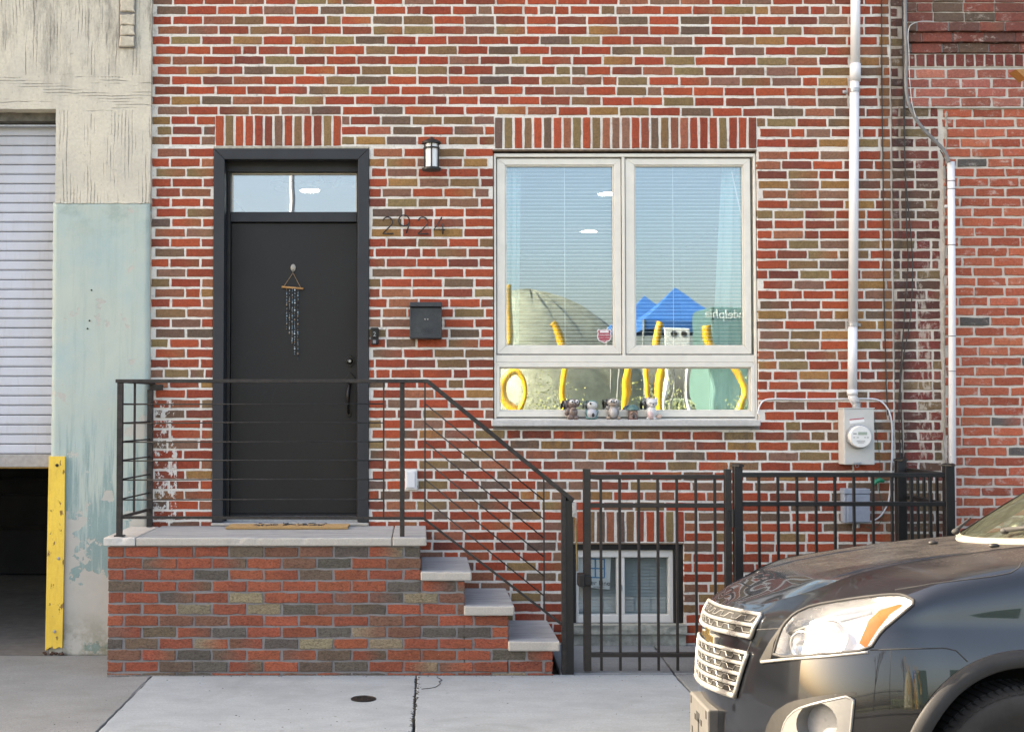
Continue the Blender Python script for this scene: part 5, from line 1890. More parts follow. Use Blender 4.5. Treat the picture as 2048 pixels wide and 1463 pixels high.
for px, pyt, pyb in ((573, 577, 659), (578.5, 577, 666), (584, 578, 690), (589, 578, 708), (595.5, 579, 720)):
    st = MB()
    z = PZ(pyt, yc)
    zend = PZ(pyb, yc)
    while z > zend:
        r = RNG.choice((0.0026, 0.0026, 0.003, 0.0034, 0.0055))
        st.cur = RNG.choice(bead_cols)
        st.ball((PX(px, yc) + RNG.uniform(-0.001, 0.001), yc, z), r, r, r * 1.2, 7, 5)
        z -= r * 2.3 + RNG.choice((0, 0, 0.002, 0.005))
    st.cur = None
    st.build('bead_string', M['beads'], ch, smooth=True)

# ------------------------------------------------------------------ figurines on the sill
n = N('glazed ceramic')
f = n.noise(160, 4)
M['ceramic'] = n.done(n.mix(n.ramp(f, 0.3, 0.75), n.attr(), n.mix(1.0, n.attr(), (0.72, 0.7, 0.68), 'MULTIPLY')), 0.25)
ysi = 8.375
SU = ysi / FPX          # metres per photo pixel on the sill


def figure(label, px, cat='figurine'):
    return thing('sill_figurine', label, cat, (PX(px, ysi), ysi, SILLZ), 'ceramic figurines on the window sill')


def fb(t, nm, items, smooth=True):
    """items: (colour, px, py, rx, rz, depth offset, tilt) in photo pixels"""
    mb = MB()
    for (c_, px, py, rx, rz, dy, rot) in items:
        mb.cur = c_
        p_ = P(px, py, ysi)
        mb.ball((p_.x, ysi + dy * SU, SILLZ + (838.5 - py) * SU), rx * SU, min(rx, rz) * SU * 0.95, rz * SU, 14, 9, rot)
    mb.cur = None
    return mb.build(nm, M['ceramic'], t, smooth=smooth)


brn, drk, wht, grn, gry, pnk, tan = (0.17, 0.125, 0.11), (0.02, 0.02, 0.022), (0.62, 0.62, 0.61), (0.13, 0.24, 0.23), (0.27, 0.245, 0.225), (0.62, 0.46, 0.45), (0.34, 0.26, 0.20)
t = figure('brown begging dog figurine with white eye patches, leftmost on the sill', 1143)
fb(t, 'body', [(brn, 1146, 824, 9.5, 13, 0, 0), (brn, 1141, 833, 8, 6, -2, 0), (brn, 1152, 834, 6, 5, -3, 0), (brn, 1135, 822, 5, 9, 0, -0.4), (brn, 1147, 817, 5, 4, -6, 0.3)])
fb(t, 'head', [(brn, 1146, 807, 11, 10, 0, 0.3), (wht, 1143, 803, 5, 4.5, -7, 0), (wht, 1153, 803, 4, 4.5, -6, 0), (drk, 1143.5, 803, 1.8, 1.8, -11, 0), (drk, 1153.5, 803, 1.6, 1.8, -10, 0), (brn, 1150, 808, 4, 3.5, -8, 0), (drk, 1150, 806, 2, 1.4, -11.5, 0)])
fb(t, 'ear', [((0.10, 0.085, 0.09), 1133, 808, 4, 8.5, 2, 0.3), ((0.12, 0.10, 0.10), 1157, 806, 3.2, 7, 2, -0.3)])
fb(t, 'tail', [(drk, 1128.5, 811, 2.4, 6, 2, 0)])
t = figure('small green and white penguin like figurine, second from the left on the sill', 1183)
fb(t, 'body', [((0.50, 0.50, 0.53), 1183, 826, 11, 10.5, 0, 0), (grn, 1183, 834, 13, 4.8, 0, 0), (grn, 1174, 826, 4, 8, -1, 0.3), (grn, 1193, 826, 3.5, 8, -1, -0.3), (drk, 1185, 829, 3, 4, -9, 0)])
fb(t, 'head', [((0.60, 0.60, 0.58), 1184, 810, 11, 8.5, 0, 0), (grn, 1184, 805, 10, 5.2, 1, 0), ((0.40, 0.36, 0.34), 1185, 814.5, 9, 2.2, -3, 0), (drk, 1180, 806.5, 2.2, 2.4, -8, 0)])
fb(t, 'strap', [(drk, 1174.5, 809, 2.2, 8, -1, -0.35)])
t = figure('grey brown seated animal figurine with pale belly, middle of the sill row', 1224)
fb(t, 'body', [(gry, 1226, 823, 12.5, 14.5, 0, 0), ((0.42, 0.41, 0.41), 1226, 824, 8.5, 11, -5.5, 0), (tan, 1216, 835, 4.5, 3.5, -5, 0), (tan, 1237, 835, 4.2, 3.5, -5, 0), (gry, 1215.5, 815, 3.5, 5, -4, 0.5), (gry, 1236, 817, 3.5, 5, -4, -0.5)])
fb(t, 'head', [((0.36, 0.33, 0.30), 1226, 805, 12, 9, 0, 0), (wht, 1221, 802, 4, 4, -7, 0), (wht, 1232, 802, 4, 4, -7, 0), (drk, 1221.5, 802, 1.7, 1.7, -10.5, 0), (drk, 1231.5, 802, 1.7, 1.7, -10.5, 0), (tan, 1226, 808, 6, 3.8, -7, 0), (drk, 1226.5, 804, 1.6, 1.2, -11, 0)])
fb(t, 'ear', [(drk, 1213.5, 806, 2.6, 8.5, 1, 0.12), (gry, 1238, 806, 2.6, 7, 1, -0.12)])
t = figure('tiny brown toadstool house figurine with a green cap on the sill', 1265)
mbx = MB()
mbx.cur = (0.17, 0.105, 0.095)
cx_ = PX(1265.5, ysi)
mbx.lathe([(9.5 * SU, 0), (10 * SU, 0.01), (9.2 * SU, 18 * SU), (9 * SU, 20 * SU)], (cx_, ysi, SILLZ), n=20)
mbx.build('house_body', M['ceramic'], t, smooth=False)
mbx = MB()
mbx.cur = (0.075, 0.16, 0.15)
mbx.lathe([(10 * SU, -1 * SU), (14 * SU, -0.5 * SU), (13 * SU, 2 * SU), (9.5 * SU, 6 * SU), (5 * SU, 9.5 * SU), (1 * SU, 10.5 * SU)], (cx_, ysi, SILLZ + 19.5 * SU), n=20)
mbx.build('cap', M['ceramic'], t, smooth=True)
fb(t, 'door_gable', [((0.40, 0.27, 0.20), 1262, 824, 5.5, 1.4, -9.5, 0.7), ((0.40, 0.27, 0.20), 1269, 824, 5.5, 1.4, -9.5, -0.7), (drk, 1265.5, 832, 3, 5, -8.2, 0)])
t = figure('white cat figurine with pink belly and raised tail, rightmost on the sill', 1305)
fb(t, 'body', [(wht, 1303, 825, 10.5, 14, 0, 0), (pnk, 1300, 829, 6.5, 9, -5.5, 0), (wht, 1296, 836, 4.5, 2.8, -5, 0), (wht, 1308, 836, 4.5, 2.8, -5, 0), (wht, 1309, 823, 4, 8, -4, 0.5)])
fb(t, 'head', [(wht, 1304, 805, 11.5, 9.5, 0, 0), (drk, 1304.5, 808, 1.6, 1.4, -10, 0), ((0.35, 0.33, 0.33), 1299, 805, 2.8, 0.7, -9.2, 0.2), ((0.35, 0.33, 0.33), 1309.5, 805, 2.8, 0.7, -9.2, -0.2), (wht, 1304, 810, 4.5, 3, -6.5, 0)])
fb(t, 'ear', [(wht, 1295.5, 798, 2.8, 4.5, 0, -0.3), (wht, 1312.5, 798, 2.8, 4.5, 0, 0.3)])
fb(t, 'tail', [((0.60, 0.44, 0.36), 1318, 832, 6.5, 4.5, -2, 0.3), (drk, 1290.5, 810, 3, 9, 3, 0.1)])
fb(t, 'hat', [((0.42, 0.30, 0.12), 1305, 795.5, 4.5, 1.8, 0, 0)])

# ------------------------------------------------------------------ security sticker
yst = YG - 0.0050
stk = thing('security_sticker', 'red shield shaped security sticker low on the left sash glass', 'sticker', (PX(1208.5, yst), yst, PZ(686, yst)))


def shield(s):
    pts = [(-0.82, 1.0), (-0.45, 0.86), (0, 0.98), (0.45, 0.86), (0.82, 1.0), (1.02, 0.76), (0.9, 0.5), (1.0, 0.1), (0.98, -0.35), (0.72, -0.75), (0.2, -0.92), (0, -1.05), (-0.2, -0.92), (-0.72, -0.75), (-0.98, -0.35), (-1.0, 0.1), (-0.9, 0.5), (-1.02, 0.76)]
    c_ = P(1208.5, 671.5, yst)
    return [(c_.x + a * 14.3 * s * SU, c_.z + b * 14.0 * s * SU) for a, b in pts]


MB().prism(shield(1.0), yst, yst + 0.0008).build('border', M['paper'], stk)
MB().prism(shield(0.88), yst - 0.0008, yst - 0.0002).build('field', M['ink_red'], stk)
c_ = P(1208.5, 663, yst)
MB().box(c_.x - 0.030, c_.x + 0.030, yst - 0.0016, yst - 0.001, c_.z - 0.007, c_.z + 0.006).build('banner', M['paper'], stk)
for body, py, sz, wd in (('CHALMERS', 671.5, 0.018, 0.078), ('SECURITY SYSTEMS', 676.5, 0.011, 0.08), ('215-343-9503', 682, 0.013, 0.072)):
    text_part('lettering', body, sz, (PX(1208.5, yst), yst - 0.0015, PZ(py, yst)), M['paper'], stk, extrude=0.0003, width=wd)

# ------------------------------------------------------------------ electric meter and its conduit
ymt = YW - 0.12
mt = thing('electric_meter', 'light grey electric meter box with a round glass meter', 'meter', (PX(1713, ymt), YW, PZ(928, ymt)))
x0, x1, z0, z1 = PX(1687, ymt), PX(1748, ymt), PZ(929, ymt), PZ(817, ymt)
MB().box(x0, x1, ymt, YW - 0.001, z0, z1).build('enclosure', M['meter_paint'], mt, bevel=0.006)
MB().box(x0 - 0.002, x1 + 0.003, ymt - 0.003, YW - 0.0012, z1 + 0.0005, z1 + 0.007).build('top_flange', M['meter_paint'], mt, bevel=0.001)
c = P(1720, 873, ymt - 0.05)
MB().lathe([(0.080, 0.0), (0.080, -0.028), (0.074, -0.03)][::-1], (c.x, ymt - 0.0005, c.z), 'y', 36).build('meter_ring', M['galv'], mt, smooth=False)
dial = MB().lathe([(0.072, -0.030), (0.072, -0.060), (0.068, -0.066)][::-1], (c.x, ymt - 0.0005, c.z), 'y', 36).build('meter_cover', M['white_plastic'], mt)
yfz = ymt - 0.0672
MB().box(c.x - 0.018, c.x + 0.040, yfz - 0.001, yfz, c.z + 0.013, c.z + 0.032).build('display', M['screen_grey'], mt)
dg = MB()
for (dx, dz, w_, h_) in ((-0.05, 0.018, 0.022, 0.006), (-0.05, -0.006, 0.010, 0.004), (-0.028, -0.006, 0.014, 0.004), (0.022, -0.006, 0.01, 0.004), (0.040, -0.006, 0.012, 0.004), (-0.028, -0.026, 0.055, 0.002), (-0.028, -0.032, 0.055, 0.002), (-0.02, -0.040, 0.04, 0.002)):
    dg.box(c.x + dx, c.x + dx + w_, yfz - 0.0008, yfz, c.z + dz, c.z + dz + h_)
dg.build('dial_print', M['cable_grey'], mt)
q = [P(1699, 839, ymt), P(1728, 836, ymt), P(1729, 843, ymt), P(1699.5, 847, ymt)]
MB().prism([(p.x, p.z) for p in q], ymt - 0.0016, ymt - 0.0004).build('warning_label', M['paper'], mt)
q = [P(1699, 838, ymt), P(1727.5, 835.2, ymt), P(1728, 837, ymt), P(1699, 840, ymt)]
MB().prism([(p.x, p.z) for p in q], ymt - 0.0028, ymt - 0.0018).build('label_stripe', M['ink_red'], mt)
MB().box(PX(1704, ymt), PX(1721, ymt), ymt - 0.010, ymt - 0.0005, PZ(928, ymt), PZ(923.5, ymt)).build('hasp', M['galv'], mt, bevel=0.002)
MB().tube([P(1714 + 3.2 * math.cos(a), 931 + 3.2 * math.sin(a), ymt - 0.006) for a in [k * math.pi / 5 for k in range(10)]], 0.0014, 5, closed=True).build('seal_ring', M['galv'], mt)
MB().lathe([(0.028, 0.0), (0.028, 0.03), (0.024, 0.034)], (PX(1712, ymt + 0.055), ymt + 0.055, z1 + 0.0075), n=20).build('hub', M['galv'], mt)

ycd = YW - 0.05
cd = thing('service_conduit', 'white plastic service conduit running down the wall into the meter box', 'conduit', (PX(1707, ycd), YW, PZ(806, ycd)))
rr_ = 0.0315


def pipe_pts(l, y):
    return [P(a, b, y) for a, b in l]


MB().tube(pipe_pts([(1711, -60), (1710.5, 135)], ycd), rr_, 20).build('pipe_length', M['pvc'], cd, smooth=True)
MB().tube(pipe_pts([(1710.5, 128), (1710.3, 163)], ycd), rr_ + 0.004, 20).build('coupling', M['pvc'], cd, smooth=True)
MB().tube(pipe_pts([(1709, 160), (1706, 645)], ycd), rr_ - 0.0005, 20).build('pipe_length', M['pvc'], cd, smooth=True)
MB().tube(pipe_pts([(1705.5, 648), (1704.5, 782)], ycd), rr_ - 0.001, 20).build('pipe_length', M['pvc'], cd, smooth=True)
MB().tube(pipe_pts([(1704.5, 779), (1704.8, 790)], ycd), rr_ + 0.003, 20).build('coupling', M['pvc'], cd, smooth=True)
e0, e1 = P(1704.8, 789, ycd), P(1712, 808, ymt + 0.055)
MB().tube([e0, (e0.x, e0.y, e0.z - 0.012), (e1.x, e1.y, e1.z + 0.006), (e1.x, e1.y, z1 + 0.040)], rr_ - 0.002, 20).build('offset_bend', M['pvc'], cd, smooth=True)
for (px, py, sgn) in ((1709, 181, -1), (1705.8, 649, 1)):
    p = P(px, py, ycd)
    MB().lathe([(rr_ + 0.001, -0.012), (rr_ + 0.0035, -0.012), (rr_ + 0.0035, 0.012), (rr_ + 0.001, 0.012)], (p.x, p.y, p.z), n=20).build('strap', M['galv'], cd)
    MB().box(p.x + sgn * 0.030, p.x + sgn * 0.066, YW - 0.012, YW - 0.002, p.z - 0.012, p.z + 0.012).build('strap_ear', M['galv'], cd, bevel=0.004)
    MB().lathe([(0.006, -0.008), (0.009, -0.004), (0.009, 0.0)], (p.x + sgn * 0.053, YW - 0.012, p.z), 'y', 10).build('screw', M['galv'], cd)

ybx = YW - 0.09
jb = thing('junction_box', 'blue grey plastic junction box on the wall behind the fence', 'junction box', (PX(1713, ybx), YW, PZ(1048, ybx)))
MB().box(PX(1687, ybx), PX(1737, ybx), ybx + 0.012, YW - 0.001, PZ(1046, ybx), PZ(979, ybx)).build('box', M['grey_plastic'], jb, bevel=0.006)
MB().box(PX(1693, ybx), PX(1738, ybx), ybx, ybx + 0.0115, PZ(1044, ybx), PZ(988, ybx)).build('cover', M['grey_plastic'], jb, bevel=0.004)
MB().box(PX(1686, ybx), PX(1738, ybx), ybx - 0.004, YW - 0.0012, PZ(987, ybx), PZ(977, ybx)).build('hood', M['grey_plastic'], jb, bevel=0.004)
MB().lathe([(0.012, -0.03), (0.012, 0.0)], (PX(1713, ybx + 0.05), ybx + 0.05, PZ(1047, ybx)), n=12).build('cable_gland', M['galv'], jb)

# ------------------------------------------------------------------ cables
def smooth_path(pts, k=6):
    pts = [Vector(p) for p in pts]
    out = []
    for i in range(len(pts) - 1):
        p0, p1, p2, p3 = pts[max(i - 1, 0)], pts[i], pts[i + 1], pts[min(i + 2, len(pts) - 1)]
        for j in range(k):
            t = j / k
            out.append(0.5 * ((2 * p1) + (p2 - p0) * t + (2 * p0 - 5 * p1 + 4 * p2 - p3) * t * t + (3 * p1 - p0 - 3 * p2 + p3) * t ** 3))
    out.append(pts[-1])
    return out


def cable(nm, label, cat, px_pts, y, r, mat, group=None, clips=None):
    pts = smooth_path([P(a, b, y) for a, b in px_pts])
    o = MB().tube(pts, r, 8).build(nm, mat, None, smooth=True)
    return tag(o, label, cat, group)


yca = YW - 0.010
cable('white_cable', 'white cable looping from the window corner over the meter down to the junction box', 'cable',
      [(1516, 828), (1518, 815), (1526, 802), (1545, 797.5), (1600, 798), (1680, 797.5), (1735, 797), (1757, 800), (1772, 812), (1781, 832), (1784, 860), (1784, 900), (1782, 950), (1779, 990), (1773, 1012), (1761, 1031), (1745, 1041), (1736, 1042)], yca, 0.0058, M['pvc'])
cable('black_cable', 'thin black cable hanging straight down left of the rust streak', 'cable', [(1763, -40), (1764, 200), (1766, 330), (1767, 480), (1768, 600), (1771, 700), (1773, 780), (1776, 830)], yca, 0.0042, M['cable_black'], 'thin cables on the party joint')
cable('black_cable', 'thin black cable in the middle of the party joint, bending left low down', 'cable', [(1804, -40), (1806, 120), (1808, 260), (1811, 360), (1813, 450), (1816, 520), (1811, 600), (1804, 700), (1800, 760), (1798, 830), (1801, 930)], yca, 0.0042, M['cable_black'], 'thin cables on the party joint')
cable('black_cable', 'thin black cable right of its neighbour on the party joint', 'cable', [(1809, -40), (1810, 120), (1809, 260), (1811, 350), (1818, 430), (1824, 500), (1825, 560), (1820, 640), (1806, 720), (1801, 780), (1804, 860), (1807, 930)], yca - 0.006, 0.0042, M['cable_black'], 'thin cables on the party joint')
ygc = YW - 0.095
cable('service_cable', 'thick grey service cable curving into the right conduit', 'cable', [(1810, -40), (1811, 60), (1813, 120), (1812, 170), (1817, 205), (1832, 238), (1850, 262), (1873, 285), (1889, 303), (1898, 325)], ygc, 0.0125, M['cable_grey'])
cable('thin_grey_wire', 'thin pale wire looping over the corbel beside the grey service cable', 'cable', [(1868, 43.5), (1845, 43), (1830, 46), (1819, 54), (1816, 75), (1818, 105), (1819, 150), (1822, 190), (1826, 215), (1832, 235)], ygc - 0.012, 0.0030, simple('pale wire', (0.42, 0.43, 0.44), 0.5, 0.1, 60), None)
cable('green_wire', 'thin green ground wire dangling beside the meter box', 'cable', [(1749, 836), (1753, 865), (1758, 900), (1760, 930), (1757, 962), (1760, 990), (1767, 1010), (1762, 1040), (1748, 1056), (1730, 1052)], yca, 0.0022, simple('green wire', (0.04, 0.10, 0.05), 0.5, 0.1, 60))
yrc = YW - 0.06
rc = thing('drop_conduit', 'slim white conduit running down the neighbour wall', 'conduit', (PX(1905, yrc), YW, 0.1))
MB().tube([P(1902, 324, yrc), P(1904, 600, yrc), P(1905.5, 1290, yrc)], 0.0235, 16).build('pipe_length', M['pvc'], rc, smooth=True)
for py in (362, 378, 490, 672, 742, 1001):
    p = P(1902.3 + (py - 324) * 0.004, py, yrc)
    MB().lathe([(0.0245, -0.002), (0.0262, 0.0), (0.0245, 0.002)], (p.x, p.y, p.z), n=16).build('cable_tie', M['cable_black'], rc)
p = P(1902.5, 411, yrc)
MB().box(p.x - 0.036, p.x + 0.036, YW - 0.045, YW - 0.03, p.z - 0.008, p.z + 0.008).build('clip', M['pvc'], rc, bevel=0.003)
cable('thin_black_wire', 'thin black wire running down beside the slim white conduit', 'cable', [(1880, 300), (1891, 330), (1895, 420), (1897, 600), (1897, 800), (1896, 940)], YW - 0.02, 0.0035, M['cable_black'])
gt = [P(1746, 969, YW - 0.03), P(1752, 962, YW - 0.03), P(1760, 959, YW - 0.03), P(1768, 962, YW - 0.03)]
tag(MB().tube(gt, [0.010, 0.016, 0.018, 0.010], 7).build('green_tape', M['green_plastic'], None), 'crumpled green tape on the wire above the junction box', 'tape')
# ------------------------------------------------------------------ parked car
CX0, CYC, ROADZ, CROLL = 1.202, 5.28, -0.10, R(5.2)
cr_c, cr_s = math.cos(CROLL), math.sin(CROLL)


def C(l, w, h):
    """car coordinates (back from the nose, towards the camera, up from the road) to world; the car leans with the road camber"""
    hh = h - 0.0
    return Vector((CX0 + l, CYC - (w * cr_c - (hh - 0.6) * cr_s), ROADZ + 0.6 + (hh - 0.6) * cr_c + w * cr_s))


def car_paint():
    n = N('dark metallic car paint')
    fl = n.node('ShaderNodeTexVoronoi')
    fl.inputs['Scale'].default_value = 1500
    n.t.links.new(n.pos(), fl.inputs['Vector'])
    base = n.mix(n.ramp(fl.outputs['Distance'], 0.1, 0.5, 0, 1), (0.0055, 0.007, 0.0105), (0.0022, 0.0028, 0.0042))
    ge = n.node('ShaderNodeNewGeometry')
    sx = n.node('ShaderNodeSeparateXYZ')
    n.t.links.new(ge.outputs['Normal'], sx.inputs[0])
    up = n.ramp(sx.outputs[2], 0.93, 0.988)
    f = n.noise(7, 5, 0.65)
    g = n.noise(140, 4, 0.7)
    dust = n.math('MULTIPLY', n.math('MULTIPLY', up, n.ramp(f, 0.3, 0.7, 0.35, 0.9)), n.ramp(g, 0.25, 0.7, 0.35, 0.75))
    dust = n.math('ADD', dust, n.ramp(g, 0.55, 0.85, 0.0, 0.015))
    cc = n.mix(dust, base, (0.042, 0.035, 0.029))
    spk = n.ramp(n.noise(60, 2, 0.5), 0.76, 0.78, 0, 0.5)
    cc = n.mix(n.math('MULTIPLY', spk, up), cc, (0.45, 0.44, 0.42))
    n.set('Coat Weight', n.ramp(dust, 0.0, 0.6, 1.0, 0.25))
    n.set('Coat Roughness', n.ramp(dust, 0.0, 0.5, 0.02, 0.35))
    return n.done(cc, n.ramp(dust, 0, 0.5, 0.32, 0.8), None, 0.0, Coat_IOR=1.6, Specular_IOR_Level=0.22)


M['paint'] = car_paint()
M['car_black'] = simple('black car plastic', (0.012, 0.0115, 0.011), 0.55, 0.25, 60, 0.15, 0.001)
M['cladding'] = simple('grey black wheel arch cladding', (0.013, 0.013, 0.0135), 0.7, 0.2, 80, 0.2, 0.0012)
M['silver_plastic'] = simple('satin silver bezel', (0.15, 0.15, 0.148), 0.38, 0.08, 60, 0.05, 0.001, 0.25)
M['reflector'] = simple('lamp reflector', (0.62, 0.62, 0.63), 0.22, 0.05, 40, 0.0, 0.001, 0.75)
M['amber'] = simple('amber lens', (0.23, 0.05, 0.002), 0.35, 0.12, 140, 0.25, 0.002)
M['tyre'] = simple('dusty tyre rubber', (0.011, 0.0105, 0.010), 0.8, 0.35, 50, 0.25, 0.002)
M['rim'] = simple('dull alloy rim', (0.06, 0.058, 0.056), 0.45, 0.25, 40, 0.1, 0.001, 0.6)
M['gold'] = simple('gold emblem', (0.42, 0.30, 0.12), 0.25, 0.1, 60, 0.1, 0.001, 0.9)
M['well'] = simple('wheel well liner', (0.008, 0.008, 0.008), 0.95, 0.3, 20, 0.0)
car = thing('parked_car', 'dusty dark grey compact suv parked at the kerb, front end in view', 'car', C(2.0, 0, 0))

HOOD = [(-0.2, 0.82), (0.05, 0.868), (0.10, 0.898), (0.155, 0.928), (0.24, 0.972), (0.37, 1.030), (0.50, 1.062), (0.73, 1.102), (0.94, 1.130), (1.09, 1.146), (1.30, 1.165), (1.6, 1.185), (2.2, 1.20), (4.5, 1.22)]


def hood(l):
    for (a, b), (c, d) in zip(HOOD, HOOD[1:]):
        if l <= c:
            return b + (d - b) * (l - a) / (c - a)
    return HOOD[-1][1]


# control net: rows from the bumper lip up over the shoulder to the spine, columns from the nose round the corner and back
cols = []
#        r0                 r1                 r2                 r3                 r4                 r5                 r6                r7               r8
front = [
    [(.06, .00, .20), (.000, .00, .36), (.000, .00, .55), (.015, .00, .74), (.040, .00, .85), (.062, .00, .880), (.11, .00, .914), (.20, .00, None), (.27, 0, None)],
    [(.09, .30, .20), (.032, .30, .36), (.032, .30, .55), (.048, .30, .74), (.073, .30, .85), (.095, .30, .886), (.145, .285, .922), (.225, .20, None), (.290, 0, None)],
    [(.16, .54, .20), (.100, .55, .36), (.098, .55, .55), (.114, .55, .74), (.138, .55, .85), (.160, .545, .903), (.205, .46, .955), (.28, .33, None), (.34, 0, None)],
    [(.24, .72, .20), (.180, .735, .36), (.176, .74, .55), (.194, .74, .74), (.220, .735, .85), (.245, .725, .910), (.305, .545, 0.995), (.36, .40, None), (.41, 0, None)],
    [(.36, .83, .20), (.305, .855, .36), (.300, .865, .55), (.318, .862, .74), (.345, .845, .86), (.375, .800, .940), (.425, .595, 1.045), (.46, .44, None), (.51, 0, None)],
]
for cc_ in front:
    cols.append([(l, w, hood(l) + 0.004 if h is None else h) for (l, w, h) in cc_])
for (l, a, b) in ((.50, .48, .985), (.66, .66, 1.035), (.95, .95, 1.085), (1.25, 1.25, 1.11), (1.60, 1.6, 1.13), (2.2, 2.2, 1.15), (3.2, 3.2, 1.17), (4.1, 4.1, 1.19)):
    fl = 1.0
    cols.append([(a, .865, .20), (a, .905, .36), (a, .934, .55), (a, .929, .74), (a, .906, .88), (l + .02, .862, b - 0.005),
                 (l + .04, .625, hood(l) + 0.016), (l + .04, .36, hood(l) + 0.010), (l + .04, 0, hood(l) + 0.010)])
cols.append([(4.35, .75, .20), (4.42, .78, .36), (4.42, .80, .55), (4.40, .80, .74), (4.38, .80, .88), (4.36, .78, 1.10), (4.3, .7, 1.21), (4.3, .4, 1.23), (4.3, 0, 1.23)])


for j_, c_ in enumerate(cols):       # a tight second row makes the bonnet edge read as a crease
    a_, b_ = Vector(c_[6]), Vector(c_[7])
    m_ = a_.lerp(b_, 0.15)
    c_.insert(7, (m_.x, m_.y, m_.z + (0.001 if j_ < 4 else 0.006)))


def cr(p0, p1, p2, p3, t):
    return 0.5 * ((2 * p1) + (p2 - p0) * t + (2 * p0 - 5 * p1 + 4 * p2 - p3) * t * t + (3 * p1 - p0 - 3 * p2 + p3) * t ** 3)


def car_surface():
    nr = len(cols[0])
    net = [[Vector(p) for p in c] for c in cols]
    mir = lambda c: [Vector((p.x, -p.y, p.z)) for p in c]
    full = [mir(c) for c in net[:0:-1]] + net          # far side ... nose ... near side
    nc = len(full)
    S = 26
    # along rows (v)
    vcols = []
    for j in range(nc - 1):
        a, b, c, d = full[max(j - 1, 0)], full[j], full[j + 1], full[min(j + 2, nc - 1)]
        far = max(b[2].x, c[2].x)
        s = S if far < 1.7 else 5
        for k in range(s):
            vcols.append([cr(a[i], b[i], c[i], d[i], k / s) for i in range(nr)])
    vcols.append(full[-1])
    out = []
    for c in vcols:
        ghost = Vector((c[-2].x, -c[-2].y, c[-2].z))
        low = c[0] * 2 - c[1]
        ext = [low] + c + [ghost]
        pts = []
        for i in range(1, nr):
            s = 20 if i < 9 else 12
            for k in range(s):
                pts.append(cr(ext[i - 1], ext[i], ext[i + 1], ext[i + 2], k / s))
        pts.append(c[-1])
        out.append(pts)
    return out


grid = car_surface()
gn, gm_ = len(grid), len(grid[0])
LOC = [p for c in grid for p in c]
VW = [C(*p) for p in LOC]
FACES = [(i * gm_ + k, (i + 1) * gm_ + k, (i + 1) * gm_ + k + 1, i * gm_ + k + 1) for i in range(gn - 1) for k in range(gm_ - 1)]
BVH = BVHTree.FromPolygons(VW, FACES)
CAMP = Vector((0, 0, CAMH))


def hit_px(px, py, off=0.0):
    d = (P(px, py, 5.0) - CAMP).normalized()
    loc, nrm, idx, dist = BVH.ray_cast(CAMP, d)
    if loc is None:
        return None
    if nrm.dot(d) > 0:
        nrm = -nrm
    return loc + nrm * off, nrm


def hit_front(w, h, off=0.0):
    o = C(-1.0, w, h)
    loc, nrm, idx, dist = BVH.ray_cast(o, Vector((1, 0, 0)))
    if loc is None:
        return C(0.3, w, h)
    return loc - Vector((1, 0, 0)) * off


def inpoly(x, y, poly):
    r = False
    j = len(poly) - 1
    for i in range(len(poly)):
        if (poly[i][1] > y) != (poly[j][1] > y) and x < (poly[j][0] - poly[i][0]) * (y - poly[i][1]) / (poly[j][1] - poly[i][1]) + poly[i][0]:
            r = not r
        j = i
    return r


def dense(poly, step, closed=True):
    out = []
    n = len(poly)
    for i in range(n if closed else n - 1):
        a, b = Vector(poly[i]), Vector(poly[(i + 1) % n])
        k = max(1, int((b - a).length / step))
        out += [tuple(a.lerp(b, j / k)) for j in range(k)]
    if not closed:
        out.append(tuple(poly[-1]))
    return out


def rounded(poly, it=2):
    """corner cutting"""
    for _ in range(it):
        q = []
        n = len(poly)
        for i in range(n):
            a, b = Vector(poly[i]), Vector(poly[(i + 1) % n])
            q += [tuple(a.lerp(b, 0.2)), tuple(a.lerp(b, 0.8))]
        poly = q
    return poly


def patch(poly, off, step=7, hole=None):
    """surface patch that follows the body inside an outline"""
    bd = dense(poly, step)
    pts = [Vector(p) for p in bd]
    edges = [(i, (i + 1) % len(bd)) for i in range(len(bd))]
    if hole:
        hb = dense(hole, step)
        o = len(pts)
        pts += [Vector(p) for p in hb]
        edges += [(o + i, o + (i + 1) % len(hb)) for i in range(len(hb))]
    xs, ys = [p[0] for p in bd], [p[1] for p in bd]
    y = min(ys) + step * 0.5
    while y < max(ys):
        x = min(xs) + step * 0.5
        while x < max(xs):
            if inpoly(x, y, bd) and not (hole and inpoly(x, y, hole)):
                pts.append(Vector((x, y)))
            x += step
        y += step
    res = delaunay_2d_cdt(pts, edges, [], 0, 0.05)
    vo, fo = res[0], res[2]
    vs = []
    last = None
    for p in vo:
        hq = hit_px(p[0], p[1], off)
        if hq is None:
            hq = (last, None) if last is not None else (P(p[0], p[1], CYC - 0.8), None)
        last = hq[0]
        vs.append(hq[0])
    fs = []
    for f in fo:
        cx_ = sum(vo[i][0] for i in f) / 3
        cy_ = sum(vo[i][1] for i in f) / 3
        if inpoly(cx_, cy_, bd) and not (hole and inpoly(cx_, cy_, hole)):
            fs.append(tuple(f))
    return MB().add(vs, fs)


def edge_path(poly, off, step=7, closed=True):
    out = []
    for p in dense(poly, step, closed):
        hq = hit_px(p[0], p[1], off)
        if hq:
            out.append(hq[0])
    return out


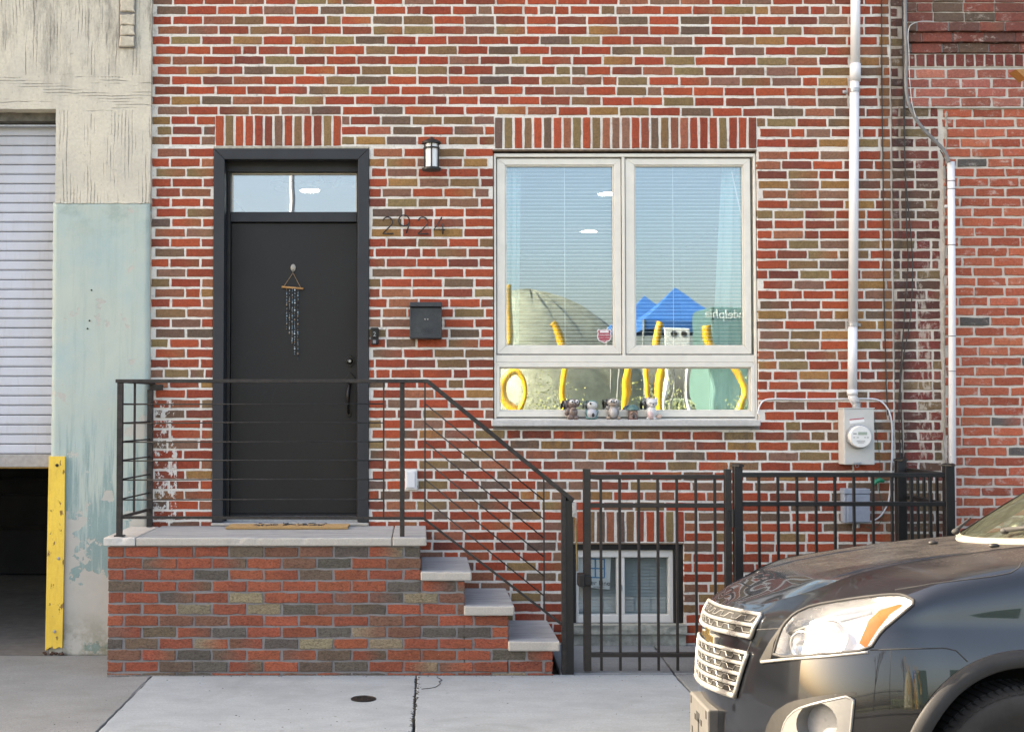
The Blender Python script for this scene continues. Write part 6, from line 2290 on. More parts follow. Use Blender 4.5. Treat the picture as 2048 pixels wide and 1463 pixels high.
HL = rounded([(1547, 1314), (1556, 1280), (1568, 1250), (1590, 1227), (1626, 1211), (1712, 1197), (1774, 1190), (1806, 1190), (1833, 1204), (1799, 1232), (1763, 1262), (1739, 1299), (1643, 1309)], 1)
FOGH = [(1637 + 40 * math.cos(a), 1446 + 42 * math.sin(a)) for a in [2 * math.pi * k / 26 for k in range(26)]]
WC = (0.915, 0.345)           # wheel centre (back, up)
keep = []
for f in FACES:
    ps = [LOC[i] for i in f]
    near = all(p.y > 0.3 for p in ps)
    drop = False
    if all(abs(p.y) > 0.5 and math.hypot(p.x - WC[0], p.z - WC[1]) < 0.442 for p in ps):
        drop = True
    rear_l = WC[0] + 2.55
    if all(abs(p.y) > 0.5 and math.hypot(p.x - rear_l, p.z - WC[1]) < 0.442 for p in ps):
        drop = True
    if near and ps[0].x < 0.9 and not drop:
        q = [topx(VW[i]) for i in f]
        if any(inpoly(a, b, HL) for a, b in q) or any(inpoly(a, b, FOGH) for a, b in q):
            drop = True
    if not drop:
        keep.append(f)
body = fix_normals(MB().add(VW, keep).build('body', M['paint'], car, smooth=True))

# ---- headlamp: bowl, reflectors, lens
lamp = patch(HL, -0.055, 9).build('headlight', M['reflector'], car, smooth=True, label='clear headlight with an amber corner')
rimA, rimB = edge_path(HL, 0.004), edge_path(HL, -0.055)
wallm = MB()
n = min(len(rimA), len(rimB))
wallm.add(rimA[:n] + rimB[:n], [(i, (i + 1) % n, (i + 1) % n + n, i + n) for i in range(n)])
wallm.build('lamp_housing', M['reflector'], lamp, smooth=True)
patch(HL, 0.004, 8).build('lens', M['lens'], lamp, smooth=True)
MB().tube(rimA, 0.0058, 6, closed=True).build('gasket', M['rubber'], lamp, smooth=True)
for (px, py, r) in ((1598, 1282, 0.055), (1668, 1262, 0.060)):
    hq = hit_px(px, py, -0.05)
    c_, nn_ = hq
    ax = Vector((-0.75, -0.66, 0.0)).normalized()
    ring = []
    u = ax.cross(Vector((0, 0, 1))).normalized()
    v = u.cross(ax)
    prof_ = [(r, 0.040), (r * 0.92, 0.044), (r * 0.82, 0.028), (r * 0.5, 0.004), (0.006, 0.0)]
    m_ = MB()
    vs, fs = [], []
    for (rad, d_) in prof_:
        vs += [c_ + ax * d_ + (u * math.cos(2 * math.pi * k / 24) + v * math.sin(2 * math.pi * k / 24)) * rad for k in range(24)]
    for i in range(len(prof_) - 1):
        fs += [(i * 24 + k, i * 24 + (k + 1) % 24, (i + 1) * 24 + (k + 1) % 24, (i + 1) * 24 + k) for k in range(24)]
    m_.add(vs, fs).build('reflector_bowl', M['reflector'], lamp, smooth=True)
AMB = [(1719, 1286), (1739, 1240), (1760, 1222), (1800, 1210), (1806, 1212), (1780, 1230), (1757, 1258), (1733, 1296)]
patch(AMB, 0.0065, 6).build('amber_reflector', M['amber'], lamp, smooth=True)
chb = edge_path([(1566, 1262), (1610, 1248), (1680, 1228), (1740, 1212)], -0.03, 8, False)
MB().tube(chb, 0.006, 8).build('light_guide', M['silver_plastic'], lamp, smooth=True)
# brown recess between grille wing and headlight
patch([(1519, 1321), (1541, 1281), (1559, 1256), (1569, 1243), (1576, 1236), (1560, 1262), (1549, 1284), (1543, 1316), (1530, 1322)], 0.003, 5).build('lamp_surround', M['car_black'], car, smooth=True)
MB().tube(edge_path([(1524, 1323), (1580, 1317), (1650, 1312), (1737, 1303)], 0.003, 8, False), 0.006, 8).build('lamp_lower_trim', M['chrome'], car, smooth=True)

# ---- fog lamp
BEZ = rounded([(1563, 1520), (1566, 1470), (1576, 1438), (1596, 1418), (1632, 1406), (1709, 1389), (1704, 1440), (1696, 1520)], 1)
fog = patch(BEZ, 0.012, 7, FOGH).build('fog_light', M['silver_plastic'], car, smooth=True, label='round fog light in a silver bezel')
MB().tube(edge_path(BEZ, 0.008), 0.006, 6, closed=True).build('bezel_edge', M['silver_plastic'], fog, smooth=True)
ra, rb_ = edge_path(FOGH, 0.012), edge_path(FOGH, -0.045)
n = min(len(ra), len(rb_))
MB().add(ra[:n] + rb_[:n], [(i, (i + 1) % n, (i + 1) % n + n, i + n) for i in range(n)]).build('fog_bowl', M['silver_plastic'], fog, smooth=True)
patch(FOGH, -0.045, 8).build('fog_lens', simple('grey fog lens', (0.20, 0.205, 0.21), 0.3, 0.15, 50, 0.1), fog, smooth=True)
patch(rounded([(1524, 1520), (1532, 1456), (1548, 1424), (1580, 1402), (1640, 1390), (1712, 1382), (1712, 1389), (1640, 1402), (1596, 1414), (1572, 1436), (1560, 1470), (1556, 1520)], 1), 0.004, 6).build('fog_recess', M['car_black'], car, smooth=True)

# ---- seams
for pts in ([(1740, 1299), (1800, 1297), (1890, 1295), (1912, 1300), (1935, 1322)], [(1505, 1259), (1560, 1256)], [(2044, 1123), (2036, 1136), (2021, 1145), (1985, 1152), (1952, 1156), (1870, 1166), (1790, 1179)],
            [(1505, 1276), (1492, 1310), (1482, 1350)], ):
    ep = edge_path(pts, 0.0, 8, False)
    if len(ep) > 1:
        MB().tube(ep, 0.0024, 6).build('panel_gap', M['rubber'], car)
# hood ridge
MB().tube([C(l, 0.50 - 0.06 * (1.1 - l), hood(l) + 0.004) for l in [0.34 + 0.08 * i for i in range(11)]], [0.0005 + 0.009 * math.sin(math.pi * i / 10) for i in range(11)], 8).build('hood_crease', M['paint'], car, smooth=True)
MB().tube([C(l, -0.50 + 0.06 * (1.1 - l), hood(l) + 0.004) for l in [0.34 + 0.08 * i for i in range(11)]], [0.0005 + 0.009 * math.sin(math.pi * i / 10) for i in range(11)], 8).build('hood_crease', M['paint'], car, smooth=True)

# ---- grille
gr = None


def ribbon(w0a, w1a, h0, w0b, w1b, h1, off, n=28, m=4):
    vs, fs = [], []
    for k in range(m + 1):
        t = k / m
        for i in range(n + 1):
            u = i / n
            w = (w0a + (w0b - w0a) * t) * (1 - u) + (w1a + (w1b - w1a) * t) * u
            vs.append(hit_front(w, h0 + (h1 - h0) * t, off))
    for k in range(m):
        for i in range(n):
            a = k * (n + 1) + i
            fs.append((a, a + 1, a + n + 2, a + n + 1))
    return MB().add(vs, fs)


def fbar(w0, w1, h, off, r, n=30, arch=0.0):
    return [hit_front(w0 + (w1 - w0) * i / n, h + arch * (1 - (2 * i / n - 1) ** 2), off) for i in range(n + 1)]


gu = ribbon(-0.425, 0.425, 0.815, -0.435, 0.435, 0.895, 0.004).build('upper_grille', M['well'], car, smooth=True)
gl_ = ribbon(-0.34, 0.34, 0.58, -0.415, 0.415, 0.745, 0.004).build('lower_grille', M['well'], car, smooth=True)


def chrome_bar(parent, w, h, r, off):
    o = MB().tube(fbar(-w, w, h, off, r), r, 8).build('chrome_bar', M['chrome'], parent, smooth=True)


for h, w, r in ((0.898, 0.44, 0.008), (0.855, 0.432, 0.008), (0.812, 0.425, 0.010)):
    chrome_bar(gu, w, h, r, 0.010)
for h, w, r in ((0.749, 0.42, 0.008), (0.706, 0.40, 0.008), (0.664, 0.38, 0.008), (0.622, 0.36, 0.008), (0.577, 0.34, 0.012)):
    chrome_bar(gl_, w, h, r, 0.010)
for s in (-1, 1):
    MB().tube([hit_front(s * 0.44, 0.898, 0.01), hit_front(s * 0.433, 0.855, 0.01), hit_front(s * 0.425, 0.812, 0.01)], 0.009, 8).build('chrome_end', M['chrome'], gu, smooth=True)
    MB().tube([hit_front(s * (0.42 - 0.08 * i / 6), 0.749 - 0.172 * i / 6, 0.01) for i in range(7)], 0.009, 8).build('chrome_end', M['chrome'], gl_, smooth=True)
for (par, h, w) in ((gu, 0.877, 0.43), (gu, 0.834, 0.42), (gl_, 0.728, 0.40), (gl_, 0.685, 0.38), (gl_, 0.643, 0.36), (gl_, 0.600, 0.345)):
    pts = []
    k = 0
    x = -w
    while x < w:
        pts.append(hit_front(x, h + (0.008 if (k // 2) % 2 else -0.008), 0.006))
        x += 0.048 if k % 2 == 0 else 0.016
        k += 1
    MB().tube(pts, 0.0022, 5).build('mesh_wire', M['silver_plastic'], par)
# bow tie emblem
c0 = hit_front(0, 0.78, 0.014)
bt = [(-0.105, 0.010), (-0.035, 0.016), (-0.030, 0.040), (0.036, 0.040), (0.034, 0.016), (0.110, 0.016), (0.102, -0.016), (0.034, -0.016), (0.032, -0.040), (-0.036, -0.040), (-0.036, -0.016), (-0.112, -0.016)]
for nm, s, d, mt_ in (('emblem_rim', 1.0, 0.0, 'chrome'), ('emblem', 0.84, -0.006, 'gold')):
    vs = [(c0.x + d, CYC - a * s, c0.z + b * s) for a, b in bt] + [(c0.x + d + 0.03, CYC - a * s, c0.z + b * s) for a, b in bt]
    k = len(bt)
    fix_normals(MB().add(vs, [tuple(range(k)), tuple(range(2 * k - 1, k - 1, -1))] + [(i, (i + 1) % k, (i + 1) % k + k, i + k) for i in range(k)]).build(nm, M[mt_], car, bevel=0.002))
# plate bracket without a plate
lb0 = C(-0.035, 0, 0.42)
MB().box(lb0.x, lb0.x + 0.05, CYC - 0.17, CYC + 0.17, ROADZ + 0.33, ROADZ + 0.512).build('plate_bracket', simple('grey bracket plastic', (0.065, 0.064, 0.062), 0.6, 0.12, 50), car, bevel=0.008)
for (dy, dz_, a, b) in ((-0.14, 0.485, 0.008, 0.016), (0.14, 0.485, 0.008, 0.016), (0.01, 0.44, 0.028, 0.02), (0.0, 0.40, 0.01, 0.035), (-0.05, 0.43, 0.012, 0.012), (0.06, 0.43, 0.012, 0.012), (-0.14, 0.37, 0.010, 0.018), (0.12, 0.36, 0.010, 0.016)):
    MB().box(lb0.x - 0.0015, lb0.x + 0.01, CYC + dy - a, CYC + dy + a, ROADZ + dz_ - b, ROADZ + dz_ + b).build('bracket_slot', M['well'], car)
lo = ribbon(-0.5, 0.5, 0.25, -0.5, 0.5, 0.33, 0.004).build('lower_intake', M['well'], car, smooth=True)
MB().tube(fbar(-0.46, 0.46, 0.345, 0.008, 0.01), 0.010, 8).build('intake_trim', M['silver_plastic'], car, smooth=True)

# ---- wheel arches, wheels
def side_hit(l, h, s):
    o_ = C(l, s * 2.0, h)
    loc, nrm, idx, dist = BVH.ray_cast(o_, (C(l, 0, h) - o_).normalized())
    return None if loc is None else s * (2.0 - dist)


def arch(lc, s):
    vs, fs = [], []
    n = 48
    ok = []
    for i in range(n + 1):
        a = R(-8 + 196 * i / n)
        row = []
        for (rad, out, inn) in ((0.470, 0.002, 0), (0.466, 0.014, 0), (0.414, 0.020, 0), (0.408, 0.010, 0), (0.405, -0.08, 0)):
            l, h = lc + rad * math.cos(a), WC[1] + rad * math.sin(a)
            hq = side_hit(lc + 0.485 * math.cos(a), max(0.24, WC[1] + 0.485 * math.sin(a)), s)
            w_l = hq if hq is not None else s * 0.92
            row.append(C(l, w_l + s * out, h))
        vs += row
    k = 5
    for i in range(n):
        fs += [(i * k + j, (i + 1) * k + j, (i + 1) * k + j + 1, i * k + j + 1) for j in range(k - 1)]
    fix_normals(MB().add(vs, fs).build('arch_cladding', M['cladding'], car, smooth=True))
    # liner
    vs, fs = [], []
    for i in range(25):
        a = R(-10 + 200 * i / 24)
        for w in (0.90, 0.52):
            vs.append(C(lc + 0.41 * math.cos(a), s * w, WC[1] + 0.41 * math.sin(a)))
    for i in range(24):
        fs.append((2 * i, 2 * i + 2, 2 * i + 3, 2 * i + 1))
    MB().add(vs, fs).build('wheel_well', M['well'], car, smooth=True)
    cc = C(lc, s * 0.53, WC[1])
    MB().lathe([(0.42, -0.002), (0.42, 0.002)], cc, 'y', 24).build('well_back', M['well'], car)


def wheel(lc, s):
    cc = C(lc, s * 0.775, 0)
    ctr = Vector((cc.x, cc.y, cc.z + 0.345))
    K = 0.345 / 0.385
    prof_ = [(0.262, -0.100), (0.285, -0.112), (0.335, -0.115), (0.362, -0.104), (0.378, -0.090), (0.384, -0.070), (0.385, 0.0), (0.384, 0.070), (0.378, 0.090), (0.362, 0.104), (0.335, 0.115), (0.285, 0.112), (0.262, 0.100)]
    t = MB()
    t.lathe([(a_ * K, b_) for a_, b_ in prof_], ctr, 'y', 64)
    ty = t.build('wheel', M['tyre'], car, smooth=True)
    tr = MB()
    for k in range(76):
        a = 2 * math.pi * k / 76
        for (y0, y1, sk) in ((-0.100, -0.062, 0.016), (0.062, 0.100, -0.016), (-0.052, 0.052, 0.02)):
            pts = []
            for (yy, da) in ((y0, 0), (y1, sk), (y1, sk + 0.058), (y0, 0.058)):
                for rr in (0.372 * K, (0.391 if abs(yy) < 0.09 else 0.374) * K):
                    pts.append(ctr + Vector((rr * math.cos(a + da), yy, rr * math.sin(a + da))))
            tr.add(pts, [(1, 3, 5, 7), (0, 1, 3, 2), (2, 3, 5, 4), (4, 5, 7, 6), (6, 7, 1, 0)])
    tr.build('tread', M['tyre'], ty, kind='stuff')
    o = -s * 0.09
    rm = MB()
    rm.lathe([(0.240, o * 1.05), (0.232, o * 1.1), (0.222, o * 0.9), (0.212, o * 0.2), (0.212, -o * 0.5)] if o > 0 else [(0.212, -o * 0.5), (0.212, o * 0.2), (0.222, o * 0.9), (0.232, o * 1.1), (0.240, o * 1.05)], ctr, 'y', 48)
    rm.build('rim', M['rim'], ty, smooth=True)
    for k in range(5):
        a = math.pi / 2 + 2 * math.pi * k / 5
        sp = MB()
        u = Vector((math.cos(a), 0, math.sin(a)))
        v = Vector((-math.sin(a), 0, math.cos(a)))
        vs = []
        for (rad, hw_, yy) in ((0.05, 0.03, o * 0.85), (0.222, 0.042, o * 0.95)):
            for q in (-1, 1):
                vs.append(ctr + u * rad + v * hw_ * q + Vector((0, yy, 0)))
                vs.append(ctr + u * rad + v * hw_ * q + Vector((0, yy * 0.6, 0)))
        sp.add(vs, [(0, 2, 6, 4), (1, 5, 7, 3), (0, 4, 5, 1), (2, 3, 7, 6)])
        sp.build('spoke', M['rim'], ty, bevel=0.004)
    MB().lathe([(0.07, min(0, o)), (0.06, max(0, o))] if o > 0 else [(0.06, o), (0.07, 0)], ctr, 'y', 24).build('hub_cap', M['rim'], ty)


for lc in (WC[0], WC[0] + 2.55):
    for s in (1, -1):
        arch(lc, s)
        wheel(lc, s)
MB().box(C(0.5, 0, 0).x, C(4.2, 0, 0).x, CYC - 0.55, CYC + 0.55, ROADZ + 0.22, ROADZ + 0.40).build('underbody', M['well'], car)

# ---- greenhouse
def wpt(u, v):
    """windscreen: u from far to near (-1..1), v up"""
    a = u * u
    base = Vector((1.20 + 0.20 * a, u * 0.76, 1.160 + 0.022 * a))
    top = Vector((2.16 + 0.14 * a, u * 0.60, 1.735 - 0.045 * a))
    p = base.lerp(top, v)
    p.z += 0.028 * math.sin(math.pi * v)
    return p


def wgrid(u0, u1, v0, v1, nu, nv, off=0.0):
    vs = [C(*(wpt(u0 + (u1 - u0) * i / nu, v0 + (v1 - v0) * k / nv) + Vector((-0.5, 0, 0.86)) * off)) for k in range(nv + 1) for i in range(nu + 1)]
    fs = [(k * (nu + 1) + i, k * (nu + 1) + i + 1, (k + 1) * (nu + 1) + i + 1, (k + 1) * (nu + 1) + i) for k in range(nv) for i in range(nu)]
    return MB().add(vs, fs)


wsc = wgrid(-0.93, 0.93, 0.02, 0.97, 20, 10, 0.002).build('windscreen', M['windshield'], car, smooth=True)
for s in (-1, 1):
    vs, fs = [], []
    for k in range(13):
        v = -0.05 + 1.08 * k / 12
        a, b = wpt(s * 0.925, v), wpt(s * 1.0, v)
        c_ = b + Vector((0.10, s * 0.028, -0.02))
        vs += [C(*(a + Vector((-0.003, 0, 0.006)))), C(*(b + Vector((-0.004, 0, 0.008)))), C(*(c_))]
    for k in range(12):
        fs += [(3 * k + j, 3 * k + j + 1, 3 * k + 4 + j, 3 * k + 3 + j) for j in range(2)]
    fix_normals(MB().add(vs, fs).build('a_pillar', M['paint'], car, smooth=True))
    # side glass, rear pillars
    g0, g1 = [], []
    for (l, wt, ht) in ((2.40, 0.62, 1.67), (3.0, 0.62, 1.70), (3.7, 0.60, 1.66), (4.05, 0.56, 1.58)):
        g1.append(C(l, s * wt, ht))
    for l in (1.55, 2.6, 3.6, 4.22):
        g0.append(C(l, s * 0.80, 1.17))
    fix_normals(MB().add(g0 + g1, [(i, i + 1, i + 5, i + 4) for i in range(3)]).build('side_glass', M['windshield'], car))
rf = []
for (l, wt, ht) in ((2.14, 0.60, 1.70), (2.5, 0.63, 1.735), (3.1, 0.63, 1.745), (3.7, 0.61, 1.70), (4.06, 0.57, 1.60)):
    for u in (-1, -0.5, 0, 0.5, 1):
        rf.append(C(l, wt * u, ht + 0.03 * (1 - u * u)))
fix_normals(MB().add(rf, [(5 * k + i, 5 * k + i + 1, 5 * k + i + 6, 5 * k + i + 5) for k in range(4) for i in range(4)]).build('roof', M['paint'], car, smooth=True))
rg_ = [C(4.06, 0.57 * u, 1.60 + 0.03 * (1 - u * u)) for u in (-1, -0.5, 0, 0.5, 1)] + [C(4.32, 0.76 * u, 1.18) for u in (-1, -0.5, 0, 0.5, 1)]
MB().add(rg_, [(i, i + 1, i + 6, i + 5) for i in range(4)]).build('rear_glass', M['windshield'], car)
# dashboard and a sunshade-like pale cover under the glass
MB().add([C(1.34, -0.7, 1.165), C(1.34, 0.7, 1.165), C(1.95, 0.68, 1.20), C(1.95, -0.68, 1.20)], [(0, 1, 2, 3)]).build('dashboard', simple('tan dash top', (0.17, 0.15, 0.10), 0.8, 0.2, 30), car)
for s in (-1, 1):
    p = C(2.3, 0.36 * s, 0)
    MB().box(p.x, p.x + 0.18, p.y - 0.24, p.y + 0.24, ROADZ + 0.9, ROADZ + 1.45).build('front_seat', M['car_black'], car, bevel=0.06, seg=3)
# cowl and wipers
cw_ = wgrid(-1.0, 1.0, -0.085, 0.03, 20, 2, 0.006).build('cowl_panel', simple('sun bleached cowl plastic', (0.16, 0.14, 0.12), 0.7, 0.2, 50), car, smooth=True)
for (u0, u1, v0, v1, nm) in ((-0.62, -0.95, 0.02, 0.10, 'wiper'), (0.16, 0.95, 0.045, 0.10, 'wiper')):
    a, b = wpt(u0, v0), wpt(u1, v1)
    pts = [C(*(a.lerp(b, t) + Vector((-0.02, 0, 0.03)))) for t in [k / 6 for k in range(7)]]
    wp = MB().tube(pts, [0.010, 0.009, 0.008, 0.007, 0.006, 0.005, 0.004], 8).build(nm, M['rubber'], car, smooth=True)
    MB().ball(C(*(a + Vector((-0.02, 0, 0.025)))), 0.018, 0.017, 0.014, 12, 8).build('wiper_pivot', M['rubber'], wp, smooth=True)
MB().ball(C(1.10, -0.30, hood(1.1) + 0.012), 0.022, 0.014, 0.010, 12, 8).build('washer_jet', M['car_black'], car, smooth=True)
MB().ball(C(1.10, 0.30, hood(1.1) + 0.012), 0.022, 0.014, 0.010, 12, 8).build('washer_jet', M['car_black'], car, smooth=True)

# ---- door gaps, handles, mirrors
for s in (1, -1):
    for l0 in (1.50, 2.52, 3.42):
        pts = []
        for k in range(10):
            h = 0.42 + 0.70 * k / 9
            wl = side_hit(l0 + (0.0 if l0 < 3 else 0.12 * (k / 9)), h, s)
            if wl is not None:
                pts.append(C(l0 + (0.0 if l0 < 3 else 0.12 * (k / 9)), wl, h))
        if len(pts) > 1:
            MB().tube(pts, 0.003, 6).build('door_gap', M['rubber'], car)
    for l0 in (2.30, 3.20):
        wl = side_hit(l0, 0.98, s)
        if wl is not None:
            MB().tube([C(l0 - 0.09, wl, 0.98), C(l0 - 0.07, wl + s * 0.03, 0.985), C(l0 + 0.07, wl + s * 0.03, 0.985), C(l0 + 0.09, wl, 0.98)], 0.012, 8).build('door_handle', M['paint'], car, smooth=True)
    m0 = C(1.78, s * 0.93, 1.20)
    mir = MB().ball(m0, 0.07, 0.11, 0.075, 16, 10).build('side_mirror', M['paint'], car, smooth=True)
    MB().tube([C(1.72, s * 0.80, 1.14), m0], 0.022, 8).build('mirror_stalk', M['car_black'], mir, smooth=True)

# ------------------------------------------------------------------ what stands across the street (seen in the window panes and the car's paint)
def V(px, py, D, yg=8.46):
    """point D metres behind the camera that the pane shows at (px, py)"""
    t = 2 * yg + D
    a = (px - CX) / FPX
    b = -(py - CY) / FPX
    s = t / (CT - b * ST)
    return Vector((a * s, -D, CAMH + (ST + b * CT) * s))


M['play_yellow'] = simple('yellow playground tube', (0.72, 0.40, 0.02), 0.4, 0.1, 10, 0.05)
M['tent_blue'] = simple('blue canopy cloth', (0.015, 0.13, 0.42), 0.7, 0.12, 6, 0.1)
M['trailer_green'] = simple('faded green trailer paint', (0.085, 0.165, 0.155), 0.5, 0.1, 5, 0.05)
M['bark'] = simple('grey bark', (0.10, 0.085, 0.07), 0.95, 0.3, 20, 0.5)
M['net'] = simple('pale tarpaulin mound', (0.33, 0.345, 0.27), 0.9, 0.35, 3, 0.3)
M['hedge'] = simple('dull green hedge', (0.24, 0.29, 0.19), 0.9, 0.5, 9, 0.6, 0.05)
struct(MB().box(-60, 60, -9.5, -3.2, -0.30, 0.17).build('far_pavement', M['asphalt']))
struct(MB().box(-80, 80, -90, -9.55, -0.30, -0.01).build('park_lawn', M['grass']))
fr = thing('climbing_frame', 'yellow tubular playground climbing frame reflected in the window panes', 'playground', (V(1200, 808, 11).x, -11, 0))


def ytube(pp, D, r=0.075):
    pts = smooth_path([V(a, b, D) for a, b in pp], 5)
    MB().tube(pts, r, 10).build('bent_tube', M['play_yellow'], fr, smooth=True)


ytube([(1132, 980), (1131, 810), (1129, 735), (1115, 660), (1106, 645)], 11, 0.085)
ytube([(1258, 980), (1255, 800), (1254, 730)], 11, 0.075)
ytube([(1299, 980), (1296, 800), (1294, 730)], 11, 0.075)
ytube([(1322, 980), (1322, 800), (1321, 730), (1310, 690), (1322, 645)], 11, 0.075)
ytube([(1468, 830), (1487, 790), (1480, 760), (1455, 735), (1420, 690), (1412, 650)], 11, 0.095)
ytube([(1040, 830), (1015, 800), (1003, 775), (1012, 745), (1030, 735), (1045, 760), (1050, 790), (1035, 830)], 11, 0.085)
ytube([(1017, 690), (1017, 640), (1015, 570)], 11, 0.09)
for a in (1132, 1258, 1322):
    q = V(a, 980, 11)
    MB().tube([(q.x, q.y, -0.1), (q.x, q.y, 1.0)], 0.08, 10).build('ground_post', M['play_yellow'], fr, smooth=True)
for (cx_, D, pk, base, wd, lab) in ((1350, 24, 575, 645, 78, 'nearer blue peaked canopy reflected in the right sash'), (1290, 27, 588, 650, 66, 'second blue peaked canopy reflected behind the first')):
    t = thing('canopy_tent', lab, 'canopy', (V(cx_, 808, D).x, -D, 0), 'blue canopies across the street')
    ap = V(cx_, pk, D)
    e = V(cx_ + wd, base, D)
    hw_ = e.x - ap.x
    cs = [Vector((ap.x + sx * hw_, -D + sy * hw_, e.z)) for sx, sy in ((-1, -1), (1, -1), (1, 1), (-1, 1))]
    mb = MB()
    mb.add([ap] + cs + [c - Vector((0, 0, 0.35)) for c in cs], [(0, 1, 2), (0, 2, 3), (0, 3, 4), (0, 4, 1), (1, 5, 6, 2), (2, 6, 7, 3), (3, 7, 8, 4), (4, 8, 5, 1)])
    fix_normals(mb.build('canopy_cloth', M['tent_blue'], t))
    for c in cs:
        MB().tube([(c.x, c.y, 0), (c.x, c.y, c.z)], 0.04, 8).build('leg', M['galv'], t)
tr_ = thing('trailer', 'dark green trailer with white lettering reflected at the right of the window', 'trailer', (V(1500, 808, 20).x, -20, 0))
q0, q1 = V(1422, 612, 20), V(1760, 700, 20)
MB().box(q0.x, q1.x, -22.5, -20, 0.6, q0.z).build('box', M['trailer_green'], tr_, bevel=0.05)
text_part('lettering', 'philadelphia', 0.36, (V(1466, 640, 20).x, -19.98, V(1462, 634, 20).z), M['paper'], tr_, axis_x=Vector((-1, 0, 0)), extrude=0.01)
for xx in (q0.x + 0.8, q1.x - 0.8):
    MB().lathe([(0.42, -0.1), (0.42, 0.1)], (xx, -20.1, 0.42), 'y', 20).build('wheel', M['rubber'], tr_)
wb = thing('play_panel', 'white play panel with two round holes reflected under the blue canopy', 'playground', (V(1352, 690, 18).x, -18, 0))
q0, q1 = V(1328, 655, 18), V(1380, 690, 18)
MB().box(q0.x, q1.x, -18.08, -18.0, q1.z - 0.5, q0.z).build('board', M['paper'], wb, bevel=0.03)
for px in (1346, 1366):
    q = V(px, 667, 18)
    MB().lathe([(0.085, -0.01), (0.085, 0.01)], (q.x, -17.995, q.z), 'y', 20).build('round_hole', M['rubber'], wb)
for xx in (q0.x + 0.05, q1.x - 0.05):
    MB().tube([(xx, -18.04, 0), (xx, -18.04, q1.z - 0.5)], 0.05, 8).build('leg', M['paper'], wb)
md = thing('tarp_mound', 'pale green netted mound reflected in the left sash', 'mound', (V(1080, 808, 30).x, -30, 0))
mb = MB()
c_ = V(1060, 808, 30)
R0, H0 = 4.6, V(1060, 585, 30).z
nn = 40
vs, fs = [], []
for i in range(11):
    t = i / 10 * math.pi / 2
    for k in range(nn):
        a = 2 * math.pi * k / nn
        rr = R0 * math.cos(t) * (1 + 0.05 * math.sin(5 * a))
        vs.append((c_.x + rr * math.cos(a), -30 + rr * 0.6 * math.sin(a), H0 * math.sin(t) + 0.15 * math.sin(k * 3)))
for i in range(10):
    fs += [(i * nn + k, i * nn + (k + 1) % nn, (i + 1) * nn + (k + 1) % nn, (i + 1) * nn + k) for k in range(nn)]
mb.add(vs, fs).build('net_cover', M['net'], md, smooth=True)
hg = thing('park_hedge', 'dull green hedge reflected in the low wide pane', 'hedge', (V(1200, 808, 34).x, -34, 0))
hb = MB()
rh = random.Random(3)
for i in range(2600):
    x = rh.uniform(-8, 34)
    z = rh.uniform(0, 2.5) * (0.8 + 0.3 * math.sin(x * 0.9))
    y = -34 + rh.uniform(-0.6, 0.6)
    s = rh.uniform(0.06, 0.16)
    a = rh.uniform(0, 6.28)
    hb.add([(x, y, z), (x + s * math.cos(a), y + s * 0.6, z + s * math.sin(a)), (x - s * math.sin(a), y + s * 0.3, z + s * math.cos(a))], [(0, 1, 2)])
hb.build('leaves', M['hedge'], hg, kind='stuff')
sb = thing('park_bushes', 'loose yellow green bushes reflected in the low wide pane', 'bush', (5, -16, 0))
lb_ = MB()
for i in range(7000):
    x = rh.uniform(1.5, 9.0)
    z = abs(rh.gauss(0, 1)) * 0.75 * (0.9 + 0.5 * math.sin(x * 2.3)) + 0.6
    y = -16 + rh.uniform(-0.5, 0.5)
    s = rh.uniform(0.015, 0.05)
    a = rh.uniform(0, 6.28)
    lb_.add([(x, y, z), (x + s * math.cos(a), y + s * 0.6, z + s * math.sin(a)), (x - s * math.sin(a), y + s * 0.3, z + s * math.cos(a))], [(0, 1, 2)])
lb_.build('leaves', simple('yellow green leaves', (0.30, 0.33, 0.14), 0.8, 0.4, 5, 0.0), sb, kind='stuff')
hc = MB().box(-8, 34, -34.7, -34.2, 0, 1.7).build('inner_mass', M['hedge'], hg, bevel=0.2)


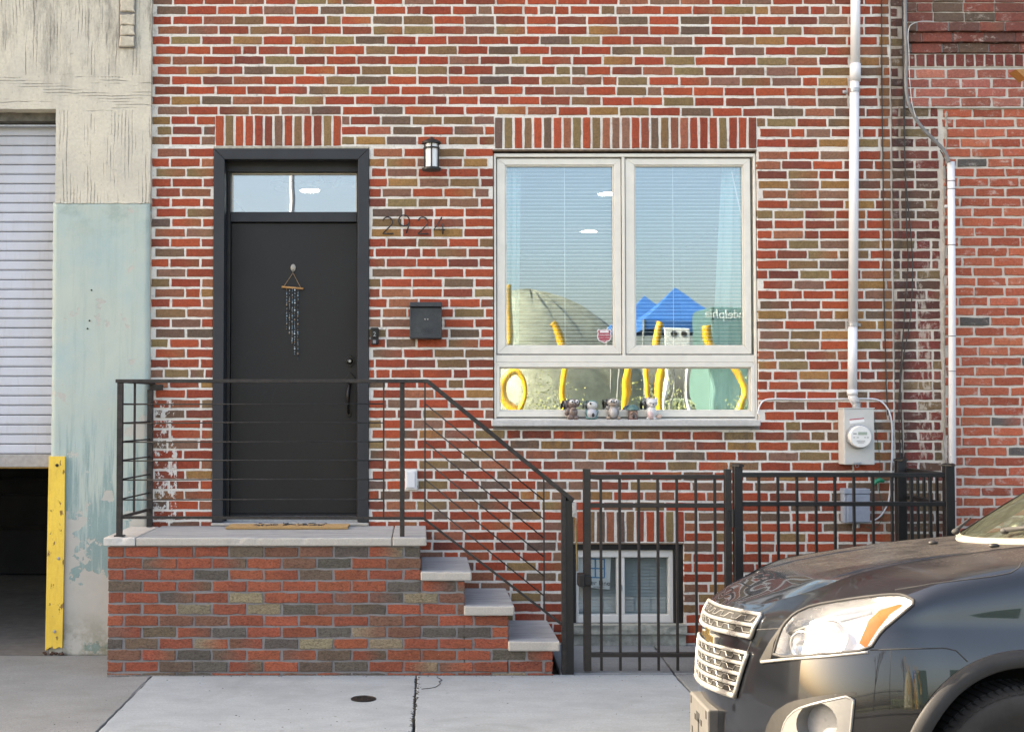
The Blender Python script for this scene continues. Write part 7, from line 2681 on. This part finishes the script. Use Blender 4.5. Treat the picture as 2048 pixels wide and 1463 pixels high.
def bare_tree(label, x, y, h, seed):
    t = thing('bare_tree', label, 'tree', (x, y, 0), 'bare trees across the street')
    rt = random.Random(seed)
    tk, br = MB(), MB()

    def grow(p, d, L, r, depth):
        q = p + d * L
        mid = p.lerp(q, 0.5) + Vector((rt.uniform(-1, 1), rt.uniform(-1, 1), 0)) * L * 0.05
        (tk if depth == 0 else br).tube([p, mid, q], [r, r * 0.85, r * 0.68], 7 if depth < 2 else 4, caps=False)
        if depth >= 5:
            return
        for k in range(3 if depth < 4 else 2):
            a = rt.uniform(0, 6.28)
            s = rt.uniform(0.35, 0.75)
            nd = (d + Vector((math.cos(a) * s, math.sin(a) * s, 0.12))).normalized()
            grow(p.lerp(q, rt.uniform(0.75, 1.0)), nd, L * rt.uniform(0.6, 0.78), r * 0.55, depth + 1)
    grow(Vector((x, y, -0.05)), Vector((rt.uniform(-0.05, 0.05), 0, 1)).normalized(), h * 0.36, h * 0.024, 0)
    tk.build('trunk', M['bark'], t, smooth=True)
    br.build('crown', M['bark'], t, smooth=True)


bare_tree('bare winter tree reflected in the car bumper', -9.5, -18, 9, 4)
bare_tree('tall bare tree reflected at the right of the transom', -1.2, -40, 11, 9)
lpx = V(584, 400, 13).x
lpole = thing('street_light_pole', 'pale street light pole reflected in the transom glass', 'street lamp', (lpx, -13, 0))
MB().tube([(lpx, -13, -0.05), (lpx, -13, 8.5)], [0.09, 0.06], 12).build('pole', M['galv'], lpole, smooth=True)
MB().tube([(lpx, -13, 8.4), (lpx - 0.6, -12.8, 8.8), (lpx - 1.5, -12.5, 8.9)], 0.04, 8).build('arm', M['galv'], lpole, smooth=True)
MB().box(lpx - 2.1, lpx - 1.5, -12.6, -12.4, 8.83, 8.95).build('lamp_head', M['galv'], lpole, bevel=0.03)
fe = thing('park_fence', 'dark picket fence reflected in the car bumper', 'fence', (-8, -11.5, 0))
fm = MB()
for i in range(84):
    x = -18 + i * 0.22
    MB_ = fm.box(x, x + 0.03, -11.52, -11.49, 0, 1.9)
fm.build('pickets', M['fence_iron'], fe, kind='stuff')
for z in (0.25, 1.7):
    MB().box(-18, 0.4, -11.55, -11.525, z, z + 0.05).build('rail', M['fence_iron'], fe)

# pole on the pavement to the left, out of frame, that drops its shadow on the car's nose
tp = C(0.08, 0.30, 0.85)
k = 5.2
px_, py_ = tp.x - k * math.cos(SUN_BEHIND), tp.y + k * math.sin(SUN_BEHIND)
up_ = thing('sign_pole', 'slim steel sign pole on the kerb whose shadow falls on the car nose', 'pole', (px_, py_, 0))
MB().tube([(px_, py_, -0.02), (px_, py_, 5.4)], 0.05, 12).build('pole', M['galv'], up_, smooth=True)
MB().box(px_ - 0.004, px_ + 0.004, py_ - 0.22, py_ + 0.22, 4.9, 5.35).build('sign_plate', M['white_plastic'], up_)
